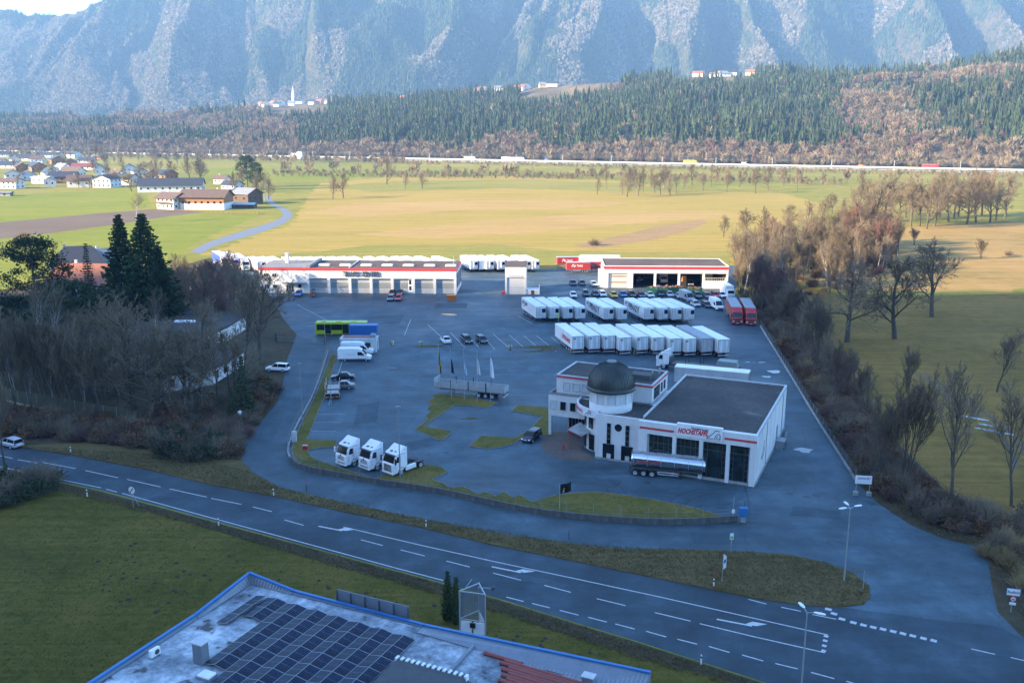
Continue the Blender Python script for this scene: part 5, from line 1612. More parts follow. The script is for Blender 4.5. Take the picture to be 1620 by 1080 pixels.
tarp_blue = M('tarp_blue', (0.03, 0.07, 0.34), 0.5, var=0.1)
tarp_red = M('tarp_red', (0.40, 0.03, 0.03), 0.5, var=0.1)
tarp_grey = M('tarp_grey', (0.40, 0.42, 0.43), 0.55, var=0.1, dirt=0.3)
YAW = radians(105)
G_R1, G_R2 = 'white refrigerated trailers in the rear row', 'white box trailers in the nearer row'
ORD = ['first', 'second', 'third', 'fourth', 'fifth', 'sixth', 'seventh', 'eighth', 'ninth', 'tenth', 'eleventh', 'twelfth']
reef = lambda r: box_trailer(r, True)
leafgreen = M('leaf_green', (0.12, 0.42, 0.08), 0.5)
for i, (px, py) in enumerate([(864.3, 484.6), (885.3, 484.7), (906.9, 484.8), (926.7, 485), (971.1, 486), (992.7, 486.3), (1035.2, 486), (1057.4, 486.3), (1079, 486.6), (1099.4, 487)]):
    x, y, _ = G(px, py, 4.0)
    d, n = (cos(YAW), sin(YAW)), (sin(YAW), -cos(YAW))
    c = (x + d[0] * 6.8 - n[0] * 1.27, y + d[1] * 6.8 - n[1] * 1.27, 0)
    where = ['at the wash hall end, dark lettering', 'next to the lettered end trailer', 'third from the wash hall end', 'fourth from the wash hall, before the gap', 'with green leaf lettering standing after the first gap', 'beside the leaf lettered one before the second gap', 'with green leaf lettering after the second gap', 'second after the second gap', 'third after the second gap', 'at the end nearest the parked van'][i]
    t_ = place('refrigerated_trailer', reef, c, YAW + pi, 'white refrigerated trailer in the rear row, ' + where, 'trailer', G_R1, trailer_white)
    # the side that faces the camera's left is local +y turned: lettering stands on it
    if i in (4, 6):
        text('lettering', 'TRANZ T', t_, (-3.3, -1.29, 1.95), (pi / 2, 0, 0), 2.2, letter_dark, 0.01, 0.12, 0.05, sx=0.72)
        lf = MB()
        k = [(a + 0.15, b) for a, b in [(1.95, 2.1), (2.2, 2.35), (2.7, 2.5), (2.9, 3.0), (2.75, 3.4), (2.6, 3.2), (2.35, 3.5), (2.2, 3.1), (1.9, 2.9), (2.05, 2.5)]]
        lf.side(k, -1.30, -1.285)
        lf.build('leaf_emblem', leafgreen, t_)
    if i == 0:
        text('lettering', 'SKY TRANS', t_, (-6.0, -1.29, 2.65), (pi / 2, 0, 0), 1.15, letter_dark, 0.01, 0.2, 0.04, sx=0.8)
        text('lettering', 'LOGISTIK', t_, (-4.6, -1.29, 2.25), (pi / 2, 0, 0), 0.35, letter_dark, 0.01, 0.2, 0.005)
grey_roof = M('grey_roof_sheet', (0.30, 0.32, 0.34), 0.6, var=0.15)
for i, (px, py) in enumerate([(924.2, 530.9), (949.5, 530.4), (973.6, 530.4), (998.9, 533), (1025.9, 532), (1051.6, 532.8), (1078.4, 534.6), (1101.9, 535.0), (1128.4, 534.6), (1154.9, 536.2)]):
    x, y, _ = G(px, py, 4.0)
    ya = radians(103.5)
    d, n = (cos(ya), sin(ya)), (sin(ya), -cos(ya))
    c = (x + d[0] * 6.8 - n[0] * 1.27, y + d[1] * 6.8 - n[1] * 1.27, 0)
    if i < 8:
        t_ = place('refrigerated_trailer', reef, c, ya, 'white box trailer in the nearer row, %s' % ['end one with red lettering', 'second from the open end', 'third from the open end', 'fourth from the open end, standing a little proud', 'fifth from the open end', 'sixth from the open end', 'third from the grey roofed one', 'beside the grey roofed one'][i], 'trailer', G_R2, trailer_white)
        if i == 0: text('lettering', 'SYSTRANS', t_, (1.2, 1.29, 2.0), (pi / 2, 0, pi), 1.3, letter_red, 0.01, 0.15, 0.05)
    elif i == 8:
        place('grey_roof_trailer', lambda r: box_trailer(r, False, tarp_grey, grey_roof), c, ya, 'curtain trailer with grey roof in the nearer row', 'trailer', G_R2, light_grey)
    else:
        place('curtain_trailer', lambda r: box_trailer(r, False, M('tarp_white', (0.66, 0.67, 0.66), 0.5, var=0.06, dirt=0.25)), c, ya, 'white curtain trailer with plain sides at the road end of the nearer row', 'trailer', G_R2, trailer_white)
# trailer behind the showroom
p0, p1 = G2(1068.5, 577, 4), G2(1187, 587.5, 4)
ya = atan2(p1[1] - p0[1], p1[0] - p0[0])
place('curtain_trailer/grey', lambda r: box_trailer(r, False, tarp_grey), ((p0[0] + p1[0]) / 2, (p0[1] + p1[1]) / 2, 0), ya + pi, 'long trailer with white roof and grey side parked behind the glazed hall', 'trailer', None, trailer_white)

# trailers and trucks behind the long workshop
GB = 'trailers parked behind the truck workshop'
back = [(741, 'white', 0), (757, 'white', 1), (776, 'white', 1), (793, 'white', 1), (817, 'white', 1), (832, 'white', 1)]
for i, px in enumerate((735, 749, 760, 778, 795, 818, 832)):
    x, y, _ = G(px, 431.0)
    t_ = place('blue_curtain_trailer' if i in (1, 4) else 'refrigerated_trailer', (lambda r: box_trailer(r, False, tarp_blue)) if i in (1, 4) else reef, (x - 1.4 + 2.6, y + 6.2, 0), radians(-72),
               '%s trailer, %s from the workshop end in the row behind the wash hall' % ('blue curtain' if i in (1, 4) else 'white', ORD[i]), 'trailer', GB, trailer_white)
for i, px in enumerate((700, 672, 650, 634, 612, 590, 565, 548, 530, 512, 494, 476, 458)):
    x, y, _ = G(px, 411.5, 4.0)
    place('blue_curtain_trailer' if i in (6, 11) else 'refrigerated_trailer', (lambda r: box_trailer(r, False, tarp_blue)) if i in (6, 11) else reef, (x, y + 4.0 - 0.15 * i, 0), radians(-60),
          '%s trailer showing over the workshop roof, %s counted from the wash hall' % ('blue curtain' if i in (6, 11) else 'white', ORD[min(i, 11)] if i < 12 else 'last'), 'trailer', GB, trailer_white)


# tractor units
def cab_parts(r, style, dx=0.0, skirt=True, chassis=True, sleeper=3.75):
    prof = [(0.02, 0.45), (0.06, 1.0), (0.03, 1.75), (-0.10, 2.05), (-0.48, 3.02), (-0.85, 3.32), (-2.15, 3.45), (-2.28, 3.3), (-2.28, 0.95), (-2.0, 0.95), (-1.95, 0.75), (-0.95, 0.75), (-0.85, 0.45)]
    b = MB()
    sidebev(b, prof, 1.24, 0.10)
    b.build('cab', PAINT, r)
    sp = MB()
    sidebev(sp, [(-0.95, 3.30), (-1.25, 3.42), (-2.1, 3.95), (-2.35, 4.02), (-2.25, 3.3)], 1.16, 0.12, shrink=0.05)
    sp.bx(-2.55, -2.2, -1.22, -1.14, 1.1, 3.95).bx(-2.55, -2.2, 1.14, 1.22, 1.1, 3.95)
    so_ = sp.build('roof_spoiler', PAINT, r)
    ws = MB()
    e = 0.015
    ws.add([(-0.085 + e, -1.1, 2.02), (-0.085 + e, 1.1, 2.02), (-0.47 + e, 1.03, 3.0), (-0.47 + e, -1.03, 3.0), (-0.115, -1.1, 2.02), (-0.115, 1.1, 2.02), (-0.5, 1.03, 3.0), (-0.5, -1.03, 3.0)], [(0, 1, 2, 3), (1, 0, 4, 5), (2, 1, 5, 6), (3, 2, 6, 7), (0, 3, 7, 4)])
    w_ = ws.build('windscreen', dark_glass, r)
    MB().path([(-0.06, -0.5, 2.06), (-0.14, 0.2, 2.3)], 0.015, 4).path([(-0.06, 0.4, 2.06), (-0.14, 1.0, 2.3)], 0.015, 4).build('wiper', black, w_)
    MB().bev(-0.62, -0.28, -1.12, 1.12, 3.0, 3.1, 0.03).build('sun_visor', dark_grey, r)
    for s in (1, -1):
        d = MB()
        q = [(-0.42, 2.05), (-0.66, 2.85), (-1.22, 2.85), (-1.22, 1.98)]
        d.side(q, s * 1.25 - 0.012, s * 1.25 + 0.012)
        d.build('side_window', dark_glass, r)
        l = MB()
        for a, c in (((-0.36, 1.0), (-0.36, 2.0)), ((-1.30, 0.95), (-1.30, 2.95))): l.bx(a[0] - 0.012, a[0] + 0.012, s * 1.243 - 0.01, s * 1.243 + 0.01, a[1], c[1])
        l.bx(-2.2, -0.35, s * 1.243 - 0.01, s * 1.243 + 0.01, 3.08, 3.12)
        l.bx(-1.22, -1.05, s * 1.25 - 0.02, s * 1.25 + 0.02, 1.72, 1.78)
        l.build('door_seam', dark_grey, r)
        m = MB().bev(-0.22, 0.0, s * 1.50 - 0.09, s * 1.50 + 0.09, 1.95, 2.75, 0.04)
        m.bx(-0.2, -0.12, min(s * 1.2, s * 1.5), max(s * 1.2, s * 1.5), 2.68, 2.74)
        m.build('mirror', black_paint if style else PAINT, r)
        MB().bev(0.0, 0.09, s * 0.93 - 0.24, s * 0.93 + 0.24, 0.86, 1.12, 0.04).build('headlight', lamp_glass, r)
        ar = MB().lathe([(0.60, -0.26), (0.66, -0.26), (0.66, 0.26), (0.60, 0.26)], 12, (0, 0, 0), 0, False, 0, pi)
        ar.v = [(x, z, y) for x, y, z in ar.v]
        o = ar.build('wheel_arch', black, r)
        o.location = (-1.45, s * 1.0, 0.52)
        wheel(r, -1.45, s * 1.02, 0.52, 0.34, s)
        wheel(r, -5.15, s * 0.92, 0.52, 0.60, s)
    g = MB()
    if style == 0:
        for i in range(4): g.bev(0.03, 0.085, -0.75 + 0.06 * i, 0.75 - 0.06 * i, 1.18 + 0.15 * i, 1.26 + 0.15 * i, 0.01)
        g.bx(0.03, 0.08, -0.8, 0.8, 0.62, 0.80)
        g.lathe([(0.15, 0), (0.15, 0.02), (0, 0.02)], 14)
        k = len(g.v) - 42
        g.v[k:] = [(0.075 + z, y, 1.86 + x) for x, y, z in g.v[k:]]
        g.build('grille', mid_grey, r)
    else:
        for i in range(6): g.bev(0.03, 0.09, -0.82 + 0.03 * i, 0.82 - 0.03 * i, 0.78 + 0.17 * i, 0.89 + 0.17 * i, 0.01)
        g.build('grille', dark_grey, r)
    MB().bx(0.0, 0.10, -1.2, 1.2, 0.42, 0.62).build('bumper', PAINT, r)
    MB().bx(0.10, 0.115, -0.26, 0.26, 0.50, 0.61).build('number_plate', white_paint, r)
    for i, (x, y) in enumerate(((-1.1, -0.3), (-1.3, 0.45))): MB().bev(x - 0.25, x + 0.25, y - 0.2, y + 0.2, 3.36, 3.42, 0.02).build('roof_hatch', dark_grey, so_)
    if chassis:
        c = MB().bx(-6.0, -2.0, -0.5, -0.35, 0.7, 1.0).bx(-6.0, -2.0, 0.35, 0.5, 0.7, 1.0).bx(-3.1, -2.4, -0.9, 0.9, 0.8, 1.15)
        c.lathe([(0.5, 1.1), (0.5, 1.2), (0.0, 1.22)], 14, (-4.9, 0, 0))
        for s in (1, -1): c.bx(-5.85, -4.45, s * 0.92 - 0.3, s * 0.92 + 0.3, 1.06, 1.1)
        c.build('chassis', dark_grey, r)
        for s in (1, -1):
            MB().bev(-4.35, -2.3, s * 1.0 - 0.2, s * 1.0 + 0.2, 0.45, 1.05, 0.08).build('side_skirt' if skirt else 'fuel_tank', PAINT if skirt else steel, r)
        for s in (1, -1): MB().bx(-6.05, -5.98, s * 0.7 - 0.2, s * 0.7 + 0.2, 0.75, 0.9).build('tail_lamp', tail_red, r)


GT = 'white tractor units parked on the corner island'
ty = radians(-131)
for i, (px, py, st, lb_) in enumerate(((540, 738.5, 0, 'white tractor unit nearest the service road bend, dark roof hatch'), (576.5, 745, 0, 'white tractor unit in the middle of the three'), (614, 752.5, 1, 'white tractor unit with tall slatted grille and white side skirts'))):
    x, y, _ = G(px, py)
    place('tractor_unit/%d' % st, (lambda r: cab_parts(r, 0)) if st == 0 else (lambda r: cab_parts(r, 1)), (x, y, 0), ty, lb_, 'truck', GT, white_paint)


def artic(r, side, roof):
    cab_parts(r, 1, chassis=False)
    t = bpy.data.objects.new('trailer', None)
    b = MB().bx(-16.4, -2.95, -1.27, 1.27, 1.1, 3.95).build('trailer_body', side, r)
    MB().bev(-16.45, -2.9, -1.3, 1.3, 3.95, 4.02, 0.04).build('trailer_roof', roof, b)
    m = MB().bx(-16.42, -2.93, -1.29, 1.29, 1.05, 1.15)
    for x in np.linspace(-16.3, -3.0, 9): m.bx(x - 0.04, x + 0.04, -1.285, 1.285, 1.15, 3.94)
    m.build('trailer_frame', mid_grey, b)
    bpy.data.objects.remove(t)
    for x in (-11.6, -12.9, -14.2):
        for s in (1, -1): wheel(r, x, s * 1.03, 0.5, 0.42, s)
    MB().bx(-16.2, -2.0, -0.55, 0.55, 0.7, 1.05).build('chassis', dark_grey, r)


for i, (px, py, lb_) in enumerate(((1166.5, 514.5, 'red articulated truck with grey trailer roof, beside the white van'), (1188, 516, 'red articulated truck parked against the fence by the thicket'))):
    x, y, _ = G(px, py)
    q = G2((1158, 1179)[i], 472.5, 4.0)
    place('articulated_truck', lambda r: artic(r, M('orange_red_tarp', (0.48, 0.10, 0.045), 0.5, var=0.1), grey_roof), (x, y, 0), atan2(y - q[1], x - q[0]), lb_, 'truck', 'red articulated trucks at the fence', red_paint)


# vans and box truck
def van(r, L=6.9, h=2.75, w=1.0):
    b = MB()
    prof = [(0, 0.42), (0, 0.85), (-0.25, 1.05), (-1.0, 1.28), (-1.9, 2.35), (-2.3, h - 0.12), (-2.9, h), (-L + 0.15, h), (-L, h - 0.2), (-L, 0.42)]
    sidebev(b, prof, w, 0.10, 1.3, 0.07)
    b.build('body', PAINT, r)
    w_ = MB().add([(-1.02, -w + 0.12, 1.31), (-1.02, w - 0.12, 1.31), (-1.85, w - 0.2, 2.30), (-1.85, -w + 0.2, 2.30)], [(0, 1, 2, 3)])
    w_.v = [(a + 0.02, b_, c + 0.015) for a, b_, c in w_.v]
    w_.build('windscreen', dark_glass, r)
    for s in (1, -1):
        m = MB().side([(-1.35, 1.30), (-2.0, 2.05), (-2.75, 2.05), (-2.75, 1.30)], s * (w - 0.01) - 0.02, s * (w - 0.01) + 0.02)
        m.build('side_window', dark_glass, r)
        MB().bx(-L + 0.2, -0.9, s * (w + 0.002) - 0.01, s * (w + 0.002) + 0.01, 0.48, 0.62).build('sill_trim', dark_grey, r)
        MB().bx(-5.6, -3.2, s * (w - 0.02) - 0.02, s * (w - 0.02) + 0.02, 1.5, 1.54).build('door_rail', mid_grey, r)
        for x in (-1.0, -L + 1.55): wheel(r, x, s * (w - 0.13), 0.36, 0.24, s)
        MB().bev(-0.32, 0.01, s * (w - 0.3) - 0.15, s * (w - 0.3) + 0.15, 0.86, 1.03, 0.03).build('headlight', lamp_glass, r)
        MB().bev(-1.55, -1.4, s * (w + 0.18) - 0.1, s * (w + 0.18) + 0.1, 1.35, 1.7, 0.03).build('mirror', black, r)
        MB().bx(-L - 0.01, -L + 0.02, s * (w - 0.1) - 0.06, s * (w - 0.1) + 0.06, 0.9, 1.5).build('tail_lamp', tail_red, r)
    MB().bx(-0.01, 0.04, -0.75, 0.75, 0.42, 0.62).build('bumper', dark_grey, r)
    MB().bx(0.0, 0.025, -0.5, 0.5, 0.70, 0.84).build('grille', dark_grey, r)


x, y, _ = G(587, 571.5)
place('panel_van', van, (x, y + 0.9, 0), radians(2), 'white long panel van nearest the grass strip', 'van', 'white panel vans beside the container office', white_paint)
x, y, _ = G(590, 562)
place('panel_van', van, (x, y + 1.2, 0), radians(1), 'white panel van between the container office and the nearer van', 'van', 'white panel vans beside the container office', white_paint)
x, y, _ = G(1140, 492)
place('panel_van', van, (x, y, 0), radians(-82), 'white panel van parked beside the red articulated trucks', 'van', None, white_paint)
x, y, _ = G(1097, 481)
place('panel_van', van, (x, y + 2, 0), radians(-75), 'silver van half hidden behind the last rear row trailer', 'van', None, M('silver_paint', (0.36, 0.38, 0.40), 0.35, 0.2))


def box_truck(r):
    b = MB()
    sidebev(b, [(0, 0.45), (0, 1.3), (-0.15, 1.5), (-0.55, 2.35), (-1.7, 2.45), (-1.7, 0.6)], 1.05, 0.08)
    b.build('cab', PAINT, r)
    MB().bx(-7.2, -1.85, -1.2, 1.2, 0.95, 3.4).build('cargo_box', PAINT, r)
    w_ = MB().add([(-0.15, -0.92, 1.52), (-0.15, 0.92, 1.52), (-0.53, 0.86, 2.3), (-0.53, -0.86, 2.3)], [(0, 1, 2, 3)])
    w_.v = [(a + 0.03, b_, c) for a, b_, c in w_.v]
    w_.build('windscreen', dark_glass, r)
    for s in (1, -1):
        for x in (-1.0, -5.4): wheel(r, x, s * 0.95, 0.42, 0.3, s)
        MB().bx(-0.01, 0.03, s * 0.75 - 0.18, s * 0.75 + 0.18, 0.8, 1.0).build('headlight', lamp_glass, r)
    MB().bx(-7.0, -1.0, -0.45, 0.45, 0.6, 0.94).build('chassis', dark_grey, r)
    MB().bx(0.0, 0.04, -0.95, 0.95, 0.45, 0.65).build('bumper', dark_grey, r)


x, y, _ = G(1158, 474)
place('box_truck', box_truck, (x, y + 1.0, 0), radians(-86), 'white box truck parked behind the red articulated truck', 'truck', None, white_paint)


# cars
def car(r, suv=0.0, estate=False, L=4.4):
    h = 1.45 + suv
    z0 = 0.28 + suv * 0.4
    zb = 0.92 + suv * 0.55
    b = MB()
    body = [(0.0, z0 + 0.08), (0.02, z0 + 0.35), (-0.15, zb - 0.22), (-1.15, zb - 0.02), (-3.6, zb + 0.02), (-L + 0.15, zb - 0.02), (-L, zb - 0.25), (-L + 0.02, z0 + 0.1), (-L + 0.3, z0), (-0.3, z0)]
    sidebev(b, body, 0.90, 0.12, zb - 0.2, 0.25)
    b.build('body', PAINT, r)
    c = MB()
    back = -L + (0.25 if estate else 0.75)
    cab = [(-1.15, zb - 0.05), (-1.85, h - 0.06), (-2.1, h - 0.02), (back - 0.15 if estate else back + 0.55, h - 0.04), (back - 0.2 if estate else back, zb)]
    sidebev(c, cab, 0.80, 0.10, zb, 0.32)
    c.build('window_band', dark_glass, r)
    t = MB()
    rp = [(-1.83, h - 0.055), (-2.1, h), (-2.6, h + 0.02), ((back - 0.1) if estate else (back + 0.6), h - 0.01)]
    k = 0.80 - 0.32 * (h - zb)
    t.add([(x, -k, z) for x, z in rp] + [(x, k, z) for x, z in rp], [(i, i + 1, 5 + i, 4 + i) for i in range(3)])
    t.v = [(x, y, z + 0.012) for x, y, z in t.v]
    for s in (1, -1):
        for (xa, za), (xb, zz) in (((-1.17, zb), (-1.87, h - 0.04)), ((-2.65, zb), (-2.6, h - 0.02)), ((back - 0.1 if estate else back + 0.02, zb), (back - 0.05 if estate else back + 0.52, h - 0.03))):
            ka, kb = 0.80, 0.80 - 0.32 * (zz - zb)
            t.tube((xa, s * ka, za), (xb, s * kb, zz), 0.045, n=4)
    t.build('roof', PAINT, r)
    for s in (1, -1):
        for x in (-0.85, -L + 0.9): wheel(r, x, s * 0.80, 0.33 + suv * 0.08, 0.22, s)
        MB().bev(-0.22, 0.02, s * 0.62 - 0.16, s * 0.62 + 0.16, zb - 0.32, zb - 0.18, 0.03).build('headlight', lamp_glass, r)
        MB().bev(-L - 0.01, -L + 0.15, s * 0.66 - 0.14, s * 0.66 + 0.14, zb - 0.22, zb - 0.08, 0.03).build('tail_lamp', tail_red, r)
        MB().bev(-1.52, -1.36, s * 0.95 - 0.09, s * 0.95 + 0.09, zb, zb + 0.14, 0.03).build('mirror', PAINT, r)
    MB().bx(0.0, 0.03, -0.5, 0.5, z0 + 0.12, z0 + 0.3).build('grille', dark_grey, r)
    for xx in (0.03, -L - 0.02): MB().bx(xx, xx + 0.015, -0.26, 0.26, z0 + 0.3, z0 + 0.41).build('number_plate', white_paint, r)


CP = {k: M('paint_' + k, v, 0.22, 0.1 if k in ('silver', 'grey') else 0.0, var=0.04, dirt=0.06) for k, v in dict(white=(0.78, 0.78, 0.78), black=(0.012, 0.012, 0.014), dark_blue=(0.015, 0.025, 0.06), blue=(0.04, 0.16, 0.42), silver=(0.45, 0.47, 0.49), grey=(0.16, 0.17, 0.18), yellow=(0.72, 0.42, 0.01), red=(0.55, 0.03, 0.035), teal=(0.04, 0.08, 0.09), orange=(0.65, 0.16, 0.02)).items()}
kinds = {'car/saloon': lambda r: car(r), 'car/estate': lambda r: car(r, 0.0, True), 'car/suv': lambda r: car(r, 0.22, True, 4.6), 'car/small': lambda r: car(r, 0.08, True, 3.8)}
GC = 'cars parked in front of the repair hall'
row = [(908, 472.4, 'small', 'white'), (928, 470, 'suv', 'teal'), (943.4, 470, 'saloon', 'black'), (955.5, 470.5, 'estate', 'white'), (973.3, 472.4, 'small', 'yellow'), (988, 471, 'saloon', 'blue'), (1002, 471.5, 'suv', 'black'), (1017, 472, 'estate', 'dark_blue'), (1031.5, 471.6, 'saloon', 'white'), (1046.7, 470, 'suv', 'dark_blue'),
       (1062, 471, 'estate', 'silver'), (1077, 473, 'saloon', 'silver'), (1090.8, 472.6, 'estate', 'white'), (1106.5, 473, 'suv', 'teal'), (1122.3, 473, 'estate', 'grey'), (1135.4, 472.4, 'small', 'red'), (1146.4, 472.4, 'small', 'white')]
note = ['at the wash hall end of the row', 'second in the row after the white one', 'third in the row, beside the dark off-roader', 'beside the yellow car', 'the only yellow one', 'right beside the yellow car', 'behind the leaf lettered trailer', 'behind a trailer gap', 'behind the third trailer gap', 'in front of the skip', 'between the green skips', 'next to the silver estate, bright bonnet', 'with dark rear window by the green skip', 'beside the bluish grey estate', 'next to the red car', 'the only red one in the row', 'between the red car and the box truck']
cname = dict(white='white', black='black', dark_blue='dark blue', blue='blue', silver='silver', grey='grey', yellow='yellow', red='red', teal='dark green', orange='orange')
kname = dict(small='hatchback', suv='off-roader', saloon='saloon', estate='estate car')
for i, (px, py, k, c) in enumerate(row):
    x, y, _ = G(px, py)
    place('car/' + k, kinds['car/' + k], (x, y, 0), radians(-84 + (i * 37) % 9 - 4), '%s %s parked before the repair hall, %s' % (cname[c], kname[k], note[i]), 'car', GC, CP[c])
for px, py, k, c, rz, lb_ in ((1104, 486.5, 'small', 'silver', -80, 'silver hatchback beside the end of the rear trailer row'), (1122, 488, 'estate', 'black', -82, 'black estate car between the silver hatchback and the white van'),
                              (908, 452.5, 'saloon', 'dark_blue', -84, 'dark blue saloon in the shade left of the repair hall'), (922.4, 452.5, 'estate', 'dark_blue', -84, 'dark estate car beside the dark blue saloon near the repair hall'), (942, 454.5, 'small', 'silver', -80, 'silver hatchback close to the repair hall corner'),
                              (470.5, 470, 'small', 'blue', -88, 'small blue car before the workshop office door'), (617, 477, 'estate', 'grey', -88, 'grey estate car in front of the workshop bays'), (629, 477, 'small', 'red', -90, 'red hatchback in front of the workshop bays'), (620, 468.5, 'saloon', 'black', -88, 'black saloon behind the grey estate at the workshop'), (632, 468, 'saloon', 'teal', -88, 'dark green saloon behind the red hatchback'),
                              (708.5, 545, 'saloon', 'white', 108, 'white saloon alone on the marked parking bays'), (742.5, 545.5, 'suv', 'black', -72, 'black off-roader beside the white saloon'), (767, 544.5, 'estate', 'black', -70, 'black estate car on the marked bays, last of the three'),
                              (525, 600, 'saloon', 'black', 180, 'black saloon parked across the bay behind the timber trailer'), (524, 614, 'saloon', 'grey', 180, 'dark grey saloon parked closest to the timber trailer'),
                              (829, 699, 'estate', 'black', 218, 'black estate car parked by the showroom column'), (423, 586, 'suv', 'white', 168, 'white off-roader beside the bungalow trees'), (3, 702, 'estate', 'silver', 151, 'silver car driving on the main road behind the roadside tree')):
    x, y, _ = G(px, py)
    if px == 829: x, y = G2(831, 702)
    if px == 708.5: y += 4.2; x -= 1.3
    if px in (525, 524): pass
    place('car/' + k, kinds['car/' + k], (x, y, 0), radians(rz if px != 829 else -117) , lb_, 'car', None, CP[c])


# bus
def bus(r):
    lime = M('lime_paint', (0.36, 0.46, 0.02), 0.35, var=0.04)
    b = MB().bev(-11.9, 0, -1.27, 1.27, 0.35, 3.1, 0.12).build('body', lime, r)
    for s in (1, -1):
        for x0, x1 in ((-11.5, -9.7), (-8.2, -5.6), (-4.1, -1.6)): MB().bx(x0, x1, s * 1.275 - 0.02, s * 1.275 + 0.02, 1.3, 2.65).build('side_window', dark_glass, r)
        for x0, x1 in ((-9.65, -8.25), (-5.55, -4.15), (-1.5, -0.35)): MB().bx(x0, x1, s * 1.275 - 0.025, s * 1.275 + 0.025, 0.5, 2.65).build('door', dark_glass, r)
        for x in (-2.4, -8.6): wheel(r, x + 0.5, s * 1.08, 0.5, 0.36, s)
    MB().bx(-0.02, 0.02, -1.1, 1.1, 1.1, 2.7).build('windscreen', dark_glass, r)
    MB().bx(-11.92, -11.88, -1.0, 1.0, 1.5, 2.6).build('rear_window', dark_glass, r)
    for x in (-10, -6.5, -3): MB().bev(x - 0.6, x + 0.6, -0.6, 0.6, 3.1, 3.25, 0.05).build('roof_vent', lime, r)


x, y, _ = G(580, 530.5)
place('bus', bus, (x, y + 1.3, 0), radians(1), 'lime green city bus with dark windows near the yard gate', 'bus')


def blue_box(r):
    bl = M('container_blue', (0.03, 0.13, 0.36), 0.45, var=0.1)
    MB().bx(-3.2, 3.2, -1.2, 1.2, 0.7, 2.9).build('body', bl, r)
    MB().bev(-3.25, 3.25, -1.25, 1.25, 2.9, 3.0, 0.03).build('roof', bl, r)
    m = MB()
    for k in range(16): m.bx(-3.1 + k * 0.4, -2.95 + k * 0.4, -1.23, 1.23, 0.8, 2.85)
    m.build('rib', bl, r)
    for s in (1, -1):
        for x in (-2, 2): wheel(r, x, s * 1.0, 0.4, 0.25, s)


x, y, _ = G(575, 534)
place('box_trailer', blue_box, (x, y + 0.6, 0), 0, 'low blue box trailer between the lime bus and the container office', 'trailer')


def office(r):
    MB().bx(-3.9, 3.9, -1.6, 1.6, 0.05, 2.9).build('wall', M('office_grey', (0.50, 0.53, 0.52), 0.6, var=0.08, dirt=0.3), r)
    MB().bev(-4.0, 4.0, -1.7, 1.7, 2.9, 3.1, 0.05).build('roof', light_grey, r)
    for k in range(12): MB().bx(-3.4 + k * 0.5, -3.05 + k * 0.5, -0.9, 0.9, 3.1, 3.28).build('roof_load', M('load_red', (0.34, 0.16, 0.13), 0.8) if k == 0 else bpy.data.materials['load_red'], r)
    MB().bev(2.5, 3.6, -1.0, 0.9, 3.1, 3.8, 0.08).build('roof_unit', mid_grey, r)
    for k in range(3): MB().bx(-2.9 + k * 2.2, -1.7 + k * 2.2, -1.63, -1.58, 1.1, 2.2).build('window', dark_glass, r)
    MB().bx(3.88, 3.93, -0.5, 0.5, 0.1, 2.2).build('door', mid_grey, r)


x, y, _ = G(567, 558)
place('container_office', office, (x, y + 1.7, 0), radians(-1), 'grey site container with cluttered roof beside the white vans', 'container')


# trailer chassis with red and white stakes seen from behind
def timber(r):
    MB().bx(-0.1, 7.8, -0.5, -0.35, 0.8, 1.1).bx(-0.1, 7.8, 0.35, 0.5, 0.8, 1.1).bx(-0.1, 0.1, -1.2, 1.2, 0.85, 1.1).bx(3, 3.2, -1.2, 1.2, 1.1, 1.25).bx(7, 7.2, -1.2, 1.2, 1.1, 1.25).bx(0.3, 7.6, -1.1, 1.1, 1.1, 1.14).build('chassis', black_paint, r)
    for x in (0.3, 3.1):
        for s in (1, -1):
            MB().tube((x, s * 1.2, 1.1), (x, s * 1.2, 3.3), 0.05).build('stake', M('stake_white', (0.7, 0.66, 0.64), 0.5) if x == 0.3 and s == 1 else bpy.data.materials['stake_white'], r)
            MB().tube((x, s * 1.2, 1.3), (x, s * 1.2, 2.0), 0.065).build('stake_sleeve', red_trim, r)
    MB().bx(0.22, 0.34, -1.25, 1.25, 1.15, 1.28).build('stake_beam', light_grey, r)
    for s in (1, -1):
        MB().bx(-0.16, -0.1, s * 0.85 - 0.28, s * 0.85 + 0.28, 0.55, 0.75).build('tail_lamp', amber, r)
        MB().bx(-0.15, -0.1, s * 0.45 - 0.1, s * 0.45 + 0.1, 0.8, 0.95).build('tail_lamp', tail_red, r)
        for x in (1.2, 2.5): wheel(r, x, s * 1.0, 0.5, 0.4, s)
    MB().bx(-0.14, -0.1, -0.26, 0.26, 0.55, 0.68).build('number_plate', amber, r)


x, y, _ = G(526, 633)
place('timber_trailer', timber, (x, y, 0), radians(97), 'short black timber trailer with red and white upright stakes', 'trailer')


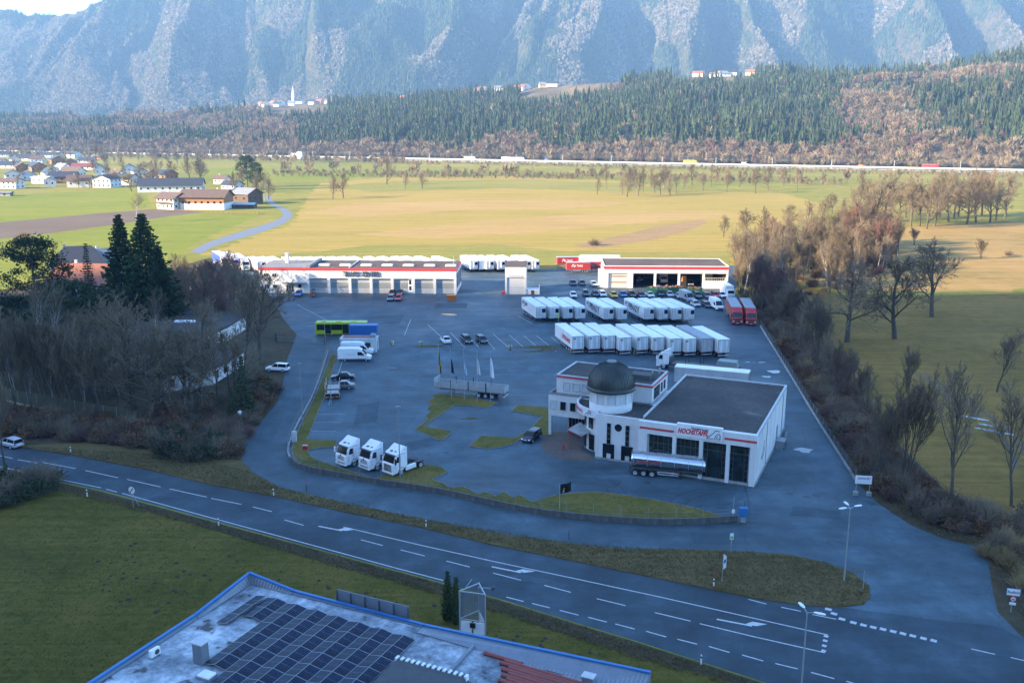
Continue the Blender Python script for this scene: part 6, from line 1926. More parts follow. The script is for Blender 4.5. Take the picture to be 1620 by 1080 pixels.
# polished tanker trailer
def tanker(r):
    pol = M('polished_steel', (0.62, 0.63, 0.64), 0.16, 1.0, var=0.06, scale=0.4)
    n = 28
    def ring(x, a, b, zc): return [(x, a * cos(2 * pi * i / n), zc + b * sin(2 * pi * i / n)) for i in range(n)]
    zc = 2.35
    b = MB().loft([ring(x, 1.22 * k, 1.08 * k, zc) for x, k in ((5.75, 0.5), (5.72, 0.8), (5.6, 0.94), (5.4, 1.0), (-5.4, 1.0), (-5.6, 0.94), (-5.72, 0.8), (-5.75, 0.5))])
    t = b.build('tank', pol, r)
    for x in (-5.3, -3.2, -1.1, 1.0, 3.1, 5.2): MB().loft([ring(x + d, 1.235, 1.095, zc) for d in (-0.04, 0.04)], caps=False).build('tank_band', steel, t)
    m = MB()
    for s in (0.35, -0.35): m.bx(-5.2, 5.2, s - 0.03, s + 0.03, 3.36, 3.52)
    m.bx(-5.2, 5.2, -0.34, 0.34, 3.40, 3.43)
    m.build('walkway', steel, t)
    for x in (-4.2, -2.1, 0, 2.1, 4.2): MB().lathe([(0.28, 3.4), (0.28, 3.56), (0, 3.6)], 12, (x, 0, 0)).build('manhole', mid_grey, t)
    text('lettering', 'HOCHSTAFFL', t, (4.9, 1.232, 2.15), (pi / 2, 0, pi), 0.62, letter_red, 0.004, 0.3, 0.01)
    text('lettering', 'HOCHSTAFFL', t, (-4.9, -1.232, 2.15), (pi / 2, 0, 0), 0.62, letter_red, 0.004, 0.3, 0.01)
    for x in (-2.4, -3.7, -5.0):
        for s in (1, -1):
            wheel(r, x, s * 1.05, 0.52, 0.40, s)
            MB().lathe([(0.60, -0.2), (0.63, 0.0), (0.60, 0.2)], 8, (0, 0, 0), 0, True, 0.15, pi - 0.15)
    MB().bx(-5.7, 5.2, -0.5, 0.5, 0.9, 1.3).bx(-5.75, -1.6, -1.15, 1.15, 1.1, 1.2).build('chassis', dark_grey, r)
    for s in (1, -1):
        MB().bx(-1.5, 1.6, s * 1.15 - 0.03, s * 1.15 + 0.03, 0.85, 0.97).bx(-1.5, 1.6, s * 1.15 - 0.03, s * 1.15 + 0.03, 0.5, 0.62).bx(-1.5, -1.42, s * 1.15 - 0.02, s * 1.15 + 0.02, 0.62, 0.85).bx(1.52, 1.6, s * 1.15 - 0.02, s * 1.15 + 0.02, 0.62, 0.85).build('side_guard', light_grey, r)
        MB().bx(1.9, 2.1, s * 0.9 - 0.1, s * 0.9 + 0.1, 0.1, 1.2).bx(1.8, 2.2, s * 0.9 - 0.18, s * 0.9 + 0.18, 0, 0.1).build('landing_leg', black, r)
    MB().bx(2.0, 2.3, 0.5, 1.2, 0.75, 1.15).build('amber_box', amber, r)
    MB().bx(-6.05, -5.9, -1.2, 1.2, 0.5, 0.72).bx(-6.0, -5.75, -0.1, 0.1, 0.7, 1.2).build('bumper', dark_grey, r)
    l = MB()
    for s in (0.2, 0.6): l.tube((-5.85, s, 0.9), (-5.75, s, 3.6), 0.025)
    for z in np.arange(1.1, 3.5, 0.3): l.tube((-5.83, 0.2, z), (-5.83, 0.6, z), 0.02)
    l.build('ladder', steel, r)


p0, p1 = G2(1004, 752), G2(1118, 764)
a_, b_ = Vector(G2(1018, 754.5)), Vector(G2(1082, 761.5))
ya = atan2((b_ - a_).y, (b_ - a_).x)
ya = radians(-15)
x, y = G2(1051, 757)
place('tank_trailer', tanker, (x + 0.7, y + 1.1, 0), ya, 'polished steel tank trailer parked before the glazed hall', 'trailer', scale=0.9)


# grey dropside trailer
def dropside(r):
    gs = M('dropside_grey', (0.42, 0.45, 0.46), 0.5, 0.2, var=0.08, dirt=0.2)
    MB().bx(-6.8, 6.8, -1.25, 1.25, 1.1, 1.28).build('deck', mid_grey, r)
    for s in (1, -1):
        for k in range(4): MB().bx(-6.75 + k * 3.4, -3.42 + k * 3.4, s * 1.25 - 0.03, s * 1.25 + 0.03, 1.28, 2.25).build('side_board', gs, r)
        for k in range(1, 4): MB().bx(-6.8 + k * 3.4, -6.65 + k * 3.4, s * 1.28 - 0.05, s * 1.28 + 0.05, 1.2, 2.9).build('stake', black, r)
    MB().bx(6.72, 6.8, -1.25, 1.25, 1.28, 2.9).build('front_board', gs, r)
    MB().bx(-6.8, -6.72, -1.25, 1.25, 1.28, 2.25).build('tail_board', gs, r)
    run_gear(r, xs=(-1.9, -3.2, -4.5))


x0, y0 = G2(690, 623)
x1, y1 = G2(797, 634)
place('dropside_trailer', dropside, ((x0 + x1) / 2 + 0.25, (y0 + y1) / 2 + 1.5, 0), atan2(y1 - y0, x1 - x0) + pi, 'grey dropside trailer with black stakes behind the flagpoles', 'trailer')


# flatbed truck with container
def flatbed(r):
    cab_parts(r, 0, chassis=False)
    MB().bx(-16.2, -2.9, -1.25, 1.25, 1.15, 1.32).build('deck', M('deck_wood', (0.16, 0.13, 0.10), 0.8, var=0.2), r)
    MB().bx(-16.0, -2.2, -0.5, 0.5, 0.7, 1.14).build('chassis', dark_grey, r)
    for s in (1, -1):
        for x in (-11.4, -12.7, -14.0): wheel(r, x, s * 1.03, 0.5, 0.42, s)
        for x in (-6.0, -9.0): MB().bx(x, x + 0.1, s * 1.2 - 0.05, s * 1.2 + 0.05, 1.3, 3.0).build('stake', black, r)
    MB().bx(-2.95, -2.85, -1.25, 1.25, 1.2, 2.6).build('front_board', dark_grey, r)


x, y, _ = G(1043, 583)
q = G2(1166, 597)
yf = atan2(y - q[1], x - q[0])
place('flatbed_truck', flatbed, (x, y + 1.6, 0), yf, 'white flatbed truck with empty deck behind the showroom', 'truck', None, white_paint)
d_ = (cos(yf), sin(yf))


def skip(r, L=4.6, w=2.2, h=1.6, col=None, open_=True):
    m = MB()
    t = 0.08
    if open_:
        m.side([(-L / 2, 0), (L / 2, 0), (L / 2 + 0.25, h), (-L / 2 - 0.25, h)], -w / 2, -w / 2 + t)
        m.side([(-L / 2, 0), (L / 2, 0), (L / 2 + 0.25, h), (-L / 2 - 0.25, h)], w / 2 - t, w / 2)
        m.add([(-L / 2, -w / 2 + t, 0.03), (L / 2, -w / 2 + t, 0.03), (L / 2, w / 2 - t, 0.03), (-L / 2, w / 2 - t, 0.03)], [(0, 1, 2, 3)])
        for s in (1, -1): m.add([(s * L / 2, -w / 2 + t, 0), (s * L / 2, w / 2 - t, 0), (s * (L / 2 + 0.25), w / 2 - t, h), (s * (L / 2 + 0.25), -w / 2 + t, h)], [(0, 1, 2, 3)])
    else:
        m.side([(-L / 2, 0), (L / 2, 0), (L / 2 - 0.5, h), (-L / 2 + 0.5, h)], -w / 2, w / 2)
    b = m.build('body', col, r)
    q = MB()
    for k in range(int(L / 0.6)):
        x = -L / 2 + 0.2 + k * 0.6
        for s in (1, -1): q.bx(x, x + 0.1, s * w / 2 - 0.03, s * w / 2 + 0.03, 0.05, h - 0.02)
    q.build('rib', col, b)
    return b


skip_green = M('skip_green', (0.05, 0.20, 0.10), 0.55, var=0.15, dirt=0.4)
def load(r, L, w, h, mats_):
    R = random.Random(int(L * 100))
    for k in range(9):
        x, y = R.uniform(-L * 0.4, L * 0.4), R.uniform(-w * 0.3, w * 0.3)
        a, b_, c = R.uniform(0.4, 1.0), R.uniform(0.2, 0.5), R.uniform(0.1, 0.4)
        o = MB().bx(-a, a, -b_, b_, -c, c).build('scrap', mats_[k % len(mats_)], r)
        o.location = (x, y, h - 0.05)
        o.rotation_euler = (R.uniform(-0.4, 0.4), R.uniform(-0.4, 0.4), R.uniform(0, 3))


sg = M('scrap_rust', (0.26, 0.10, 0.05), 0.9, var=0.3)
for i, (px, py, L_, h_, rz, lb_) in enumerate(((1041, 467, 6.0, 2.1, -12, 'green open skip with scrap, first from the repair hall door'), (1066, 465.5, 5.5, 2.0, 10, 'green skip with rusty scrap in the middle of the three'), (1097, 467, 5.0, 1.9, -15, 'green skip closest to the railed end bay'))):
    x, y, _ = G(px, py)
    r = thing('skip', lb_, 'skip', (x, y + 1.2, 0), radians(rz), 'green scrap skips before the repair hall')
    skip(r, L_, 2.4, h_, skip_green)
    load(r, L_, 2.4, h_, [sg, mid_grey, wood_sun])
x, y, _ = G(714, 476)
r = thing('orange_skip', 'orange waste skip with flat lid at the workshop corner', 'skip', (x, y + 1.0, 0), radians(2))
skip(r, 2.2, 1.9, 1.5, CP['orange'], True)
MB().bx(-1.3, 1.3, -0.9, 0.9, 1.5, 1.56).build('lid', M('lid_orange', (0.68, 0.26, 0.05), 0.5), r)
cx, cy = x, y
x, y = G2(1043, 583)
r = thing('roll_off_container', 'grey green container with red base riding on the flatbed truck', 'container', (x - d_[0] * 14.0, y + 1.6 - d_[1] * 14.0, 1.32), yf)
skip(r, 4.6, 2.3, 1.5, M('container_grey', (0.24, 0.28, 0.27), 0.6, var=0.1), False)
MB().bx(-2.32, 2.32, -1.18, 1.18, 0.02, 0.42).build('base_band', M('base_red', (0.40, 0.03, 0.06), 0.5), r)


# forklift before the workshop
def forklift(r):
    og = CP['orange']
    MB().bev(-1.3, 0.5, -0.55, 0.55, 0.3, 0.95, 0.1).bev(-1.3, -0.6, -0.5, 0.5, 0.95, 1.25, 0.08).build('body', og, r)
    m = MB()
    for x in (-1.0, 0.35):
        for s in (1, -1): m.tube((x, s * 0.5, 0.95), (x * 0.8, s * 0.48, 2.1), 0.05)
    m.bx(-0.95, 0.4, -0.52, 0.52, 2.1, 2.18)
    m.build('overhead_guard', dark_grey, r)
    MB().bx(0.55, 0.7, -0.4, -0.28, 0.1, 2.6).bx(0.55, 0.7, 0.28, 0.4, 0.1, 2.6).bx(0.57, 0.68, -0.4, 0.4, 2.5, 2.6).build('mast', dark_grey, r)
    for s in (1, -1): MB().bx(0.7, 1.8, s * 0.3 - 0.06, s * 0.3 + 0.06, 0.1, 0.15).build('fork', mid_grey, r)
    for x in (-0.9, 0.25):
        for s in (1, -1): wheel(r, x, s * 0.48, 0.3, 0.2, s)
    MB().bev(-0.6, 0.0, -0.3, 0.3, 0.95, 1.2, 0.05).build('seat', black, r)


x, y, _ = G(495, 470.5)
place('forklift', forklift, (x, y + 0.5, 0), radians(-60), 'orange forklift truck by the workshop office entrance', 'forklift')

# red trailers and a white one beside the repair hall
for px, py, rz, lb_ in ((915, 432, 183, 'red curtain trailer with white lettering beside the repair hall'), (945, 431, 183, 'red and white curtain trailer half hidden by the repair hall'), (899, 423, 186, 'red trailer with grey roof furthest back at the field edge')):
    x, y, _ = G(px, py)
    t_ = place('red_curtain_trailer', lambda r: box_trailer(r, False, tarp_red, tarp_grey), (x, y + 2.0, 0), radians(rz), lb_, 'trailer', 'red curtain trailers beside the repair hall', red_paint)
    t_.scale = (0.58, 0.85, 0.85)
    if px != 899:
        text('lettering', 'TRANS', t_, (1.0, 1.30, 2.3), (pi / 2, 0, pi), 1.1, white_paint, 0.01, 0, 0.02)
        e = MB(); strokes([(-3.6, 2.2), (-3.0, 3.2), (-2.2, 3.1), (-2.6, 2.5), (-1.8, 2.3), (-1.4, 3.0)], 0.16, e, 1.295); e.v = [(-a - 0.0 + 0.2, b_, c) for a, b_, c in e.v]; e.build('emblem', white_paint, t_)
x, y, _ = G(945, 424)
place('refrigerated_trailer', reef, (x + 1, y + 2, 0), radians(178), 'white trailer behind the red ones at the repair hall corner', 'trailer', None, trailer_white)
# trucks at the far corner of the workshop
for i, (px, py) in enumerate(((357, 424), (373, 426), (390, 429))):
    x, y, _ = G(px, py)
    place('articulated_truck/blue', lambda r: artic(r, tarp_blue, trailer_white), (x, y, 0), radians(-62), 'white cabbed truck with blue trailer at the workshop corner, %s from the wood' % ORD[i], 'truck', 'blue trailer trucks at the workshop corner', white_paint)
for i, (px, py) in enumerate(((405, 417), (420, 416), (436, 415))):
    x, y, _ = G(px, 409.5, 4.0)
    place('refrigerated_trailer', reef, (x, y, 0), radians(-60), 'white trailer with shaded roof beside the blue trucks, %s of three' % ORD[i], 'trailer', GB, trailer_white)
# vehicles standing in the repair bays
mw_ = ws.matrix_basis
for u, v, key, fn, rz, lb_, pt in ((11.5, 9, 'tractor_unit/0', None, -60, 'dark tractor unit inside the first open repair bay', CP['black']), (18.8, 7.0, 'box_truck', box_truck, -92, 'white box truck inside the second open repair bay', white_paint), (26.5, 4.0, 'car/saloon', None, -92, 'car with light bonnet inside the third open repair bay', CP['silver'])):
    p = mw_ @ Vector((u, v, 0))
    place(key, fn, (p.x, p.y, 0), radians(rz), lb_, 'car' if 'car' in key else 'truck', None, pt)
# motorway traffic
GM = 'vehicles on the motorway'
for i, (px, kind, pt, lb_) in enumerate(((752, 'box', trailer_white, 'white truck on the motorway below the spruce wood centre'), (812, 'box', CP['white'], 'white truck on the motorway next to a mast'), (830, 'box', trailer_white, 'white lorry on the motorway right after another'), (1105, 'box', CP['yellow'], 'yellow lorry on the motorway'), (1185, 'van', CP['white'], 'white van on the motorway between the masts'), (1372, 'van', CP['orange'], 'orange van on the motorway'), (1490, 'box', CP['red'], 'red and white lorry on the motorway by the roadside conifers'), (870, 'van', CP['blue'], 'blue van on the motorway'), (590, 'van', CP['white'], 'white van on the motorway near the scrub belt'))):
    a = (px - 810) / 1520
    s = 0.0
    y = mway_y(a)
    x = a * y
    p = (x + 5 * MWN.x * 0, y - 4, 2.0)
    if kind == 'box': place('articulated_truck/plain', lambda r: artic(r, PAINT, trailer_white), p, mwrot + pi, lb_, 'truck', GM, pt)
    else: place('panel_van', van, p, mwrot + pi, lb_, 'van', GM, pt)
# ------------------------------------------------------------------ walls, fences, lamps, signs
old_wall = M('old_concrete', (0.115, 0.11, 0.10), 0.95, var=0.3, scale=0.9, dirt=0.85, bump=0.02)
wall_px = [(460, 729), (463, 733), (476, 742), (519, 751), (596, 765), (689, 779), (781, 799), (848.6, 812.5), (941, 823), (1040, 829), (1100, 828), (1166, 824)]
wl = smooth_line(P2(*wall_px), 3)
w_ = thing('compound_wall', 'low weathered concrete wall curving along the service road below the yard', 'wall')
k0 = 0
a_, b_ = offset_line(wl, 1.3), offset_line(wl, -1.3)
sheet('lane_margin', a_ + b_[::-1], 0.0092, lane_mat)
segs = along(wl, 3.0)
for a, b in zip(segs, segs[1:] + [(*wl[-1], 0)]):
    dx, dy = b[0] - a[0], b[1] - a[1]
    L_ = hypot(dx, dy)
    if L_ < 0.3: continue
    o = MB().bx(0.012, L_ - 0.012, -0.15, 0.15, 0, 0.78).bx(0.0, L_, -0.13, 0.13, 0, 0.76).build('wall_section', old_wall, w_)
    o.location = (a[0], a[1], 0)
    o.rotation_euler = (0, 0, atan2(dy, dx))


def wire_fence(name, label, pts, h, step, base=0.0, wires=(0.3, 0.6, 0.9, 1.2, 1.5), cat='fence', mat=steel, r=0.035, slat=None, z0=0.0):
    t_ = thing(name, label, cat)
    post = MB().tube((0, 0, 0), (0, 0, h), r, n=5).mesh('post', mat)
    for x, y, a in along(pts, step):
        o = link('post', post, t_)
        o.location = (x, y, z0)
    m = MB()
    for z in wires:
        if z < h: m.path([(p[0], p[1], z0 + z) for p in pts], 0.008, 3)
    m.build('wire', mat, t_)
    if base: MB().wall(pts, 0, base, 0.22).build('base_wall', concrete, t_)
    return t_


wire_fence('wire_fence', 'thin wire fence on posts behind the low concrete wall', offset_line(wl, 0.4), 1.9, 3.4, wires=(0.9, 1.3, 1.85), z0=0.1, mat=mid_grey, r=0.028)
lf = smooth_line(P2((519, 556), (497, 620), (470, 672), (456, 708), (460, 727)), 4)
wire_fence('mesh_fence', 'dark mesh fence along the grass strip beside the service road', lf, 1.7, 2.6, 0.25, wires=(0.35, 0.5, 0.65, 0.8, 0.95, 1.1, 1.25, 1.4, 1.55, 1.68), mat=mid_grey)
rf_ = smooth_line(P2((1203, 517), (1247, 589), (1297, 672), (1355, 763)), 5)
wire_fence('boundary_fence', 'long wire fence on a concrete base along the thicket', rf_, 1.8, 2.8, 0.4, wires=(0.5, 0.7, 0.9, 1.1, 1.3, 1.5, 1.75), mat=mid_grey)
g = thing('sliding_gate', 'long low sliding gate across the side entrance by the bus', 'gate')
gp = P2((437, 540), (515, 545))
m = MB()
for z in (0.25, 1.15): m.path([(p[0], p[1], z) for p in gp], 0.05, 4)
m.build('rail', mid_grey, g)
bar = MB().tube((0, 0, 0.25), (0, 0, 1.15), 0.02, n=4).mesh('bar', mid_grey)
for x, y, a in along(gp, 0.5): link('bar', bar, g).location = (x, y, 0)
for p in gp: MB().bx(p[0] - 0.2, p[0] + 0.2, p[1] - 0.2, p[1] + 0.2, 0, 2.0).build('gate_post', dark_grey, g)
gf = thing('green_screen_fence', 'green screen fence on a pale base among the roadside trees', 'fence')
green_tarp = M('green_screen', (0.075, 0.085, 0.045), 0.8, var=0.2)
fp = P2((8, 634), (30, 640), (75, 648), (120, 656), (165, 664), (207, 670))
for a, b in zip(fp, fp[1:]):
    L_ = hypot(b[0] - a[0], b[1] - a[1])
    an = atan2(b[1] - a[1], b[0] - a[0])
    n_ = max(1, round(L_ / 2.5))
    for k in range(n_):
        o = MB().bx(0.03, L_ / n_ - 0.03, -0.03, 0.03, 0.35, 2.5).build('screen_panel', green_tarp, gf)
        o.location = (a[0] + (b[0] - a[0]) * k / n_, a[1] + (b[1] - a[1]) * k / n_, 0)
        o.rotation_euler = (0, 0, an)
        o = MB().bx(-0.05, 0.05, -0.05, 0.05, 0, 2.6).build('post', mid_grey, gf)
        o.location = (a[0] + (b[0] - a[0]) * k / n_, a[1] + (b[1] - a[1]) * k / n_, 0)
MB().wall(fp, 0, 0.35, 0.2).build('base', M('pale_base', (0.42, 0.38, 0.30), 0.9), gf)
# farm fence
ff = thing('paddock_fence', 'wooden paddock fence in front of the farm', 'fence')
fp = P2((262, 333), (300, 335), (340, 337), (385, 339), (409, 340), (411, 336))
post = MB().bx(-0.08, 0.08, -0.08, 0.08, 0, 1.3).mesh('post', wood_sun)
for x, y, a in along(fp, 3.5): link('post', post, ff).location = (x, y, 0)
for z in (0.5, 0.95): MB().path([(p[0], p[1], z) for p in fp], 0.06, 4).build('rail', wood_sun, ff)

# lamps
def lamp(loc, h, heads, label, rz=0.0):
    t_ = thing('street_lamp', label, 'street lamp', loc, rz)
    MB().tube((0, 0, 0), (0, 0, 1.2), 0.10, n=8).tube((0, 0, 1.2), (0, 0, h), 0.075, 0.045, n=8).build('pole', steel, t_)
    for az in heads:
        c, s = cos(az), sin(az)
        MB().tube((0, 0, h - 0.05), (0.55 * c, 0.55 * s, h + 0.12), 0.03, n=5).build('arm', steel, t_)
        hd = MB().loft([[(x, wd * cos(2 * pi * i / 8), 0.07 * sin(2 * pi * i / 8) * (wd / 0.17)) for i in range(8)] for x, wd in ((0.0, 0.05), (0.12, 0.14), (0.5, 0.19), (0.85, 0.16), (0.98, 0.06))]).build('lamp_head', white_paint, t_)
        hd.location = (0.5 * c, 0.5 * s, h + 0.13)
        hd.rotation_euler = (0, 0, az)
    return t_


lamp(at(1335, 920), 8.5, (radians(200), radians(20), radians(95)), 'three armed street lamp standing on the tip of the road verge')
x, y, _ = G(1277, 968, 8.5)
lamp((x, y, 0), 8.5, (radians(-25), radians(100)), 'street lamp with two white heads on the near side of the main road')
t_ = thing('yard_lamp', 'slim grey lamp mast between the tractor units and the grass island', 'street lamp', at(633, 757))
MB().tube((0, 0, 0), (0, 0, 10.3), 0.09, 0.05, n=8).build('pole', mid_grey, t_)
MB().bev(-0.35, 0.35, -0.2, 0.2, 10.3, 10.5, 0.04).build('lamp_head', mid_grey, t_)
t_ = thing('lamp_mast', 'tall plain mast on the grass strip by the mesh fence', 'street lamp', at(479, 674))
MB().tube((0, 0, 0), (0, 0, 10.5), 0.10, 0.05, n=8).build('pole', mid_grey, t_)
MB().bev(-0.3, 0.3, -0.15, 0.15, 10.5, 10.62, 0.03).build('lamp_head', mid_grey, t_)
for px, py, h, lb_ in ((515, 548, 7.0, 'thin mast at the upper end of the grass strip near the bus'), (524, 640, 4.5, 'thin post beside the timber trailer')):
    t_ = thing('mast', lb_, 'pole', at(px, py))
    MB().tube((0, 0, 0), (0, 0, h), 0.06, 0.04, n=6).build('pole', steel, t_)
    MB().bx(-0.12, 0.12, -0.12, 0.12, 0, 0.06).build('base_plate', mid_grey, t_)
t_ = thing('park_lamp', 'small lantern lamp under the young spruce by the side road', 'street lamp', at(382, 690))
MB().tube((0, 0, 0), (0, 0, 3.6), 0.06, n=6).build('pole', dark_grey, t_)
MB().lathe([(0.10, 3.6), (0.24, 3.95), (0.22, 4.05)], 8).build('lantern', lamp_glass, t_)
MB().lathe([(0.34, 4.03), (0.05, 4.25), (0, 4.27)], 8).build('cap', light_grey, t_)

# flags
FLAGS = [((694.6, 624), (0.62, 0.42, 0.02), 'yellow and black flag hanging limp on the first pole', 4.2, 1), ((714, 631), (0.015, 0.018, 0.03), 'dark flag hanging limp on the second pole', 2.6, 0), ((734.5, 634), (0.25, 0.42, 0.62), 'light blue flag hanging limp on the middle pole', 2.6, 1), ((755, 636), (0.62, 0.65, 0.66), 'pale grey flag hanging limp on the fourth pole', 2.9, 0), ((776, 638), (0.80, 0.80, 0.82), 'white flag hanging limp on the pole nearest the showroom', 3.6, 0)]
for i, (q, col, lb_, fh, two) in enumerate(FLAGS):
    t_ = thing('flagpole', lb_.replace('flag hanging limp on the', 'flag drooping from the') .split(' drooping')[0].join(['slim flagpole carrying the ', '']), 'flagpole', at(*q), group='flagpoles on the grass island')
    MB().tube((0, 0, 0), (0, 0, 9.3), 0.06, 0.035, n=7).tube((0, 0, 9.3), (0, 0, 9.42), 0.07, n=7).build('pole', steel, t_)
    f = thing('flag', lb_, 'flag', (*at(*q)[:2], 9.0 - (0.7, 1.5, 1.4, 0.9, 0.6)[i]), group='flags drooping on the poles')
    m = MB()
    R = random.Random(i)
    n_, k_ = 9, 7
    for a in range(n_ + 1):
        for c in range(k_ + 1):
            s = c / k_
            wdt = 0.12 + 0.55 * (a / n_) ** 0.7 * (0.8 if i != 4 else 1.0)
            m.v.append((0.05 + s * wdt, 0.10 * sin(s * 9 + a * 0.25 + i) * (0.4 + a / n_), -fh * a / n_ - s * 0.25))
    for a in range(n_):
        for c in range(k_):
            j = a * (k_ + 1) + c
            m.f.append((j, j + 1, j + k_ + 2, j + k_ + 1)); m.m.append(1 if two and (a * 3 // n_ + c // 3) % 2 else 0); m.sm.append(True)
    m.build('cloth', [M('flag_cloth_%s' % 'abcde'[i], col, 0.8, var=0.1), M('flag_second_%s' % 'abcde'[i], (0.02, 0.02, 0.02) if i == 0 else (0.7, 0.72, 0.75), 0.8)], f)
t_ = thing('flagpole', 'short flagpole on the lawn strip above the concrete wall', 'flagpole', at(885, 815))
MB().tube((0, 0, 0), (0, 0, 4.2), 0.045, 0.03, n=7).build('pole', steel, t_)
f = thing('flag', 'small black flag with yellow and white badge flying above the lawn strip', 'flag', (*at(885, 815)[:2], 4.1))
m = MB()
for a in range(9):
    for c in range(2): m.v.append((0.06 + a * 0.17, 0.12 * sin(a * 0.9), (0 if c else -1.25) + a * 0.05))
for a in range(8): m.f.append((2 * a, 2 * a + 2, 2 * a + 3, 2 * a + 1)); m.m.append(0); m.sm.append(True)
m.build('cloth', black_paint, f)
for s in (-0.03, 0.03):
    m = MB(); m.side([(0.45, -0.75), (0.95, -0.72), (0.85, -0.45), (0.7, -0.3), (0.5, -0.45)], 0.07 + s, 0.075 + s); m.build('badge', CP['yellow'], f)
    m = MB(); m.side([(0.4, -0.95), (1.05, -0.92), (1.05, -0.82), (0.4, -0.85)], 0.08 + s, 0.085 + s); m.build('badge', white_paint, f)

# signs
t_ = thing('end_of_limit_sign', 'round white sign with black diagonal bar beside the main road', 'road sign', at(211, 803), radians(-20))
MB().tube((0, 0, 0), (0, 0, 2.9), 0.035, n=6).tube((0.55, 0.5, 0), (0.05, 0.05, 2.0), 0.03, n=6).build('post', steel, t_)
d = MB()
n_ = 20
d.loft([[(0.05 + 0.48 * cos(2 * pi * i / n_), y_, 2.45 + 0.48 * sin(2 * pi * i / n_)) for i in range(n_)] for y_ in (-0.04, -0.07)])
d.build('disc', white_paint, t_)
m = MB(); strokes([(-0.22, 2.13), (0.32, 2.77)], 0.055, m, -0.09); m.build('diagonal_bar', black_paint, t_)
t_ = thing('notice_board', 'white notice board on two posts with concrete feet at the thicket corner', 'sign', at(1364, 783), radians(-8))
MB().bx(-1.05, 1.05, -0.03, 0.03, 1.6, 2.75).build('board', white_paint, t_)
text('lettering', 'EINFAHRT', t_, (-0.75, -0.04, 2.25), (pi / 2, 0, 0), 0.36, letter_dark, 0.005, 0, 0.005)
for s in (-0.85, 0.85):
    MB().tube((s, 0.05, 0.3), (s, 0.05, 2.8), 0.045, n=6).build('post', steel, t_)
    MB().bev(s - 0.3, s + 0.3, -0.25, 0.35, 0, 0.5, 0.05).build('foot', concrete, t_)
t_ = thing('blue_meter_cabinet', 'blue cabinet on a concrete stub at the wall end', 'cabinet', at(1175, 825))
MB().bx(-0.3, 0.3, -0.25, 0.25, 0, 0.75).build('stub', concrete, t_)
MB().bev(-0.5, 0.5, -0.35, 0.35, 0.75, 1.9, 0.04).build('body', blue_trim, t_)
MB().tube((0.2, 0.2, 1.9), (0.2, 0.2, 2.7), 0.04, n=6).build('pipe', dark_grey, t_)
t_ = thing('call_post', 'slim post with small white box beside the blue cabinet', 'post', at(1159, 825))
MB().tube((0, 0, 0), (0, 0, 3.2), 0.04, n=6).build('pole', steel, t_); MB().bx(-0.18, 0.18, -0.12, -0.04, 1.2, 1.65).build('box', white_paint, t_)
t_ = thing('bus_stop_sign', 'small green and white sign on a post at the verge edge', 'sign', at(1156, 877))
MB().tube((0, 0, 0), (0, 0, 2.7), 0.035, n=6).build('post', steel, t_); MB().bx(-0.22, 0.22, -0.04, -0.02, 1.9, 2.65).build('plate', white_paint, t_); MB().bx(-0.17, 0.17, -0.055, -0.04, 2.0, 2.3).build('symbol', leafgreen, t_); MB().bx(-0.12, 0.12, -0.08, -0.03, 1.1, 1.35).build('box', mid_grey, t_)
t_ = thing('banner_sign', 'narrow blue and white banner sign on the road verge', 'sign', at(1142, 922), radians(-20))
MB().tube((0, 0, 0), (0, 0, 3.4), 0.035, n=6).build('post', steel, t_); MB().side([(0.05, 1.6), (0.35, 1.9), (0.35, 3.2), (0.05, 3.4)], -0.02, 0.0).build('plate', white_paint, t_); MB().side([(0.1, 2.3), (0.3, 2.5), (0.3, 2.9), (0.1, 2.7)], -0.03, -0.021).build('symbol', blue_trim, t_)
t_ = thing('town_sign', 'white town sign with blue border and speed limit disc by the junction', 'road sign', at(1599, 968), radians(-15))
MB().tube((0, 0, 0), (0, 0, 2.6), 0.04, n=6).build('post', steel, t_)
MB().bx(-0.65, 0.65, -0.05, -0.02, 1.85, 2.65).build('border', blue_trim, t_); MB().bx(-0.6, 0.6, -0.065, -0.05, 1.9, 2.6).build('plate', white_paint, t_)
text('lettering', 'Radfeld', t_, (0, -0.075, 2.12), (pi / 2, 0, 0), 0.36, letter_dark, 0.004, 0, 0.004, 'CENTER')
d = MB(); d.loft([[(0.05 + 0.3 * cos(2 * pi * i / n_), y_, 1.5 + 0.3 * sin(2 * pi * i / n_)) for i in range(n_)] for y_ in (-0.03, -0.05)]); d.build('disc', letter_red, t_)
d = MB(); d.loft([[(0.05 + 0.22 * cos(2 * pi * i / n_), y_, 1.5 + 0.22 * sin(2 * pi * i / n_)) for i in range(n_)] for y_ in (-0.045, -0.06)]); d.build('disc_face', white_paint, t_)
text('lettering', '60', t_, (0.05, -0.07, 1.38), (pi / 2, 0, 0), 0.3, black_paint, 0.004, 0, 0.006, 'CENTER')
MB().bx(-0.25, 0.35, -0.05, -0.02, 0.85, 1.12).build('plate', white_paint, t_)
t_ = thing('electric_cabinet', 'tall pale electricity cabinet at the bend of the fence', 'cabinet', at(466, 699))
MB().bev(-0.35, 0.35, -0.25, 0.25, 0.05, 1.75, 0.04).build('body', light_grey, t_); MB().bx(-0.38, 0.38, -0.28, 0.28, 0, 0.05).build('plinth', concrete, t_)
t_ = thing('red_box', 'low red box on the grass by the parking pad', 'box', at(483, 712))
MB().bev(-0.35, 0.35, -0.25, 0.25, 0.14, 0.75, 0.05).build('body', red_paint, t_); MB().bx(-0.38, 0.38, -0.28, 0.28, 0.75, 0.82).build('lid', M('lid_pale', (0.5, 0.3, 0.27), 0.5), t_)
t_ = thing('hydrant', 'small red hydrant beside the glass entrance canopy', 'hydrant', tuple((sr.matrix_basis @ Vector((-29.0, 3.6, 0)))))
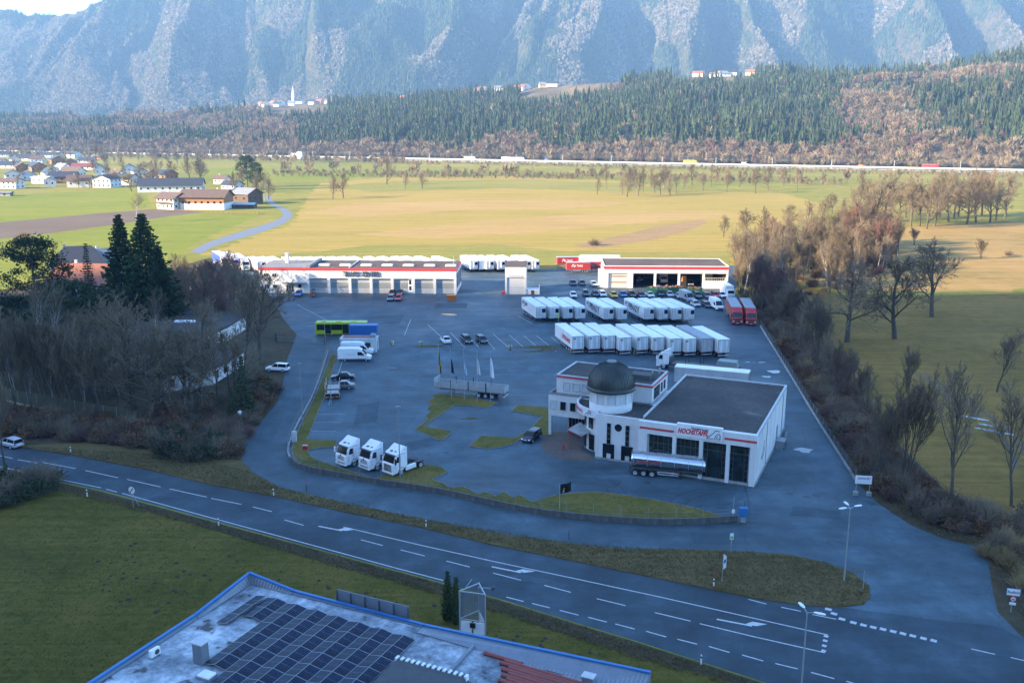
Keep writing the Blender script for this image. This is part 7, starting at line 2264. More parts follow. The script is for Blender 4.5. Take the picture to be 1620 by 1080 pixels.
MB().tube((0, 0, 0), (0, 0, 0.75), 0.13, n=8).tube((0, 0, 0.75), (0, 0, 0.9), 0.16, 0.08, n=8).tube((-0.2, 0, 0.55), (0.2, 0, 0.55), 0.07, n=6).build('body', red_paint, t_)
# delineators and snow poles
GD = 'roadside marker posts along the main road'
def delineator(px, py, label, snow=False, group=GD):
    t_ = thing('delineator', label, 'marker post', at(px, py), group=group)
    MB().side([(-0.06, 0), (0.06, 0), (0.06, 0.92), (-0.06, 1.0)], -0.05, 0.05).build('post', white_paint, t_)
    MB().bx(-0.065, 0.065, -0.055, 0.055, 0.62, 0.80).build('band', black_paint, t_)
    if snow: MB().tube((0, 0.09, 0), (0, 0.09, 2.1), 0.025, n=5).build('snow_pole', red_trim, t_)


for a in ((112, 716, 'marker post below the green screen fence', False), (283, 718, 'marker post at the edge of the dark shrubs', False), (15, 751, 'marker post near the roadside tree', False), (433, 784, 'marker post on the verge below the road bend', False), (346, 831, 'marker post with red snow pole on the lawn side', True), (674, 834, 'marker post in the middle of the long verge', False),
          (1109, 1050, 'marker post with red snow pole beside the wide junction lanes', True), (1129, 928, 'marker post with red snow pole near the banner sign', True), (138, 785, 'marker post next to the round bar sign', False)): delineator(*a)
for px, py, lb_ in ((485, 779, 'red snow pole at the service road edge near the bend'), (900, 853, 'red snow pole at the service road edge below the flag lawn'), (1365, 933, 'thin grey pole on the tip of the road verge')):
    t_ = thing('snow_pole', lb_, 'marker post', at(px, py))
    MB().tube((0, 0, 0), (0, 0, 1.1), 0.035, n=6).build('lower_pole', black_paint if px < 1000 else steel, t_); MB().tube((0, 0, 1.1), (0, 0, 2.2), 0.03, n=6).build('upper_pole', red_trim if px < 1000 else steel, t_)
# low barrier with blocks between the bays and the lower yard
bp = P2((618, 546), (668, 547), (714, 549.5), (759, 551), (808, 553.5), (858, 556), (905, 559), (955, 560), (1005, 561), (1060, 562))
t_ = thing('parking_barrier', 'low dark rail on posts along the edge of the marked bays', 'barrier')
for p in bp: MB().bx(p[0] - 0.07, p[0] + 0.07, p[1] - 0.07, p[1] + 0.07, 0, 1.0).build('post', dark_grey, t_)
MB().path([(p[0], p[1], 0.55) for p in bp], 0.045, 5).build('rail', mid_grey, t_)
cream_block = M('block_cream', (0.55, 0.50, 0.24), 0.8, var=0.15)
for i, (px, py) in enumerate(((620, 545.5), (666, 546), (807, 552.5), (905, 558), (1005, 560))):
    b_ = thing('barrier_block', ['pale yellow barrier block near the container office', 'pale yellow barrier block, second from the container office', 'pale yellow barrier block beyond the three parked cars', 'pale yellow barrier block at the open end of the trailer row', 'pale yellow barrier block below the middle trailers'][i], 'barrier', at(px, py), group='pale blocks on the parking barrier')
    MB().bev(-0.42, -0.12, -0.3, 0.3, 0, 0.9, 0.05).bev(0.12, 0.42, -0.3, 0.3, 0, 0.9, 0.05).build('block', cream_block, b_); MB().bx(-0.12, 0.12, -0.2, 0.2, 0, 0.35).build('base', concrete, b_)
t_ = thing('yellow_post_sign', 'small yellow green sign post between the two trailer rows', 'sign', at(883.5, 512))
MB().tube((0, 0, 0), (0, 0, 2.4), 0.04, n=5).build('post', steel, t_); MB().bx(-0.25, 0.25, -0.03, 0.0, 1.4, 2.4).build('plate', M('sign_lime', (0.45, 0.60, 0.03), 0.5), t_)
# bay lines on the yard
yard_o = bpy.data.objects['yard']
for q in ([(676.7, 513.5), (702.5, 536.6)], [(712.7, 525.7), (735.8, 550)], [(748.7, 539), (759.6, 551.5)], [(770, 538), (783, 553)], [(780, 528), (807, 551.5)], [(806, 530), (828, 549)], [(829, 531), (856, 554)], [(849, 531), (880, 556)], [(872, 533), (886, 545)],
          [(545, 523), (512, 523)], [(470, 482), (520, 508)], [(470, 515), (545, 515)], [(650, 505), (640, 530)], [(820, 500), (842, 512)], [(880, 506), (893, 513)], [(905, 507), (917, 514)], [(932, 507), (948, 515)], [(1000, 508), (1015, 516)]):
    mark(q, 0.12, 'bay_line', yard_o, 0.018)
for q in ([(488, 655), (546, 655)], [(484, 668), (540, 668)], [(480, 682), (532, 682)], [(545, 560), (520, 640)]):
    mark(q, 0.08, 'bay_line', yard_o, 0.018)
moss = ground_mat('moss', [(0.3, (0.05, 0.045, 0.02)), (0.5, (0.10, 0.085, 0.025)), (0.7, (0.12, 0.11, 0.06))], 0.3, 1.5)
for px, py, l, w in ((852, 549, 5.0, 1.2), (846, 556, 2.2, 0.7), (683, 548, 3.5, 0.9), (870, 553, 2.5, 0.8), (745, 662, 1.6, 0.5)):
    x, y, _ = G(px, py)
    sheet('moss_patch', [(x + l * cos(t) * (1 + 0.35 * sin(3 * t + px) + 0.15 * sin(7 * t)), y + w * sin(t) * (1 + 0.35 * cos(2 * t + px))) for t in np.linspace(0, 2 * pi, 30)[:-1]], 0.022, moss)
iron = M('cast_iron', (0.04, 0.042, 0.045), 0.6, var=0.3)
for px, py, r_ in ((450, 758, 0.55), (975, 766, 0.5), (1024, 763, 0.5), (679, 719, 0.4), (706, 716, 0.5), (1250, 781, 0.5), (1276, 786, 0.5), (1291, 784, 0.6), (1326, 791, 0.45), (1182, 860, 0.45), (1275, 761, 0.4), (1357, 901, 0.6), (402, 697, 0.4), (612, 628, 0.3), (1280, 803, 0.3)):
    x, y, _ = G(px, py)
    sheet('manhole_cover', [(x + r_ * cos(t), y + r_ * sin(t)) for t in np.linspace(0, 2 * pi, 16)[:-1]], 0.024, iron)
x, y, _ = G(620, 582)
t_ = thing('drain_grate', 'dark rectangular drain grate set in the yard asphalt', 'drain', (x, y, 0))
MB().bx(-1.1, 1.1, -0.5, 0.5, 0.0, 0.03).build('frame', iron, t_)
for k in range(8): MB().bx(-1.0 + k * 0.25, -0.9 + k * 0.25, -0.45, 0.45, 0.03, 0.05).build('bar', mid_grey, t_)

# advertising pylon beside the factory
x, y, _ = G(752, 1046)
t_ = thing('advertising_pylon', 'triangular pylon with open mesh crown and pale panels beside the factory', 'sign tower', (x, y, 0), radians(-12))
TR = [(-1.25, -0.6), (1.15, -0.75), (0.1, 1.2)]
m = MB()
for p in TR: m.tube((p[0], p[1], 0), (p[0], p[1], 7.3), 0.07, n=6)
for z in (4.55, 7.25):
    for a, b in zip(TR, TR[1:] + TR[:1]): m.tube((a[0], a[1], z), (b[0], b[1], z), 0.06, n=5)
m.build('frame', steel, t_)
net = M('wire_net', (0.24, 0.27, 0.29), 0.6, 0.3)
for a, b in zip(TR, TR[1:] + TR[:1]):
    q = MB()
    L_ = hypot(b[0] - a[0], b[1] - a[1])
    for k in range(1, 22):
        f = k / 22
        q.bx(0, 0.001, 0, 0.001, 0, 0.001) if 0 else q.tube((a[0] + (b[0] - a[0]) * f, a[1] + (b[1] - a[1]) * f, 4.6), (a[0] + (b[0] - a[0]) * f, a[1] + (b[1] - a[1]) * f, 7.2), 0.017, n=3)
    for z in np.arange(4.8, 7.2, 0.2): q.tube((a[0], a[1], z), (b[0], b[1], z), 0.012, n=3)
    q.build('mesh_panel', net, t_)
for (a, b), cs in (((TR[0], TR[1]), ((0.04, 0.46), (0.54, 0.96))), ((TR[1], TR[2]), ((0.05, 0.9),))):
    for f0, f1 in cs:
        p, q = [(a[0] + (b[0] - a[0]) * f, a[1] + (b[1] - a[1]) * f) for f in (f0, f1)]
        MB().wall([p, q], 0.2, 4.4, 0.06).build('panel', white_paint, t_)
MB().bx(-0.25, 0.25, -0.9, -0.75, 3.9, 4.35).build('floodlight', black_paint, t_)
MB().tube((-0.9, -0.2, 7.25), (-0.4, 0.6, 7.9), 0.03, n=4).tube((0.2, 0.4, 7.25), (1.6, 0.2, 7.4), 0.04, n=4).build('arm', steel, t_)
MB().bev(1.5, 1.8, 0.05, 0.35, 7.3, 7.6, 0.05).build('floodlight', dark_grey, t_)

# masts and wires along the railway and motorway
GMs = 'railway masts in front of the motorway'
mast = MB().tube((0, 0, 0), (0, 0, 11), 0.28, 0.18, n=5).tube((0, 0, 9.6), (0, -4.0, 10.2), 0.09, n=4).tube((0, 0, 8.4), (0, -4.0, 9.6), 0.09, n=4).mesh('catenary_mast', M('mast_pale', (0.55, 0.56, 0.56), 0.6))
ms = [-560 + 62 * k for k in range(36)]
for i, s in enumerate(ms):
    o = link('catenary_mast', mast)
    o.location = (*mway(s, 34), 0)
    o.rotation_euler = (0, 0, mwrot)
    tag(o, 'pale railway mast with bracket arms in the line before the motorway', 'mast', GMs)
wv = thing('overhead_wires', 'thin overhead wires strung along the railway masts', 'wire')
for off, z in ((37.5, 9.6), (37.5, 8.6), (33.5, 10.9)): MB().path([(*mway(s, off), z - (0.4 if i % 2 else 0)) for i, s in enumerate(np.arange(-560, 1640, 31))], 0.06, 3).build('wire', mid_grey, wv)
sheet('railway_bed', offset_line([mway(-900, 36), mway(2200, 36)], 6) + offset_line([mway(-900, 36), mway(2200, 36)], -6)[::-1], 0.012, ground_mat('ballast', [(0.3, (0.16, 0.12, 0.10)), (0.5, (0.24, 0.19, 0.16)), (0.7, (0.32, 0.26, 0.22))], 0.05, 0.5))
# ------------------------------------------------------------------ trees
bark = leaf_mat('bark', (0.075, 0.062, 0.048), (0.125, 0.105, 0.08), 0.95, 0.2)
bark_pale = leaf_mat('birch_bark', (0.34, 0.32, 0.29), (0.50, 0.48, 0.44), 0.9, 0.15)
twig = leaf_mat('twigs', (0.13, 0.10, 0.07), (0.23, 0.18, 0.12), 0.95, 0.3, 0.25)
twig_red = leaf_mat('twigs_reddish', (0.13, 0.075, 0.06), (0.20, 0.115, 0.09), 0.95, 0.2, 0.25)
twig_gold = leaf_mat('twigs_golden', (0.24, 0.17, 0.08), (0.36, 0.27, 0.13), 0.95, 0.2, 0.25)
far_twig = leaf_mat('far_twigs', (0.15, 0.115, 0.075), (0.29, 0.22, 0.14), 0.95, 0.4, 0.12)
needle = leaf_mat('needles', (0.018, 0.036, 0.015), (0.050, 0.075, 0.028), 0.85, 0.3, 0.5)
needle_far = leaf_mat('far_needles', (0.014, 0.027, 0.012), (0.050, 0.064, 0.026), 0.9, 0.5, 0.2)
needle_y = leaf_mat('cypress_needles', (0.020, 0.040, 0.012), (0.05, 0.075, 0.02), 0.85, 0.2, 0.8)
dead_leaf = leaf_mat('dead_leaves', (0.13, 0.065, 0.03), (0.22, 0.12, 0.06), 0.9, 0.2)
evergreen = leaf_mat('evergreen_leaves', (0.022, 0.042, 0.016), (0.05, 0.075, 0.028), 0.7, 0.25)


def cone(m, p0, p1, r, r1=0.0, n=3, mi=0):
    """one cheap branch: a tapering n-sided spike"""
    d = p1 - p0
    a = Vector((0, 0, 1)) if abs(d.z) < 0.9 * d.length else Vector((1, 0, 0))
    u = d.cross(a).normalized()
    w = d.cross(u).normalized()
    k = len(m.v)
    if r1 <= 0:
        for i in range(n):
            t = 2 * pi * i / n
            m.v.append(tuple(p0 + (u * cos(t) + w * sin(t)) * r))
        m.v.append(tuple(p1))
        for i in range(n):
            m.f.append((k + (i + 1) % n, k + i, k + n)); m.m.append(mi); m.sm.append(False)
    else:
        for p, q in ((p0, r), (p1, r1)):
            for i in range(n):
                t = 2 * pi * i / n
                m.v.append(tuple(p + (u * cos(t) + w * sin(t)) * q))
        for i in range(n):
            m.f.append((k + (i + 1) % n, k + i, k + n + i, k + n + (i + 1) % n)); m.m.append(mi); m.sm.append(True)


def bare_tree(seed, h=16.0, limbs=9, sub=6, sub2=6, twigs=6, spread=0.9, fork=0.25, gnarl=0.25, up=0.25, r0=None, stems=1, tw=0.035, lean=0.0):
    """trunk and limbs in one mesh, fine branches and twigs in another; height h"""
    R = random.Random(seed)
    T, C = MB(), MB()
    r0 = r0 or h * 0.02

    def grow(p, d, L, r, lev, mb):
        segs = (6, 4, 3, 2)[lev] if lev < 4 else 1
        pts = [p]
        dd = d.normalized()
        for k in range(segs):
            j = gnarl * (0.35 if lev == 0 else 1.0)
            dd = (dd + Vector((R.gauss(0, j), R.gauss(0, j), R.gauss(0, j) + (up * 0.5 if lev else 0.05)))).normalized()
            pts.append(pts[-1] + dd * (L / segs))
        for k in range(segs):
            ra = r * (1 - 0.75 * k / segs)
            rb = r * (1 - 0.75 * (k + 1) / segs)
            cone(mb, pts[k], pts[k + 1], ra, max(rb, 0.006) if lev < 3 or k < segs - 1 else 0, (7, 5, 4, 3)[min(lev, 3)])
        if lev >= 4: return
        n = (limbs, sub, sub2, twigs)[lev]
        for i in range(n):
            f = (fork + (1 - fork) * (i + R.random()) / n) if lev == 0 else 0.2 + 0.8 * (i + R.random()) / n
            x = min(f * segs, segs - 1e-3)
            k = int(x)
            q = pts[k].lerp(pts[k + 1], x - k)
            az = 2.4 * i + R.uniform(-0.6, 0.6) if lev == 0 else R.uniform(0, 2 * pi)
            base = (pts[k + 1] - pts[k]).normalized()
            a = Vector((0, 0, 1)) if abs(base.z) < 0.9 else Vector((1, 0, 0))
            u = base.cross(a).normalized()
            w = base.cross(u)
            out = u * cos(az) + w * sin(az)
            ang = spread * R.uniform(0.7, 1.2) * (1 - 0.45 * f if lev == 0 else 0.85)
            nd = base * cos(ang) + out * sin(ang)
            if lev == 0:
                LL = h * 0.46 * (1.15 - 0.7 * f) * R.uniform(0.75, 1.15) * (0.6 + 0.5 * spread)
            else:
                LL = L * (0.62, 0.55, 0.6)[lev - 1] * R.uniform(0.6, 1.2) * (1.15 - 0.5 * f)
            rr = r * (0.45, 0.45, 0.5)[min(lev, 2)] * (1.1 - 0.6 * f)
            if lev >= 2: rr = (tw * 1.3, tw)[min(lev - 2, 1)]
            grow(q, nd, LL, max(rr, tw), lev + 1, mb if lev < 1 else C)
    for s in range(stems):
        o = Vector((R.uniform(-0.4, 0.4), R.uniform(-0.4, 0.4), -0.2)) if stems > 1 else Vector((0, 0, -0.2))
        d = Vector((R.uniform(-0.25, 0.25) if stems > 1 else lean, R.uniform(-0.25, 0.25) if stems > 1 else 0, 1))
        grow(o, d, h * (0.8 if stems == 1 else R.uniform(0.6, 0.85)), r0 * (1 if stems == 1 else 0.55), 0, T)
    zt = max(v[2] for v in C.v)
    k = h / zt
    for mb in (T, C): mb.v = [(a * k, b * k, c * k) for a, b, c in mb.v]
    return T, C


def tri_leaf(m, c, s, R, flat=0.0, mi=0, droop=None):
    d = Vector((R.gauss(0, 1), R.gauss(0, 1), R.gauss(0, 1 - flat))).normalized()
    e = d.cross(Vector((R.gauss(0, 1), R.gauss(0, 1), R.gauss(0, 1)))).normalized()
    k = len(m.v)
    m.v += [tuple(c - d * s * 0.5 - e * s * 0.3), tuple(c - d * s * 0.5 + e * s * 0.3), tuple(c + d * s * 0.6)]
    m.f.append((k, k + 1, k + 2)); m.m.append(mi); m.sm.append(False)


def spruce(seed, h=20.0, rad=0.2, whorls=34, per=9, leaf=1.15, base=0.05, droop=0.32, dens=10):
    R = random.Random(seed)
    T, C = MB(), MB()
    cone(T, Vector((0, 0, -0.2)), Vector((0, 0, h * 0.98)), h * 0.014, 0.02, 7)
    W = h * rad
    for i in range(whorls):
        f = i / (whorls - 1)
        z = h * (base + (1 - base) * f)
        L0 = W * (1 - f) ** 0.85 * (1 if f > 0.08 else 0.75) + 0.12
        for j in range(per):
            az = 2 * pi * (j + R.random() * 0.7) / per + i * 1.3
            L = L0 * R.uniform(0.6, 1.12)
            o = Vector((cos(az), sin(az), 0))
            for k in range(dens):
                g = 0.15 + 0.85 * (k + R.random()) / dens
                q = o * (L * g) + Vector((0, 0, z - droop * L * g + 0.35 * L * g * g))
                a = q + Vector((R.gauss(0, 0.18), R.gauss(0, 0.18), R.gauss(0, 0.1))) * leaf
                s = leaf * R.uniform(0.6, 1.15) * (0.45 + 0.55 * (1 - f))
                side = Vector((-o.y, o.x, 0)) * s * R.choice((-0.42, 0.42))
                kk = len(C.v)
                if k % 2: C.v += [tuple(a - o * s * 0.5), tuple(a + o * s * 0.5), tuple(a + side * 0.5 - Vector((0, 0, s * R.uniform(0.6, 1.1))))]
                else: C.v += [tuple(a - o * s * 0.4 + side * 0.3), tuple(a + side - Vector((0, 0, s * 0.55))), tuple(a + o * s * 0.65 - Vector((0, 0, s * R.uniform(0.1, 0.6))))]
                C.f.append((kk, kk + 1, kk + 2)); C.m.append(0); C.sm.append(False)
    return T, C


def clump_tree(seed, h=20.0, w=6.0, clumps=70, leaves=55, leaf=0.5, trunk=0.3, base=0.25):
    """broad evergreen: clumps of needles on limbs, gaps between"""
    R = random.Random(seed)
    T, C = MB(), MB()
    cone(T, Vector((0, 0, -0.2)), Vector((0, 0, h * 0.93)), trunk, 0.05, 8)
    for i in range(clumps):
        f = R.random() ** 0.8
        z = h * (base + (0.98 - base) * f)
        rr = w * sqrt(max(0.03, 1 - ((f - 0.35) / 0.68) ** 2)) * R.uniform(0.45, 1.08)
        az = R.uniform(0, 2 * pi)
        c = Vector((cos(az) * rr, sin(az) * rr, z))
        cone(T, Vector((0, 0, z - rr * 0.45)), c, 0.09, 0.02, 4)
        cs = R.uniform(0.8, 1.6) * w / 5.5
        for k in range(leaves):
            d = Vector((R.gauss(0, 1), R.gauss(0, 1), R.gauss(0, 0.6)))
            tri_leaf(C, c + d * cs * 0.55, leaf * R.uniform(0.6, 1.2), R)
    return T, C


def brush(seed, h=3.0, w=2.0, n=160, r=0.025, leaves=0, mi_leaf=1):
    """a leafless or half leafy shrub of many stems"""
    R = random.Random(seed)
    m = MB()
    for i in range(n):
        az, k = R.uniform(0, 2 * pi), sqrt(R.random())
        p = Vector((cos(az), sin(az), 0)) * k * w * 0.35
        t = Vector((cos(az), sin(az), 0)) * k * w * R.uniform(0.6, 1.25) + Vector((R.gauss(0, 0.2), R.gauss(0, 0.2), h * (1 - 0.55 * k * k) * R.uniform(0.5, 1.05)))
        mid = p.lerp(t, 0.5) + Vector((R.gauss(0, 0.12), R.gauss(0, 0.12), 0.1))
        cone(m, p, mid, r * 1.3, r)
        cone(m, mid, t, r)
        for j in range(3):
            q = mid.lerp(t, R.random() * 0.9)
            cone(m, q, q + Vector((R.gauss(0, 0.35), R.gauss(0, 0.35), R.uniform(0.1, 0.5))) * h * 0.22, r * 0.8)
        for j in range(leaves):
            tri_leaf(m, mid.lerp(t, R.random()), R.uniform(0.2, 0.4), R, mi=mi_leaf)
    return m


def far_conifer(seed, h=22.0, rad=0.17, layers=6, n=9):
    R = random.Random(seed)
    m = MB()
    cone(m, Vector((0, 0, -1)), Vector((0, 0, h * 0.3)), h * 0.014, h * 0.01, 4, 1)
    for i in range(layers):
        f = i / layers
        z0, z1 = h * (0.06 + 0.94 * f) - h * 0.03, h * (0.06 + 0.94 * (f + 1.75 / layers))
        z1 = min(z1, h)
        r = h * rad * (1 - f) ** 0.8
        k = len(m.v)
        for j in range(n):
            t = 2 * pi * (j + R.uniform(-0.3, 0.3)) / n + i
            q = r * (R.uniform(0.75, 1.2) if j % 2 else R.uniform(0.4, 0.75))
            m.v.append((q * cos(t), q * sin(t), z0 - h * 0.02 * R.random() + (0 if j % 2 else h * 0.035)))
        m.v.append((R.gauss(0, 0.1), R.gauss(0, 0.1), z1))
        for j in range(n):
            m.f.append((k + j, k + (j + 1) % n, k + n)); m.m.append(0); m.sm.append(False)
    return m


def far_bare(seed, h=14.0, w=4.0, n=90, s=0.32):
    """a distant leafless tree: a stem and a rounded fan of fine spikes"""
    R = random.Random(seed)
    m = MB()
    cone(m, Vector((0, 0, -1)), Vector((0, 0, h * 0.6)), h * 0.016, h * 0.008, 4, 1)
    for i in range(n):
        z = h * R.uniform(0.12, 0.6)
        az, e = R.uniform(0, 2 * pi), R.uniform(0.15, 1.25)
        d = Vector((cos(az) * cos(e), sin(az) * cos(e), sin(e)))
        L = min(w / max(cos(e), 0.3), h - z) * R.uniform(0.55, 1.05)
        p = Vector((0, 0, z)) + d * L * 0.2
        q = Vector((0, 0, z)) + d * L + Vector((R.gauss(0, 0.3), R.gauss(0, 0.3), R.gauss(0, 0.3)))
        sd = d.cross(Vector((R.gauss(0, 1), R.gauss(0, 1), R.gauss(0, 1)))).normalized() * s * R.uniform(0.6, 1.3)
        k = len(m.v)
        m.v += [tuple(p - sd * 0.3), tuple(p.lerp(q, 0.6) + sd), tuple(q), tuple(p.lerp(q, 0.6) - sd)]
        m.f += [(k, k + 1, k + 2), (k, k + 2, k + 3)]; m.m += [0, 0]; m.sm += [False, False]
    return m


def scatter(name, pts, scales, protos, label=None):
    """a mass nobody could count: one object that instances the prototype meshes on its points"""
    R = np.random.RandomState(len(pts))
    me = bpy.data.meshes.new(name)
    me.from_pydata([tuple(p) for p in pts], [], [])
    for nm, ty, val in (('size', 'FLOAT', np.asarray(scales, np.float32)), ('turn', 'FLOAT', R.rand(len(pts)).astype(np.float32) * 6.283), ('pick', 'INT', R.randint(0, len(protos), len(pts)).astype(np.int32))):
        at = me.attributes.new(nm, ty, 'POINT')
        at.data.foreach_set('value', val)
    o = link(name, me)
    o['kind'] = 'stuff'
    c = bpy.data.collections.new(name + '_kinds')
    for i, (pm, mats) in enumerate(protos):
        po = bpy.data.objects.new('%s_kind_%d' % (name, i), pm.mesh(name + '_kind', mats))
        c.objects.link(po)
    g = bpy.data.node_groups.new(name, 'GeometryNodeTree')
    g.interface.new_socket('Geometry', in_out='INPUT', socket_type='NodeSocketGeometry')
    g.interface.new_socket('Geometry', in_out='OUTPUT', socket_type='NodeSocketGeometry')
    N, L = g.nodes.new, g.links.new
    i_, o_ = N('NodeGroupInput'), N('NodeGroupOutput')
    ci = N('GeometryNodeCollectionInfo')
    ci.inputs['Collection'].default_value = c
    ci.inputs['Separate Children'].default_value = True
    ci.inputs['Reset Children'].default_value = True
    iop = N('GeometryNodeInstanceOnPoints')
    iop.inputs['Pick Instance'].default_value = True

    def attr(nm, ty):
        a = N('GeometryNodeInputNamedAttribute')
        a.data_type = ty
        a.inputs['Name'].default_value = nm
        return a.outputs['Attribute']
    cx = N('ShaderNodeCombineXYZ')
    L(attr('turn', 'FLOAT'), cx.inputs['Z'])
    e2r = N('FunctionNodeEulerToRotation')
    L(cx.outputs[0], e2r.inputs[0])
    L(i_.outputs[0], iop.inputs['Points'])
    L(ci.outputs[0], iop.inputs['Instance'])
    L(attr('pick', 'INT'), iop.inputs['Instance Index'])
    L(e2r.outputs[0], iop.inputs['Rotation'])
    L(attr('size', 'FLOAT'), iop.inputs['Scale'])
    L(iop.outputs[0], o_.inputs[0])
    md = o.modifiers.new('scatter', 'NODES')
    md.node_group = g
    return o


# ---- far woods: the nearest trees one by one, the rest as masses
RT = np.random.RandomState(5)
con_protos = [(far_conifer(40 + i, 16.5 + 3 * (i % 4), 0.19 + 0.03 * (i % 3)), [needle_far, bark]) for i in range(7)]
bare_protos = [(far_bare(60 + i, 13 + 2 * (i % 3), 4.5), [far_twig, bark]) for i in range(5)]
bare_red = [(far_bare(80 + i, 14, 5.0), [twig_red, bark]) for i in range(2)]


def pts_in_view(n, a0, a1, y0, y1):
    """random places spread evenly over ground between two bearings"""
    a = RT.uniform(a0, a1, n)
    y = np.sqrt(RT.uniform(y0 ** 2, y1 ** 2, n))
    return a * y, y


x, y = pts_in_view(84000, -0.60, 0.60, 1000, 2800)
a = x / y
db, dc = hill_dist(a)
t = (y - db) / (dc - db)
keep = (t > -0.05) & (t < 1.05)
x, y, a, t = x[keep], y[keep], a[keep], t[keep]
px = 810 + 1520 * a
z = np.maximum(hill_z(x, y), 0.0)
patch = fbm(x / 130 + 4, y / 130, 3)
patch2 = fbm(x / 70 + 14, y / 70 + 3, 3)
open_field = ((px > 825) & (px < 985) & (t > 0.70 + (px - 825) / 160 * 0.16)) | ((px > 1060) & (px < 1190) & (t > 0.90)) | ((px > 255) & (px < 430) & (t > 0.80)) | ((px > 430) & (px < 520) & (t > 0.60)) | ((px > 520) & (px < 830) & (t > 0.93)) | ((px <= 255) & (t > 0.88) & (patch < 0.5))
patch, patch2 = patch + RT.normal(0, 0.05, len(patch)), patch2 + RT.normal(0, 0.08, len(patch))
conif = np.where((px > 470) & (px < 1330), (t > 0.02 + 0.10 * patch2) & (patch > 0.33), np.where(px >= 1330, (patch > 0.46) & (t > 0.06), (patch > 0.57) & (t > 0.1)))
conif |= (px > 620) & (px < 1250) & (t > 0.12) & (patch2 > 0.33)
conif &= RT.rand(len(x)) < 0.90
keep = ~open_field & (RT.rand(len(x)) < np.where(conif, 0.85, 0.95))
x, y, z, t, conif, px = x[keep], y[keep], z[keep], t[keep], conif[keep], px[keep]
size = RT.uniform(0.5, 1.2, len(x)) * (0.7 + 0.6 * fbm(x / 40, y / 40, 2))
order = np.argsort(y)


def wood(mask, protos, name, label_group, n_single, one_label, mats):
    idx = [i for i in order if mask[i]]
    inside_v = [i for i in idx if -30 < px[i] < 1650]
    single = set(inside_v[:n_single])
    meshes = [pm.mesh(name, mats) for pm, _ in protos]
    for i in single:
        o = link(name, meshes[RT.randint(len(meshes))])
        o.location = (x[i], y[i], z[i] - 0.3)
        o.rotation_euler = (0, 0, RT.uniform(0, 6.28))
        s = size[i]
        o.scale = (s, s, s)
        tag(o, one_label, 'tree', label_group)
    rest = [i for i in idx if i not in single]
    scatter(name + '_wood', [(x[i], y[i], z[i] - 0.3) for i in rest], [size[i] for i in rest], protos)


wood(conif, con_protos, 'forest_spruce', 'spruces on the lower edge of the wooded hill', 290, 'dark spruce standing among others on the lower wooded hillside beyond the motorway', [needle_far, bark])
wood(~conif, bare_protos + bare_red[:1], 'forest_bare_tree', 'leafless trees at the foot of the hill', 190, 'leafless brown tree in the belt along the motorway at the foot of the hill', [far_twig, bark])

# forest on the mountain faces
x, y = pts_in_view(230000, -0.60, 0.60, 3050, 4700)
z = mount_z(x, y)
e = 12.0
gx, gy = (mount_z(x + e, y) - z) / e, (mount_z(x, y + e) - z) / e
steep = np.sqrt(gx ** 2 + gy ** 2)
keep = (z > 40) & (z < 640) & (steep < 2.6) & (RT.rand(len(x)) < np.clip(1.5 - 0.45 * steep, 0.3, 1)) & (fbm(x / 50, y / 50, 3) > 0.33)
x, y, z = x[keep], y[keep], z[keep]
con = fbm(x / 260, y / 260 + 7, 4) > 0.5
needle_mt = leaf_mat('mountain_needles', (0.016, 0.03, 0.014), (0.05, 0.068, 0.03), 0.9, 0.5, 0.2)
mt_con = [(far_conifer(140 + i, 24, 0.20, 3, 6), [needle_mt, bark]) for i in range(3)]
mt_twig = leaf_mat('mountain_twigs', (0.16, 0.13, 0.09), (0.34, 0.28, 0.20), 0.95, 0.4, 0.12)
mt_bare = [(far_bare(160 + i, 15, 5.5, 26, 0.9), [mt_twig, bark]) for i in range(3)]
for nm, k, pr in (('mountain_spruce_wood', con, mt_con), ('mountain_bare_wood', ~con, mt_bare)):
    scatter(nm, np.stack([x[k], y[k], z[k] - 0.5], 1), RT.uniform(0.7, 1.3, int(k.sum())), pr)
# ------------------------------------------------------------------ near trees and shrubs
def pair(key, TC, mats, name):
    T, C = TC
    return (T.mesh('trunk', mats[0]), C.mesh('crown', mats[1]), name)


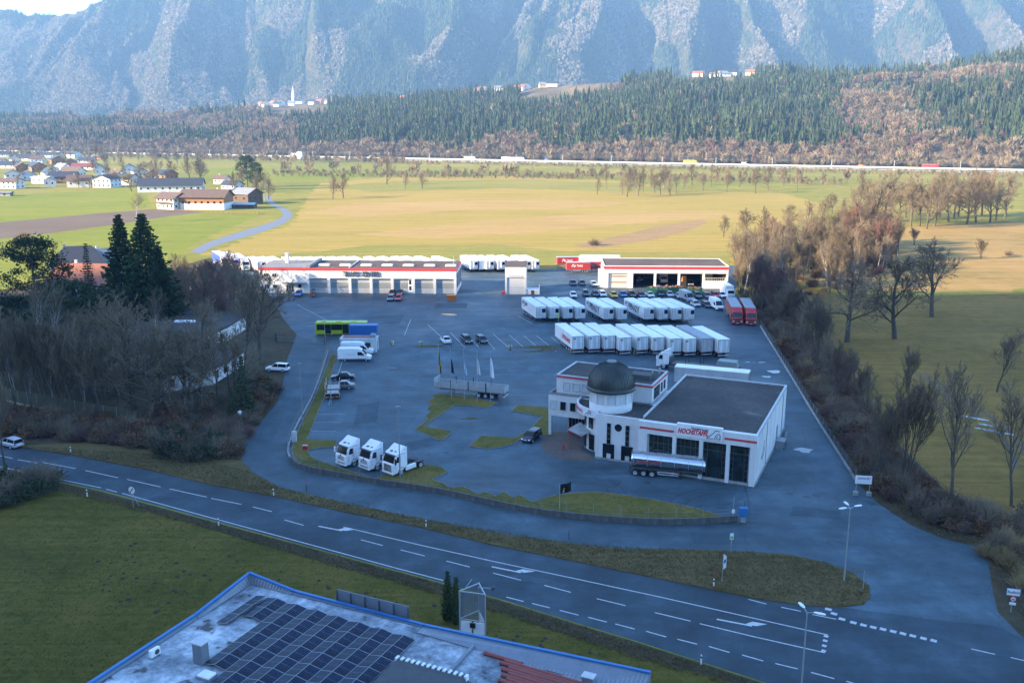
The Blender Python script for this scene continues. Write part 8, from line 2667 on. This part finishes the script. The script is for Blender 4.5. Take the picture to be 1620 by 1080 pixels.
KIND = {
    'oak1': pair('oak1', bare_tree(1, 19, 12, 8, 6, 6, 1.15, 0.20, 0.22, 0.26, 0.60, tw=0.045), (bark, twig), 'bare_oak'),
    'oak2': pair('oak2', bare_tree(2, 19, 12, 8, 6, 6, 1.1, 0.22, 0.22, 0.28, 0.58, tw=0.045), (bark, twig), 'bare_oak'),
    'oak3': pair('oak3', bare_tree(3, 19, 12, 8, 6, 6, 1.05, 0.26, 0.20, 0.28, 0.55, tw=0.045), (bark, twig), 'bare_oak'),
    'tall1': pair('tall1', bare_tree(4, 16, 12, 7, 5, 5, 0.6, 0.3, 0.13, 0.42, 0.22, tw=0.026), (bark, twig), 'bare_tree'),
    'tall2': pair('tall2', bare_tree(5, 16, 12, 6, 5, 6, 0.7, 0.3, 0.15, 0.36, 0.22, tw=0.026), (bark, twig), 'bare_tree'),
    'lean': pair('lean', bare_tree(6, 14, 11, 6, 6, 6, 0.65, 0.42, 0.12, 0.5, 0.15, tw=0.03, lean=-0.18), (bark, twig), 'bare_tree'),
    'multi': pair('multi', bare_tree(7, 11, 8, 6, 5, 6, 0.55, 0.2, 0.14, 0.4, 0.14, stems=4, tw=0.018), (bark, twig), 'bare_tree'),
    'birch': pair('birch', bare_tree(8, 17, 14, 6, 5, 4, 0.6, 0.3, 0.13, 0.2, 0.15, tw=0.022), (bark_pale, twig), 'birch_tree'),
    'dense': pair('dense', bare_tree(9, 18, 13, 8, 6, 5, 0.9, 0.12, 0.18, 0.4, 0.42, tw=0.036), (bark, twig), 'bare_tree'),
    'red': pair('red', bare_tree(10, 17, 12, 8, 7, 6, 0.75, 0.15, 0.18, 0.4, 0.25, tw=0.034), (bark, twig_red), 'bare_tree'),
    'gold': pair('gold', bare_tree(12, 12, 10, 8, 7, 6, 0.9, 0.12, 0.2, 0.1, 0.3, tw=0.05), (bark, twig_gold), 'willow_tree'),
    'spruce1': pair('s1', spruce(21, 24, 0.25, 38, 11), (bark, needle), 'spruce_tree'),
    'spruce2': pair('s2', spruce(22, 24, 0.27, 38, 11), (bark, needle), 'spruce_tree'),
    'young': pair('s3', spruce(23, 9, 0.24, 22, 8, 0.5, 0.04, 0.3, 7), (bark, needle), 'spruce_tree'),
    'slim': pair('s4', spruce(24, 15, 0.11, 30, 7, 0.6, 0.08, 0.3, 5), (bark, needle_far), 'spruce_tree'),
    'pine': pair('p', clump_tree(25, 22, 7.5, 110, 60, 0.62, 0.4), (bark, needle), 'pine_tree'),
    'yew': pair('y', clump_tree(26, 9, 4.2, 80, 50, 0.5, 0.25, 0.08), (bark, evergreen), 'evergreen_tree'),
    'cypress': pair('c', spruce(27, 5.2, 0.13, 36, 9, 0.26, 0.02, -0.5, 5), (bark, needle_y), 'cypress_tree'),
}
BR = {'twiggy': (brush(31, 3, 2.2, 170), [twig]), 'twiggy2': (brush(32, 3.4, 2.0, 150, 0.028), [twig]), 'redbrush': (brush(33, 2.8, 2.2, 150, 0.028), [twig_red]), 'leafy': (brush(34, 2.8, 2.2, 90, 0.02, 9), [twig, dead_leaf]), 'dark': (brush(35, 2.6, 2.4, 80, 0.025, 10), [twig, evergreen]), 'gold': (brush(36, 3, 2.0, 190, 0.022), [twig_gold])}
BM = {k: m.mesh('shrub', mats) for k, (m, mats) in BR.items()}
KH = {'oak1': 19, 'oak2': 19, 'oak3': 19, 'tall1': 16, 'tall2': 16, 'lean': 14, 'multi': 11, 'birch': 17, 'dense': 18, 'red': 17, 'gold': 12, 'spruce1': 24, 'spruce2': 24, 'young': 9, 'slim': 15, 'pine': 22, 'yew': 9, 'cypress': 5.2}
RN = random.Random(99)


def tree(kind, px, py, h, label, group=None, rz=None, sx=1.0, pos=None):
    T, C, nm = KIND[kind]
    x, y = pos if pos else G2(px, py)
    t_ = thing(nm, label, 'tree', (x, y, 0), RN.uniform(0, 6.28) if rz is None else rz, group)
    k = h / KH[kind]
    t_.scale = (k * sx, k * sx, k)
    link('trunk', T, t_)
    link('crown', C, t_)
    return t_


def shrub(kind, px, py, h, label, group=None, pos=None):
    o = link('shrub', BM[kind])
    x, y = pos if pos else G2(px, py)
    o.location = (x, y, -0.03)
    o.rotation_euler = (0, 0, RN.uniform(0, 6.28))
    k = h / 3.0
    o.scale = (k * RN.uniform(0.9, 1.3), k * RN.uniform(0.9, 1.3), k)
    return tag(o, label, 'shrub', group)


def merged(kind):
    T, C, nm = KIND[kind]
    m = MB()
    for j, me in enumerate((T, C)):
        k = len(m.v)
        co = np.empty(len(me.vertices) * 3, np.float32)
        me.vertices.foreach_get('co', co)
        m.v += [tuple(p) for p in co.reshape(-1, 3)]
        for p in me.polygons: m.f.append(tuple(k + i for i in p.vertices)); m.m.append(j); m.sm.append(False)
    return (m, [T.materials[0], C.materials[0]])


# single trees
tree('oak1', 1340, 541, 19.5, 'wide leafless oak, nearest of the three to the boundary fence', rz=0.4, sx=1.15)
tree('oak2', 1415, 536, 20, 'wide leafless oak in the middle of the three in the pasture', rz=2.0, sx=1.1)
tree('oak3', 1474, 501, 20.5, 'leafless oak standing furthest out in the pasture of the three', rz=1.0, sx=1.1)
tree('tall2', 1577, 620, 12.5, 'small round leafless tree alone in the shaded pasture', sx=1.3)
tree('multi', 1435, 611, 8, 'slim bunch of bare stems alone in the pasture')
tree('multi', 1427, 765, 17, 'forked bare tree above the notice board thicket', sx=0.9)
tree('tall1', 1503, 812, 20, 'tall dense bare tree beside the field track')
tree('tall2', 1600, 800, 17, 'bare tree at the picture edge beyond the field track')
tree('multi', 1392, 752, 12, 'leaning bare stems next to the notice board')
tree('multi', 1290, 585, 15, 'cluster of bare stems behind the middle of the boundary fence', sx=0.8)
tree('tall1', 1318, 640, 12, 'slender bare tree in the thicket beside the boundary fence')
tree('tall2', 1262, 560, 13, 'grey bare tree close behind the boundary fence')
tree('red', 1330, 632, 9, 'low reddish bare tree in the boundary thicket')
for i, (px, py) in enumerate(((1447, 388), (1552, 410), (1345, 424))):
    tree('multi', px, py, (7.5, 8, 9)[i], ['lone bushy sapling below the oak grove', 'lone small bare tree on the dry meadow', 'short bare tree at the sunny wood edge'][i], sx=1.3)
shrub('twiggy', 1595, 404, 2.6, 'single tiny bush out on the dry meadow')
GG = 'leafless oaks of the sunny grove'
for i, (px, py) in enumerate(((1422, 355), (1441, 358), (1455, 358), (1466, 362), (1478, 358), (1500, 351), (1509, 346), (1516, 343), (1529, 355), (1544, 352), (1553, 341), (1566, 352), (1575, 349), (1400, 350), (1385, 352), (1432, 345), (1487, 345), (1540, 340), (1370, 345), (1360, 338), (1410, 342), (1590, 345))):
    tree(('oak1', 'oak2', 'oak3', 'dense')[i % 4], px, py, 21 + (i * 7) % 6, 'leafless oak in the sunny grove, %s' % ('trunk %s from the meadow corner' % ORD[i] if i < 12 else 'at its back, number %s' % ORD[i - 12]), GG, sx=0.85)
GS = 'sunlit bare trees on the edge of the wide field'
for i, (px, py, h) in enumerate(((1145, 375, 10), (1180, 380, 14), (1205, 382, 15), (1250, 366, 13), (1278, 362, 14), (1300, 350, 12), (1330, 352, 13), (1365, 352, 15), (1350, 335, 13), (1316, 338, 12), (1230, 400, 12), (1160, 405, 8), (1395, 332, 13), (1410, 340, 14), (1290, 380, 11))):
    tree(('dense', 'oak3', 'dense', 'oak2')[i % 4], px, py, h, 'sunlit bare tree at the wide field edge, %s' % ('%s from the field corner' % ORD[i] if i < 12 else 'behind the others, %s' % ORD[i - 12]), GS)
# thicket behind the repair hall
GT_ = 'slender bare trees of the thicket behind the repair hall'
poly = [(1163, 468), (1160, 438), (1180, 412), (1250, 400), (1330, 386), (1400, 378), (1425, 398), (1400, 436), (1330, 462), (1250, 470), (1215, 500), (1195, 490)]
n_ = 0
while n_ < 118:
    px, py = RN.uniform(1155, 1430), RN.uniform(375, 502)
    if not inside((px, py), poly): continue
    k = RN.choice(('tall1', 'tall2', 'tall1', 'tall2', 'birch', 'birch', 'multi', 'red'))
    tree(k, px, py, RN.uniform(10, 18.5), {'birch': 'pale stemmed birch', 'red': 'reddish bare tree'}.get(k, 'slender bare tree') + ' standing among others in the thicket behind the repair hall', GT_, sx=RN.uniform(0.8, 1.2))
    n_ += 1
tree('slim', 1300, 405, 14, 'narrow dark spruce inside the sunny thicket', sx=0.9)
tree('slim', 1286, 430, 12, 'narrow green spruce near the oak side of the sunny thicket')
tree('slim', 1186, 291, 9, 'small dark conifer in the scrub before the motorway')
for i in range(16): tree(('dense', 'tall2', 'red')[i % 3], 1192 + (i * 17) % 52, 474 + (i * 13) % 40, 8.5 + (i * 5) % 6, 'shaded bare tree behind the red articulated trucks', 'shaded bare trees behind the red trucks', sx=1.1)
GF = 'trees of the row at the far field edge'
for i in range(20):
    px = (985, 996, 1003, 1018, 1030, 1036, 1052, 1070, 1082, 1095, 1112, 1125, 1150, 1170, 1195, 960, 945, 1215, 1240, 1262)[i]
    tree(('dense', 'oak2', 'oak3', 'tall2')[i % 4], px, 308 - (i * 7) % 16, 13 + (i * 5) % 8, 'bare tree in the row at the far field edge', GF, sx=0.75)
GB_ = 'brushwood along the boundary fence'
edge = P2((1200, 478), (1215, 500), (1238, 545), (1270, 596), (1302, 650), (1335, 706), (1372, 765), (1410, 800), (1460, 822), (1510, 838), (1560, 845), (1600, 850))
for i, (x, y, a) in enumerate(along(edge, 2.1)):
    for off in (1.6, 4.2, 7.5):
        if RN.random() < (0.9, 0.75, 0.55)[int(off > 2) + int(off > 5)]:
            o_ = RN.uniform(-1, 1.2) + off
            p = (x + 0.9 * o_ + RN.uniform(-0.6, 0.6), y + 0.42 * o_ + RN.uniform(-0.6, 0.6))
            if y < 98 and RN.random() < 0.3: continue
            k = RN.choice(('twiggy', 'twiggy2', 'redbrush', 'leafy', 'twiggy2', 'gold' if y > 150 else 'twiggy'))
            shrub(k, 0, 0, RN.uniform(1.6, 4.0), {'leafy': 'brown leaved shrub', 'redbrush': 'reddish leafless shrub', 'gold': 'straw coloured shrub'}.get(k, 'grey leafless shrub') + ' in the brushwood along the boundary fence', GB_, p)
for i in range(20):
    px, py = RN.uniform(1255, 1345), RN.uniform(0, 1)
    px, py = 1235 + 120 * py + RN.uniform(0, 55), 500 + 190 * py
    tree(RN.choice(('tall1', 'tall2', 'multi')), px, py, RN.uniform(6, 11), 'thin bare young tree behind the boundary fence', 'thin young trees behind the boundary fence')
for px, py, h in ((1560, 880, 2.2), (1585, 890, 2.5), (1600, 900, 2.6), (1612, 880, 3.0), (1625, 915, 2.4), (1590, 860, 2.8), (1616, 930, 2.0)):
    shrub('gold', px, py, h, 'tall dry grassy shrub at the junction corner', 'dry shrubs at the junction corner')

RB = np.random.RandomState(8)


def fill(poly_px, n, RS):
    out = []
    pw = P2(*poly_px)
    x0, x1, y0, y1 = min(p[0] for p in pw), max(p[0] for p in pw), min(p[1] for p in pw), max(p[1] for p in pw)
    while len(out) < n:
        p = (RS.uniform(x0, x1), RS.uniform(y0, y1))
        if inside(p, pw): out.append(p)
    return out


mk = [merged(k) for k in ('tall1', 'tall2', 'birch', 'tall2')]
bk = [(BR[k][0], BR[k][1]) for k in ('twiggy', 'twiggy2', 'leafy', 'redbrush')]
q = fill(poly, 130, RB)
scatter('thicket_trees', [(x, y, -0.1) for x, y in q], RB.uniform(0.45, 0.95, len(q)), mk)
q = fill(poly, 200, RB)
scatter('thicket_undergrowth', [(x, y, 0) for x, y in q], RB.uniform(0.5, 1.2, len(q)), bk)
q = fill([(1205, 505), (1240, 500), (1300, 560), (1350, 640), (1400, 720), (1480, 790), (1560, 830), (1640, 850), (1640, 900), (1575, 880), (1560, 850), (1480, 835), (1385, 778), (1310, 665), (1255, 580)], 330, RB)
scatter('fence_undergrowth', [(x, y, 0) for x, y in q], RB.uniform(0.4, 1.0, len(q)), bk)
q = fill([(-60, 640), (210, 672), (330, 640), (420, 600), (440, 620), (395, 690), (380, 722), (300, 722), (150, 700), (20, 690), (-60, 680)], 420, RB)
scatter('roadside_undergrowth', [(x, y, 0) for x, y in q], RB.uniform(0.35, 1.0, len(q)), bk)
q = fill([(-60, 560), (60, 575), (180, 575), (200, 640), (100, 640), (-60, 630)], 90, RB)
scatter('wood_trees', [(x, y, -0.1) for x, y in q], RB.uniform(0.35, 0.75, len(q)), mk[1:])

# wood on the left
tree('pine', 62, 520, 22, 'big dark pine with broken outline at the wood edge', sx=1.0)
tree('spruce1', 203, 520, 27, 'tall dark spruce, the slimmer of the twin spruces', sx=1.2)
tree('spruce2', 240, 524, 27.5, 'tall dark spruce, the broader of the twin spruces', sx=1.35)
tree('spruce1', 262, 535, 21, 'shorter dark spruce leaning into the twin spruces', sx=1.1)
tree('slim', 147, 505, 19, 'yellowish slim spruce before the red tile roof', sx=1.3)
for i, (px, py, h) in enumerate(((95, 520, 11), (118, 525, 12), (170, 535, 11), (140, 540, 10), (25, 530, 9), (75, 548, 9))):
    tree('yew', px, py, h, 'dark evergreen below the pine, %s from the picture edge' % ORD[(3, 4, 6, 5, 0, 2)[i]] if i else 'dark evergreen close beside the big pine', 'dark evergreens under the pine and spruces', sx=1.2)
tree('young', 387, 662, 10.5, 'young green spruce at the side road bend')
tree('young', 368, 668, 6, 'smaller young spruce beside the one at the bend')
tree('dense', 215, 662, 22, 'broad many stemmed bare tree in front of the bungalows', sx=1.15, rz=1.1)
tree('dense', 185, 625, 19, 'wide bare tree behind the broad many stemmed one', sx=1.1)
tree('dense', 255, 640, 16, 'bare tree between the broad one and the bungalow')
tree('oak2', 290, 640, 15, 'spreading bare tree right before the nearer bungalow wall')
tree('dense', 150, 640, 18, 'rounded bare tree over the green screen fence')
for i, (px, py, h) in enumerate(((262, 652, 17), (305, 655, 15), (345, 640, 15), (372, 630, 14), (238, 668, 15), (318, 628, 14))): tree(('dense', 'oak1', 'tall2')[i % 3], px, py, h, 'bare tree before the nearer bungalow, %s along its wall' % ORD[i], 'bare trees before the nearer bungalow', sx=1.1)
tree('tall2', 362, 618, 13, 'upright bare tree by the bungalow corner')
tree('oak3', 413, 574, 21, 'large bare oak beside the white off-roader', sx=0.95, rz=0.8)
tree('tall2', 388, 584, 21, 'tall bare tree left of the large oak by the side road')
tree('oak2', 330, 606, 17, 'bare oak in front of the white bungalow wall', sx=0.85, rz=2.6)
tree('red', 330, 525, 17, 'big reddish brown bare tree behind the bungalows', sx=1.25)
tree('dense', 352, 500, 15, 'round reddish tree near the workshop corner', sx=1.1)
tree('dense', 300, 470, 12, 'sunlit bare tree between the spruces and the farm lane')
tree('oak1', 280, 450, 10, 'low sunlit bare tree beside the farm lane end')
tree('birch', 60, 585, 20, 'pale birch in front of the big pine')
tree('birch', 85, 575, 18, 'second pale birch below the dark evergreens')
tree('birch', 245, 560, 15, 'pale birch under the twin spruces')
tree('tall1', 330, 560, 20, 'thin tall bare tree above the long bungalow')
GRW = 'thin leaning trees before the green screen fence'
for i, (px, py) in enumerate(((54, 654), (74, 653), (80, 654), (96, 658), (109, 660), (119, 657), (141, 662), (28, 648), (165, 668), (12, 645))):
    tree('lean', px, py, 15 + (i * 5) % 4, 'thin leaning tree before the green screen fence, %s' % ['with the thickest stem', 'first of a close pair', 'second of a close pair', 'between the pair and the middle', 'in the middle', 'just past the middle', 'near the broad tree', 'close to the fence end', 'nearest the broad tree', 'at the very fence end'][i], GRW, rz=RN.uniform(-0.4, 0.4))
for i in range(46):
    px, py = RN.uniform(-40, 300), RN.uniform(565, 640)
    if py > 640 - 0.0 * px: continue
    if 205 < px < 400 and 535 < py < 625: continue
    tree(RN.choice(('tall1', 'tall2', 'dense', 'multi', 'birch')), px, py, RN.uniform(7, 12.5), 'bare tree among many in the wood around the bungalows', 'bare trees of the wood around the bungalows', sx=RN.uniform(0.9, 1.2))
for i in range(26):
    px, py = RN.uniform(270, 420), RN.uniform(470, 520)
    tree(RN.choice(('tall2', 'dense', 'red', 'tall1')), px, py, RN.uniform(8, 14), 'bare tree between the bungalows and the workshop yard', 'bare trees between the bungalows and the workshop')
tree('tall1', 8, 742, 15, 'bare roadside tree hiding the white car', sx=0.8)
GU = 'undergrowth shrubs of the roadside wood'
und = [(-60, 640), (210, 672), (330, 640), (420, 600), (440, 620), (395, 690), (380, 720), (300, 722), (150, 700), (20, 690), (-60, 680)]
n_ = 0
while n_ < 112:
    px, py = RN.uniform(-60, 440), RN.uniform(600, 725)
    if not inside((px, py), und): continue
    k = RN.choice(('twiggy', 'leafy', 'redbrush', 'twiggy2', 'leafy', 'dark'))
    shrub(k, px, py, RN.uniform(1.4, 3.6) * (1.0 if py < 690 else 0.7), {'leafy': 'brown leaved shrub', 'redbrush': 'reddish leafless shrub', 'dark': 'dark green shrub'}.get(k, 'grey leafless shrub') + ' in the roadside undergrowth below the bungalows', GU)
    n_ += 1
for i, (px, py) in enumerate(((258, 715), (275, 722), (300, 728), (322, 726), (345, 722), (285, 705), (310, 712), (335, 708), (240, 705), (265, 700))):
    shrub('dark' if i % 2 else 'twiggy', px, py, 3.6, 'big dark shrub above the marker post on the wood corner', 'big dark shrubs at the wood corner')
for i, (px, py) in enumerate(((205, 690), (215, 697), (192, 686), (225, 688))): shrub('leafy', px, py, 3.2, 'copper leaved shrub at the end of the green fence', 'copper leaved shrubs by the green fence')
for i in range(85):
    px, py = RN.uniform(-40, 88), RN.uniform(758, 815)
    if py > 815 - (px + 40) * 0.32: continue
    shrub(RN.choice(('twiggy', 'twiggy2', 'dark')), px, py, RN.uniform(1.8, 3.4), 'dark leafless bush in the hedge beside the front lawn', 'hedge bushes beside the front lawn')
shrub('gold', 40, 384, 6, 'golden bush at the near meadow edge')
tree('gold', 208, 303, 13, 'golden weeping willow beside the white chalet', sx=1.3)
tree('birch', 215, 352, 15, 'pale bare tree at the edge of the ploughed field', sx=1.6)
# village, farm and field trees
GV = 'bare trees between the village houses'
for i in range(60):
    px, py = RN.uniform(-20, 330), RN.uniform(248, 300)
    if py > 302 - px * 0.02: continue
    tree(RN.choice(('dense', 'oak2', 'tall2', 'oak3')), px, py, RN.uniform(8, 17), 'bare garden tree between the village houses', GV)
for i, (px, py, h, k, lb_) in enumerate(((152, 262, 27, 'dense', 'big grey tree behind the wine red roof'), (165, 262, 26, 'dense', 'big grey tree beside the other behind the wine roof'), (300, 285, 22, 'dense', 'broad bare tree behind the big dark farm roof'), (318, 287, 21, 'oak2', 'bare tree right behind the dark farm roof'), (392, 296, 24, 'pine', 'dark green pine above the grey barn'), (405, 300, 20, 'pine', 'second pine above the grey barn'), (385, 300, 18, 'dense', 'bare tree below the pines'), (372, 305, 16, 'dense', 'bare tree at the white gable near the barns'), (418, 318, 20, 'birch', 'pale tree at the farm lane corner'), (408, 318, 18, 'dense', 'bare tree beside the pale farm lane tree'), (425, 316, 15, 'dense', 'low bare tree at the farm lane bend'), (250, 285, 20, 'dense', 'bare tree behind the ochre house'))):
    tree(k, px, py, h, lb_, None, sx=0.9)
for i, (px, py, h, lb_) in enumerate(((527, 315, 17, 'round bare tree pair on the wide field, nearer one'), (543, 313, 17, 'round bare tree pair on the wide field, other one'), (641, 299, 12, 'small round tree in the field before the scrub belt'), (668, 298, 13, 'round tree beside the small one in the field'), (612, 292, 25, 'tall feathery tree before the scrub belt'), (992, 312, 17, 'slim tree at the far field edge'), (1010, 310, 18, 'slim tree pair at the far field edge'), (1045, 308, 17, 'bare tree at the far field edge'), (1060, 310, 15, 'small bare tree at the far field edge'), (940, 388, 3.5, 'tiny bush pair in the wide straw field'), (768, 425, 3, 'low bush at the field edge behind the trailers'))):
    if h < 5: shrub('twiggy', px, py, h, lb_)
    else: tree(('dense', 'oak2')[i % 2], px, py, h, lb_, sx=0.85)
# scrub belt in front of the railway
xs, ys, ss = [], [], []
for i in range(1500):
    px = RB.uniform(-40, 1680)
    a = (px - 810) / 1520
    y0 = mway_y(a)
    y = y0 - RB.uniform(50, 115 if px > 430 else 190) - (60 if 430 < px < 700 else 0) * RB.rand()
    xs.append((a * y, y, -0.3)); ss.append(RB.uniform(0.12, 0.34) if px > 640 else RB.uniform(0.3, 0.75))
for i in range(700):
    px = RB.uniform(430, 1330)
    py = np.interp(px, [430, 700, 1000, 1330], [278, 281, 283, 292]) + RB.uniform(-6, 2)
    x, y = G2(px, py)
    xs.append((x, y, -0.3)); ss.append(RB.uniform(0.15, 0.42))
sb = scatter('scrub_belt', xs, ss, bare_protos)
fm = [pm.mesh('scrub_tree', [far_twig, bark]) for pm, _ in bare_protos]
for i in range(70):
    px = RB.uniform(420, 1640)
    py = np.interp(px, [430, 700, 1000, 1330, 1640], [276, 279, 281, 290, 292]) + RB.uniform(-8, 4)
    o = link('scrub_tree', fm[i % 5])
    o.location = (*G2(px, py), 0)
    s = RB.uniform(0.4, 0.9) if px > 700 else RB.uniform(0.7, 1.2)
    o.scale = (s, s, s)
    o.rotation_euler = (0, 0, RB.uniform(0, 6.28))
    tag(o, 'leafless tree in the scrub belt between the fields and the railway', 'tree', 'trees of the scrub belt before the railway')
# columnar cypresses by the pylon
for i, (px, py, h) in enumerate(((709, 982, 5.3), (722, 987, 5.0))):
    tree('cypress', px, py, h, ['narrow cypress beside the pylon, the taller of two', 'narrow cypress closest to the pylon'][i], None, sx=1.15)

# dry grass tufts on the verges and rough ground
def tuft(seed, h, n=9):
    R = random.Random(seed)
    m = MB()
    for i in range(n):
        az = R.uniform(0, 6.28)
        d = Vector((cos(az), sin(az), 0))
        p = d * R.uniform(0, 0.12)
        q = p + d * R.uniform(0.05, 0.3) * h + Vector((0, 0, h * R.uniform(0.5, 1.0)))
        s = Vector((-d.y, d.x, 0)) * 0.014
        k = len(m.v)
        m.v += [tuple(p - s), tuple(p + s), tuple(q)]
        m.f.append((k, k + 1, k + 2)); m.m.append(0); m.sm.append(False)
    return m


dry = leaf_mat('dry_grass', (0.13, 0.095, 0.042), (0.24, 0.18, 0.085), 0.95, 0.35)
lawn = leaf_mat('grass_blades', (0.07, 0.085, 0.02), (0.15, 0.14, 0.04), 0.95, 0.35)


vp = [(20, 706), (233, 743), (433, 785), (663, 834), (910, 888), (1191, 946), (1330, 960), (1366, 956), (1374, 927), (1306, 890), (1184, 873), (1040, 869), (910, 861), (663, 820), (485, 782.5), (441.7, 771), (398.5, 748), (300, 722)]
pts = [(x, y, 0.11) for x, y in fill(vp, 9000, RB)] + [(x, y, 0.01) for x, y in fill([(60, 757), (333, 825), (540, 881), (700, 924), (926, 992), (1214, 1083), (1214, 1100), (1000, 1040), (760, 960), (540, 899), (300, 828), (60, 770)], 5000, RB)]
pts += [(x, y, 0.01) for x, y in fill([(398, 690), (383, 727), (398, 745), (440, 780), (233, 741), (150, 700), (330, 690), (448, 606)], 3500, RB)] + [(x, y, 0.01) for x, y in fill([(1355, 763), (1480, 845), (1555, 865), (1570, 922), (1640, 1010), (1700, 1000), (1640, 880), (1500, 780), (1400, 700)], 4000, RB)]
scatter('dry_grass', pts, RB.uniform(0.6, 1.5, len(pts)), [(tuft(i, 0.2), [dry]) for i in range(4)])
pts = [(x, y, 0.0) for x, y in fill([(0, 820), (60, 775), (333, 834), (540, 890), (700, 934), (926, 1000), (1150, 1075), (900, 1075), (600, 985), (395, 915), (150, 1075), (0, 1075)], 9000, RB)] + [(x, y, 0.15) for x, y in fill(strip, 3000, RB)]
scatter('grass', pts, RB.uniform(0.4, 1.0, len(pts)), [(tuft(10 + i, 0.12, 11), [lawn]) for i in range(4)])
mo = MB().lathe([(0.32, 0.0), (0.22, 0.1), (0.08, 0.16), (0, 0.17)], 9)
pts = [(x, y, 0.0) for x, y in fill([(60, 850), (300, 860), (600, 930), (700, 960), (560, 960), (395, 900), (200, 990)], 60, RB)] + [(x, y, 0.0) for x, y in fill([(700, 1000), (780, 985), (1050, 1060), (1000, 1062), (800, 1020)], 30, RB)]
scatter('molehill_earth', pts, RB.uniform(0.35, 0.95, len(pts)), [(mo, [M('mole_soil', (0.045, 0.035, 0.02), 0.95, var=0.3)])])
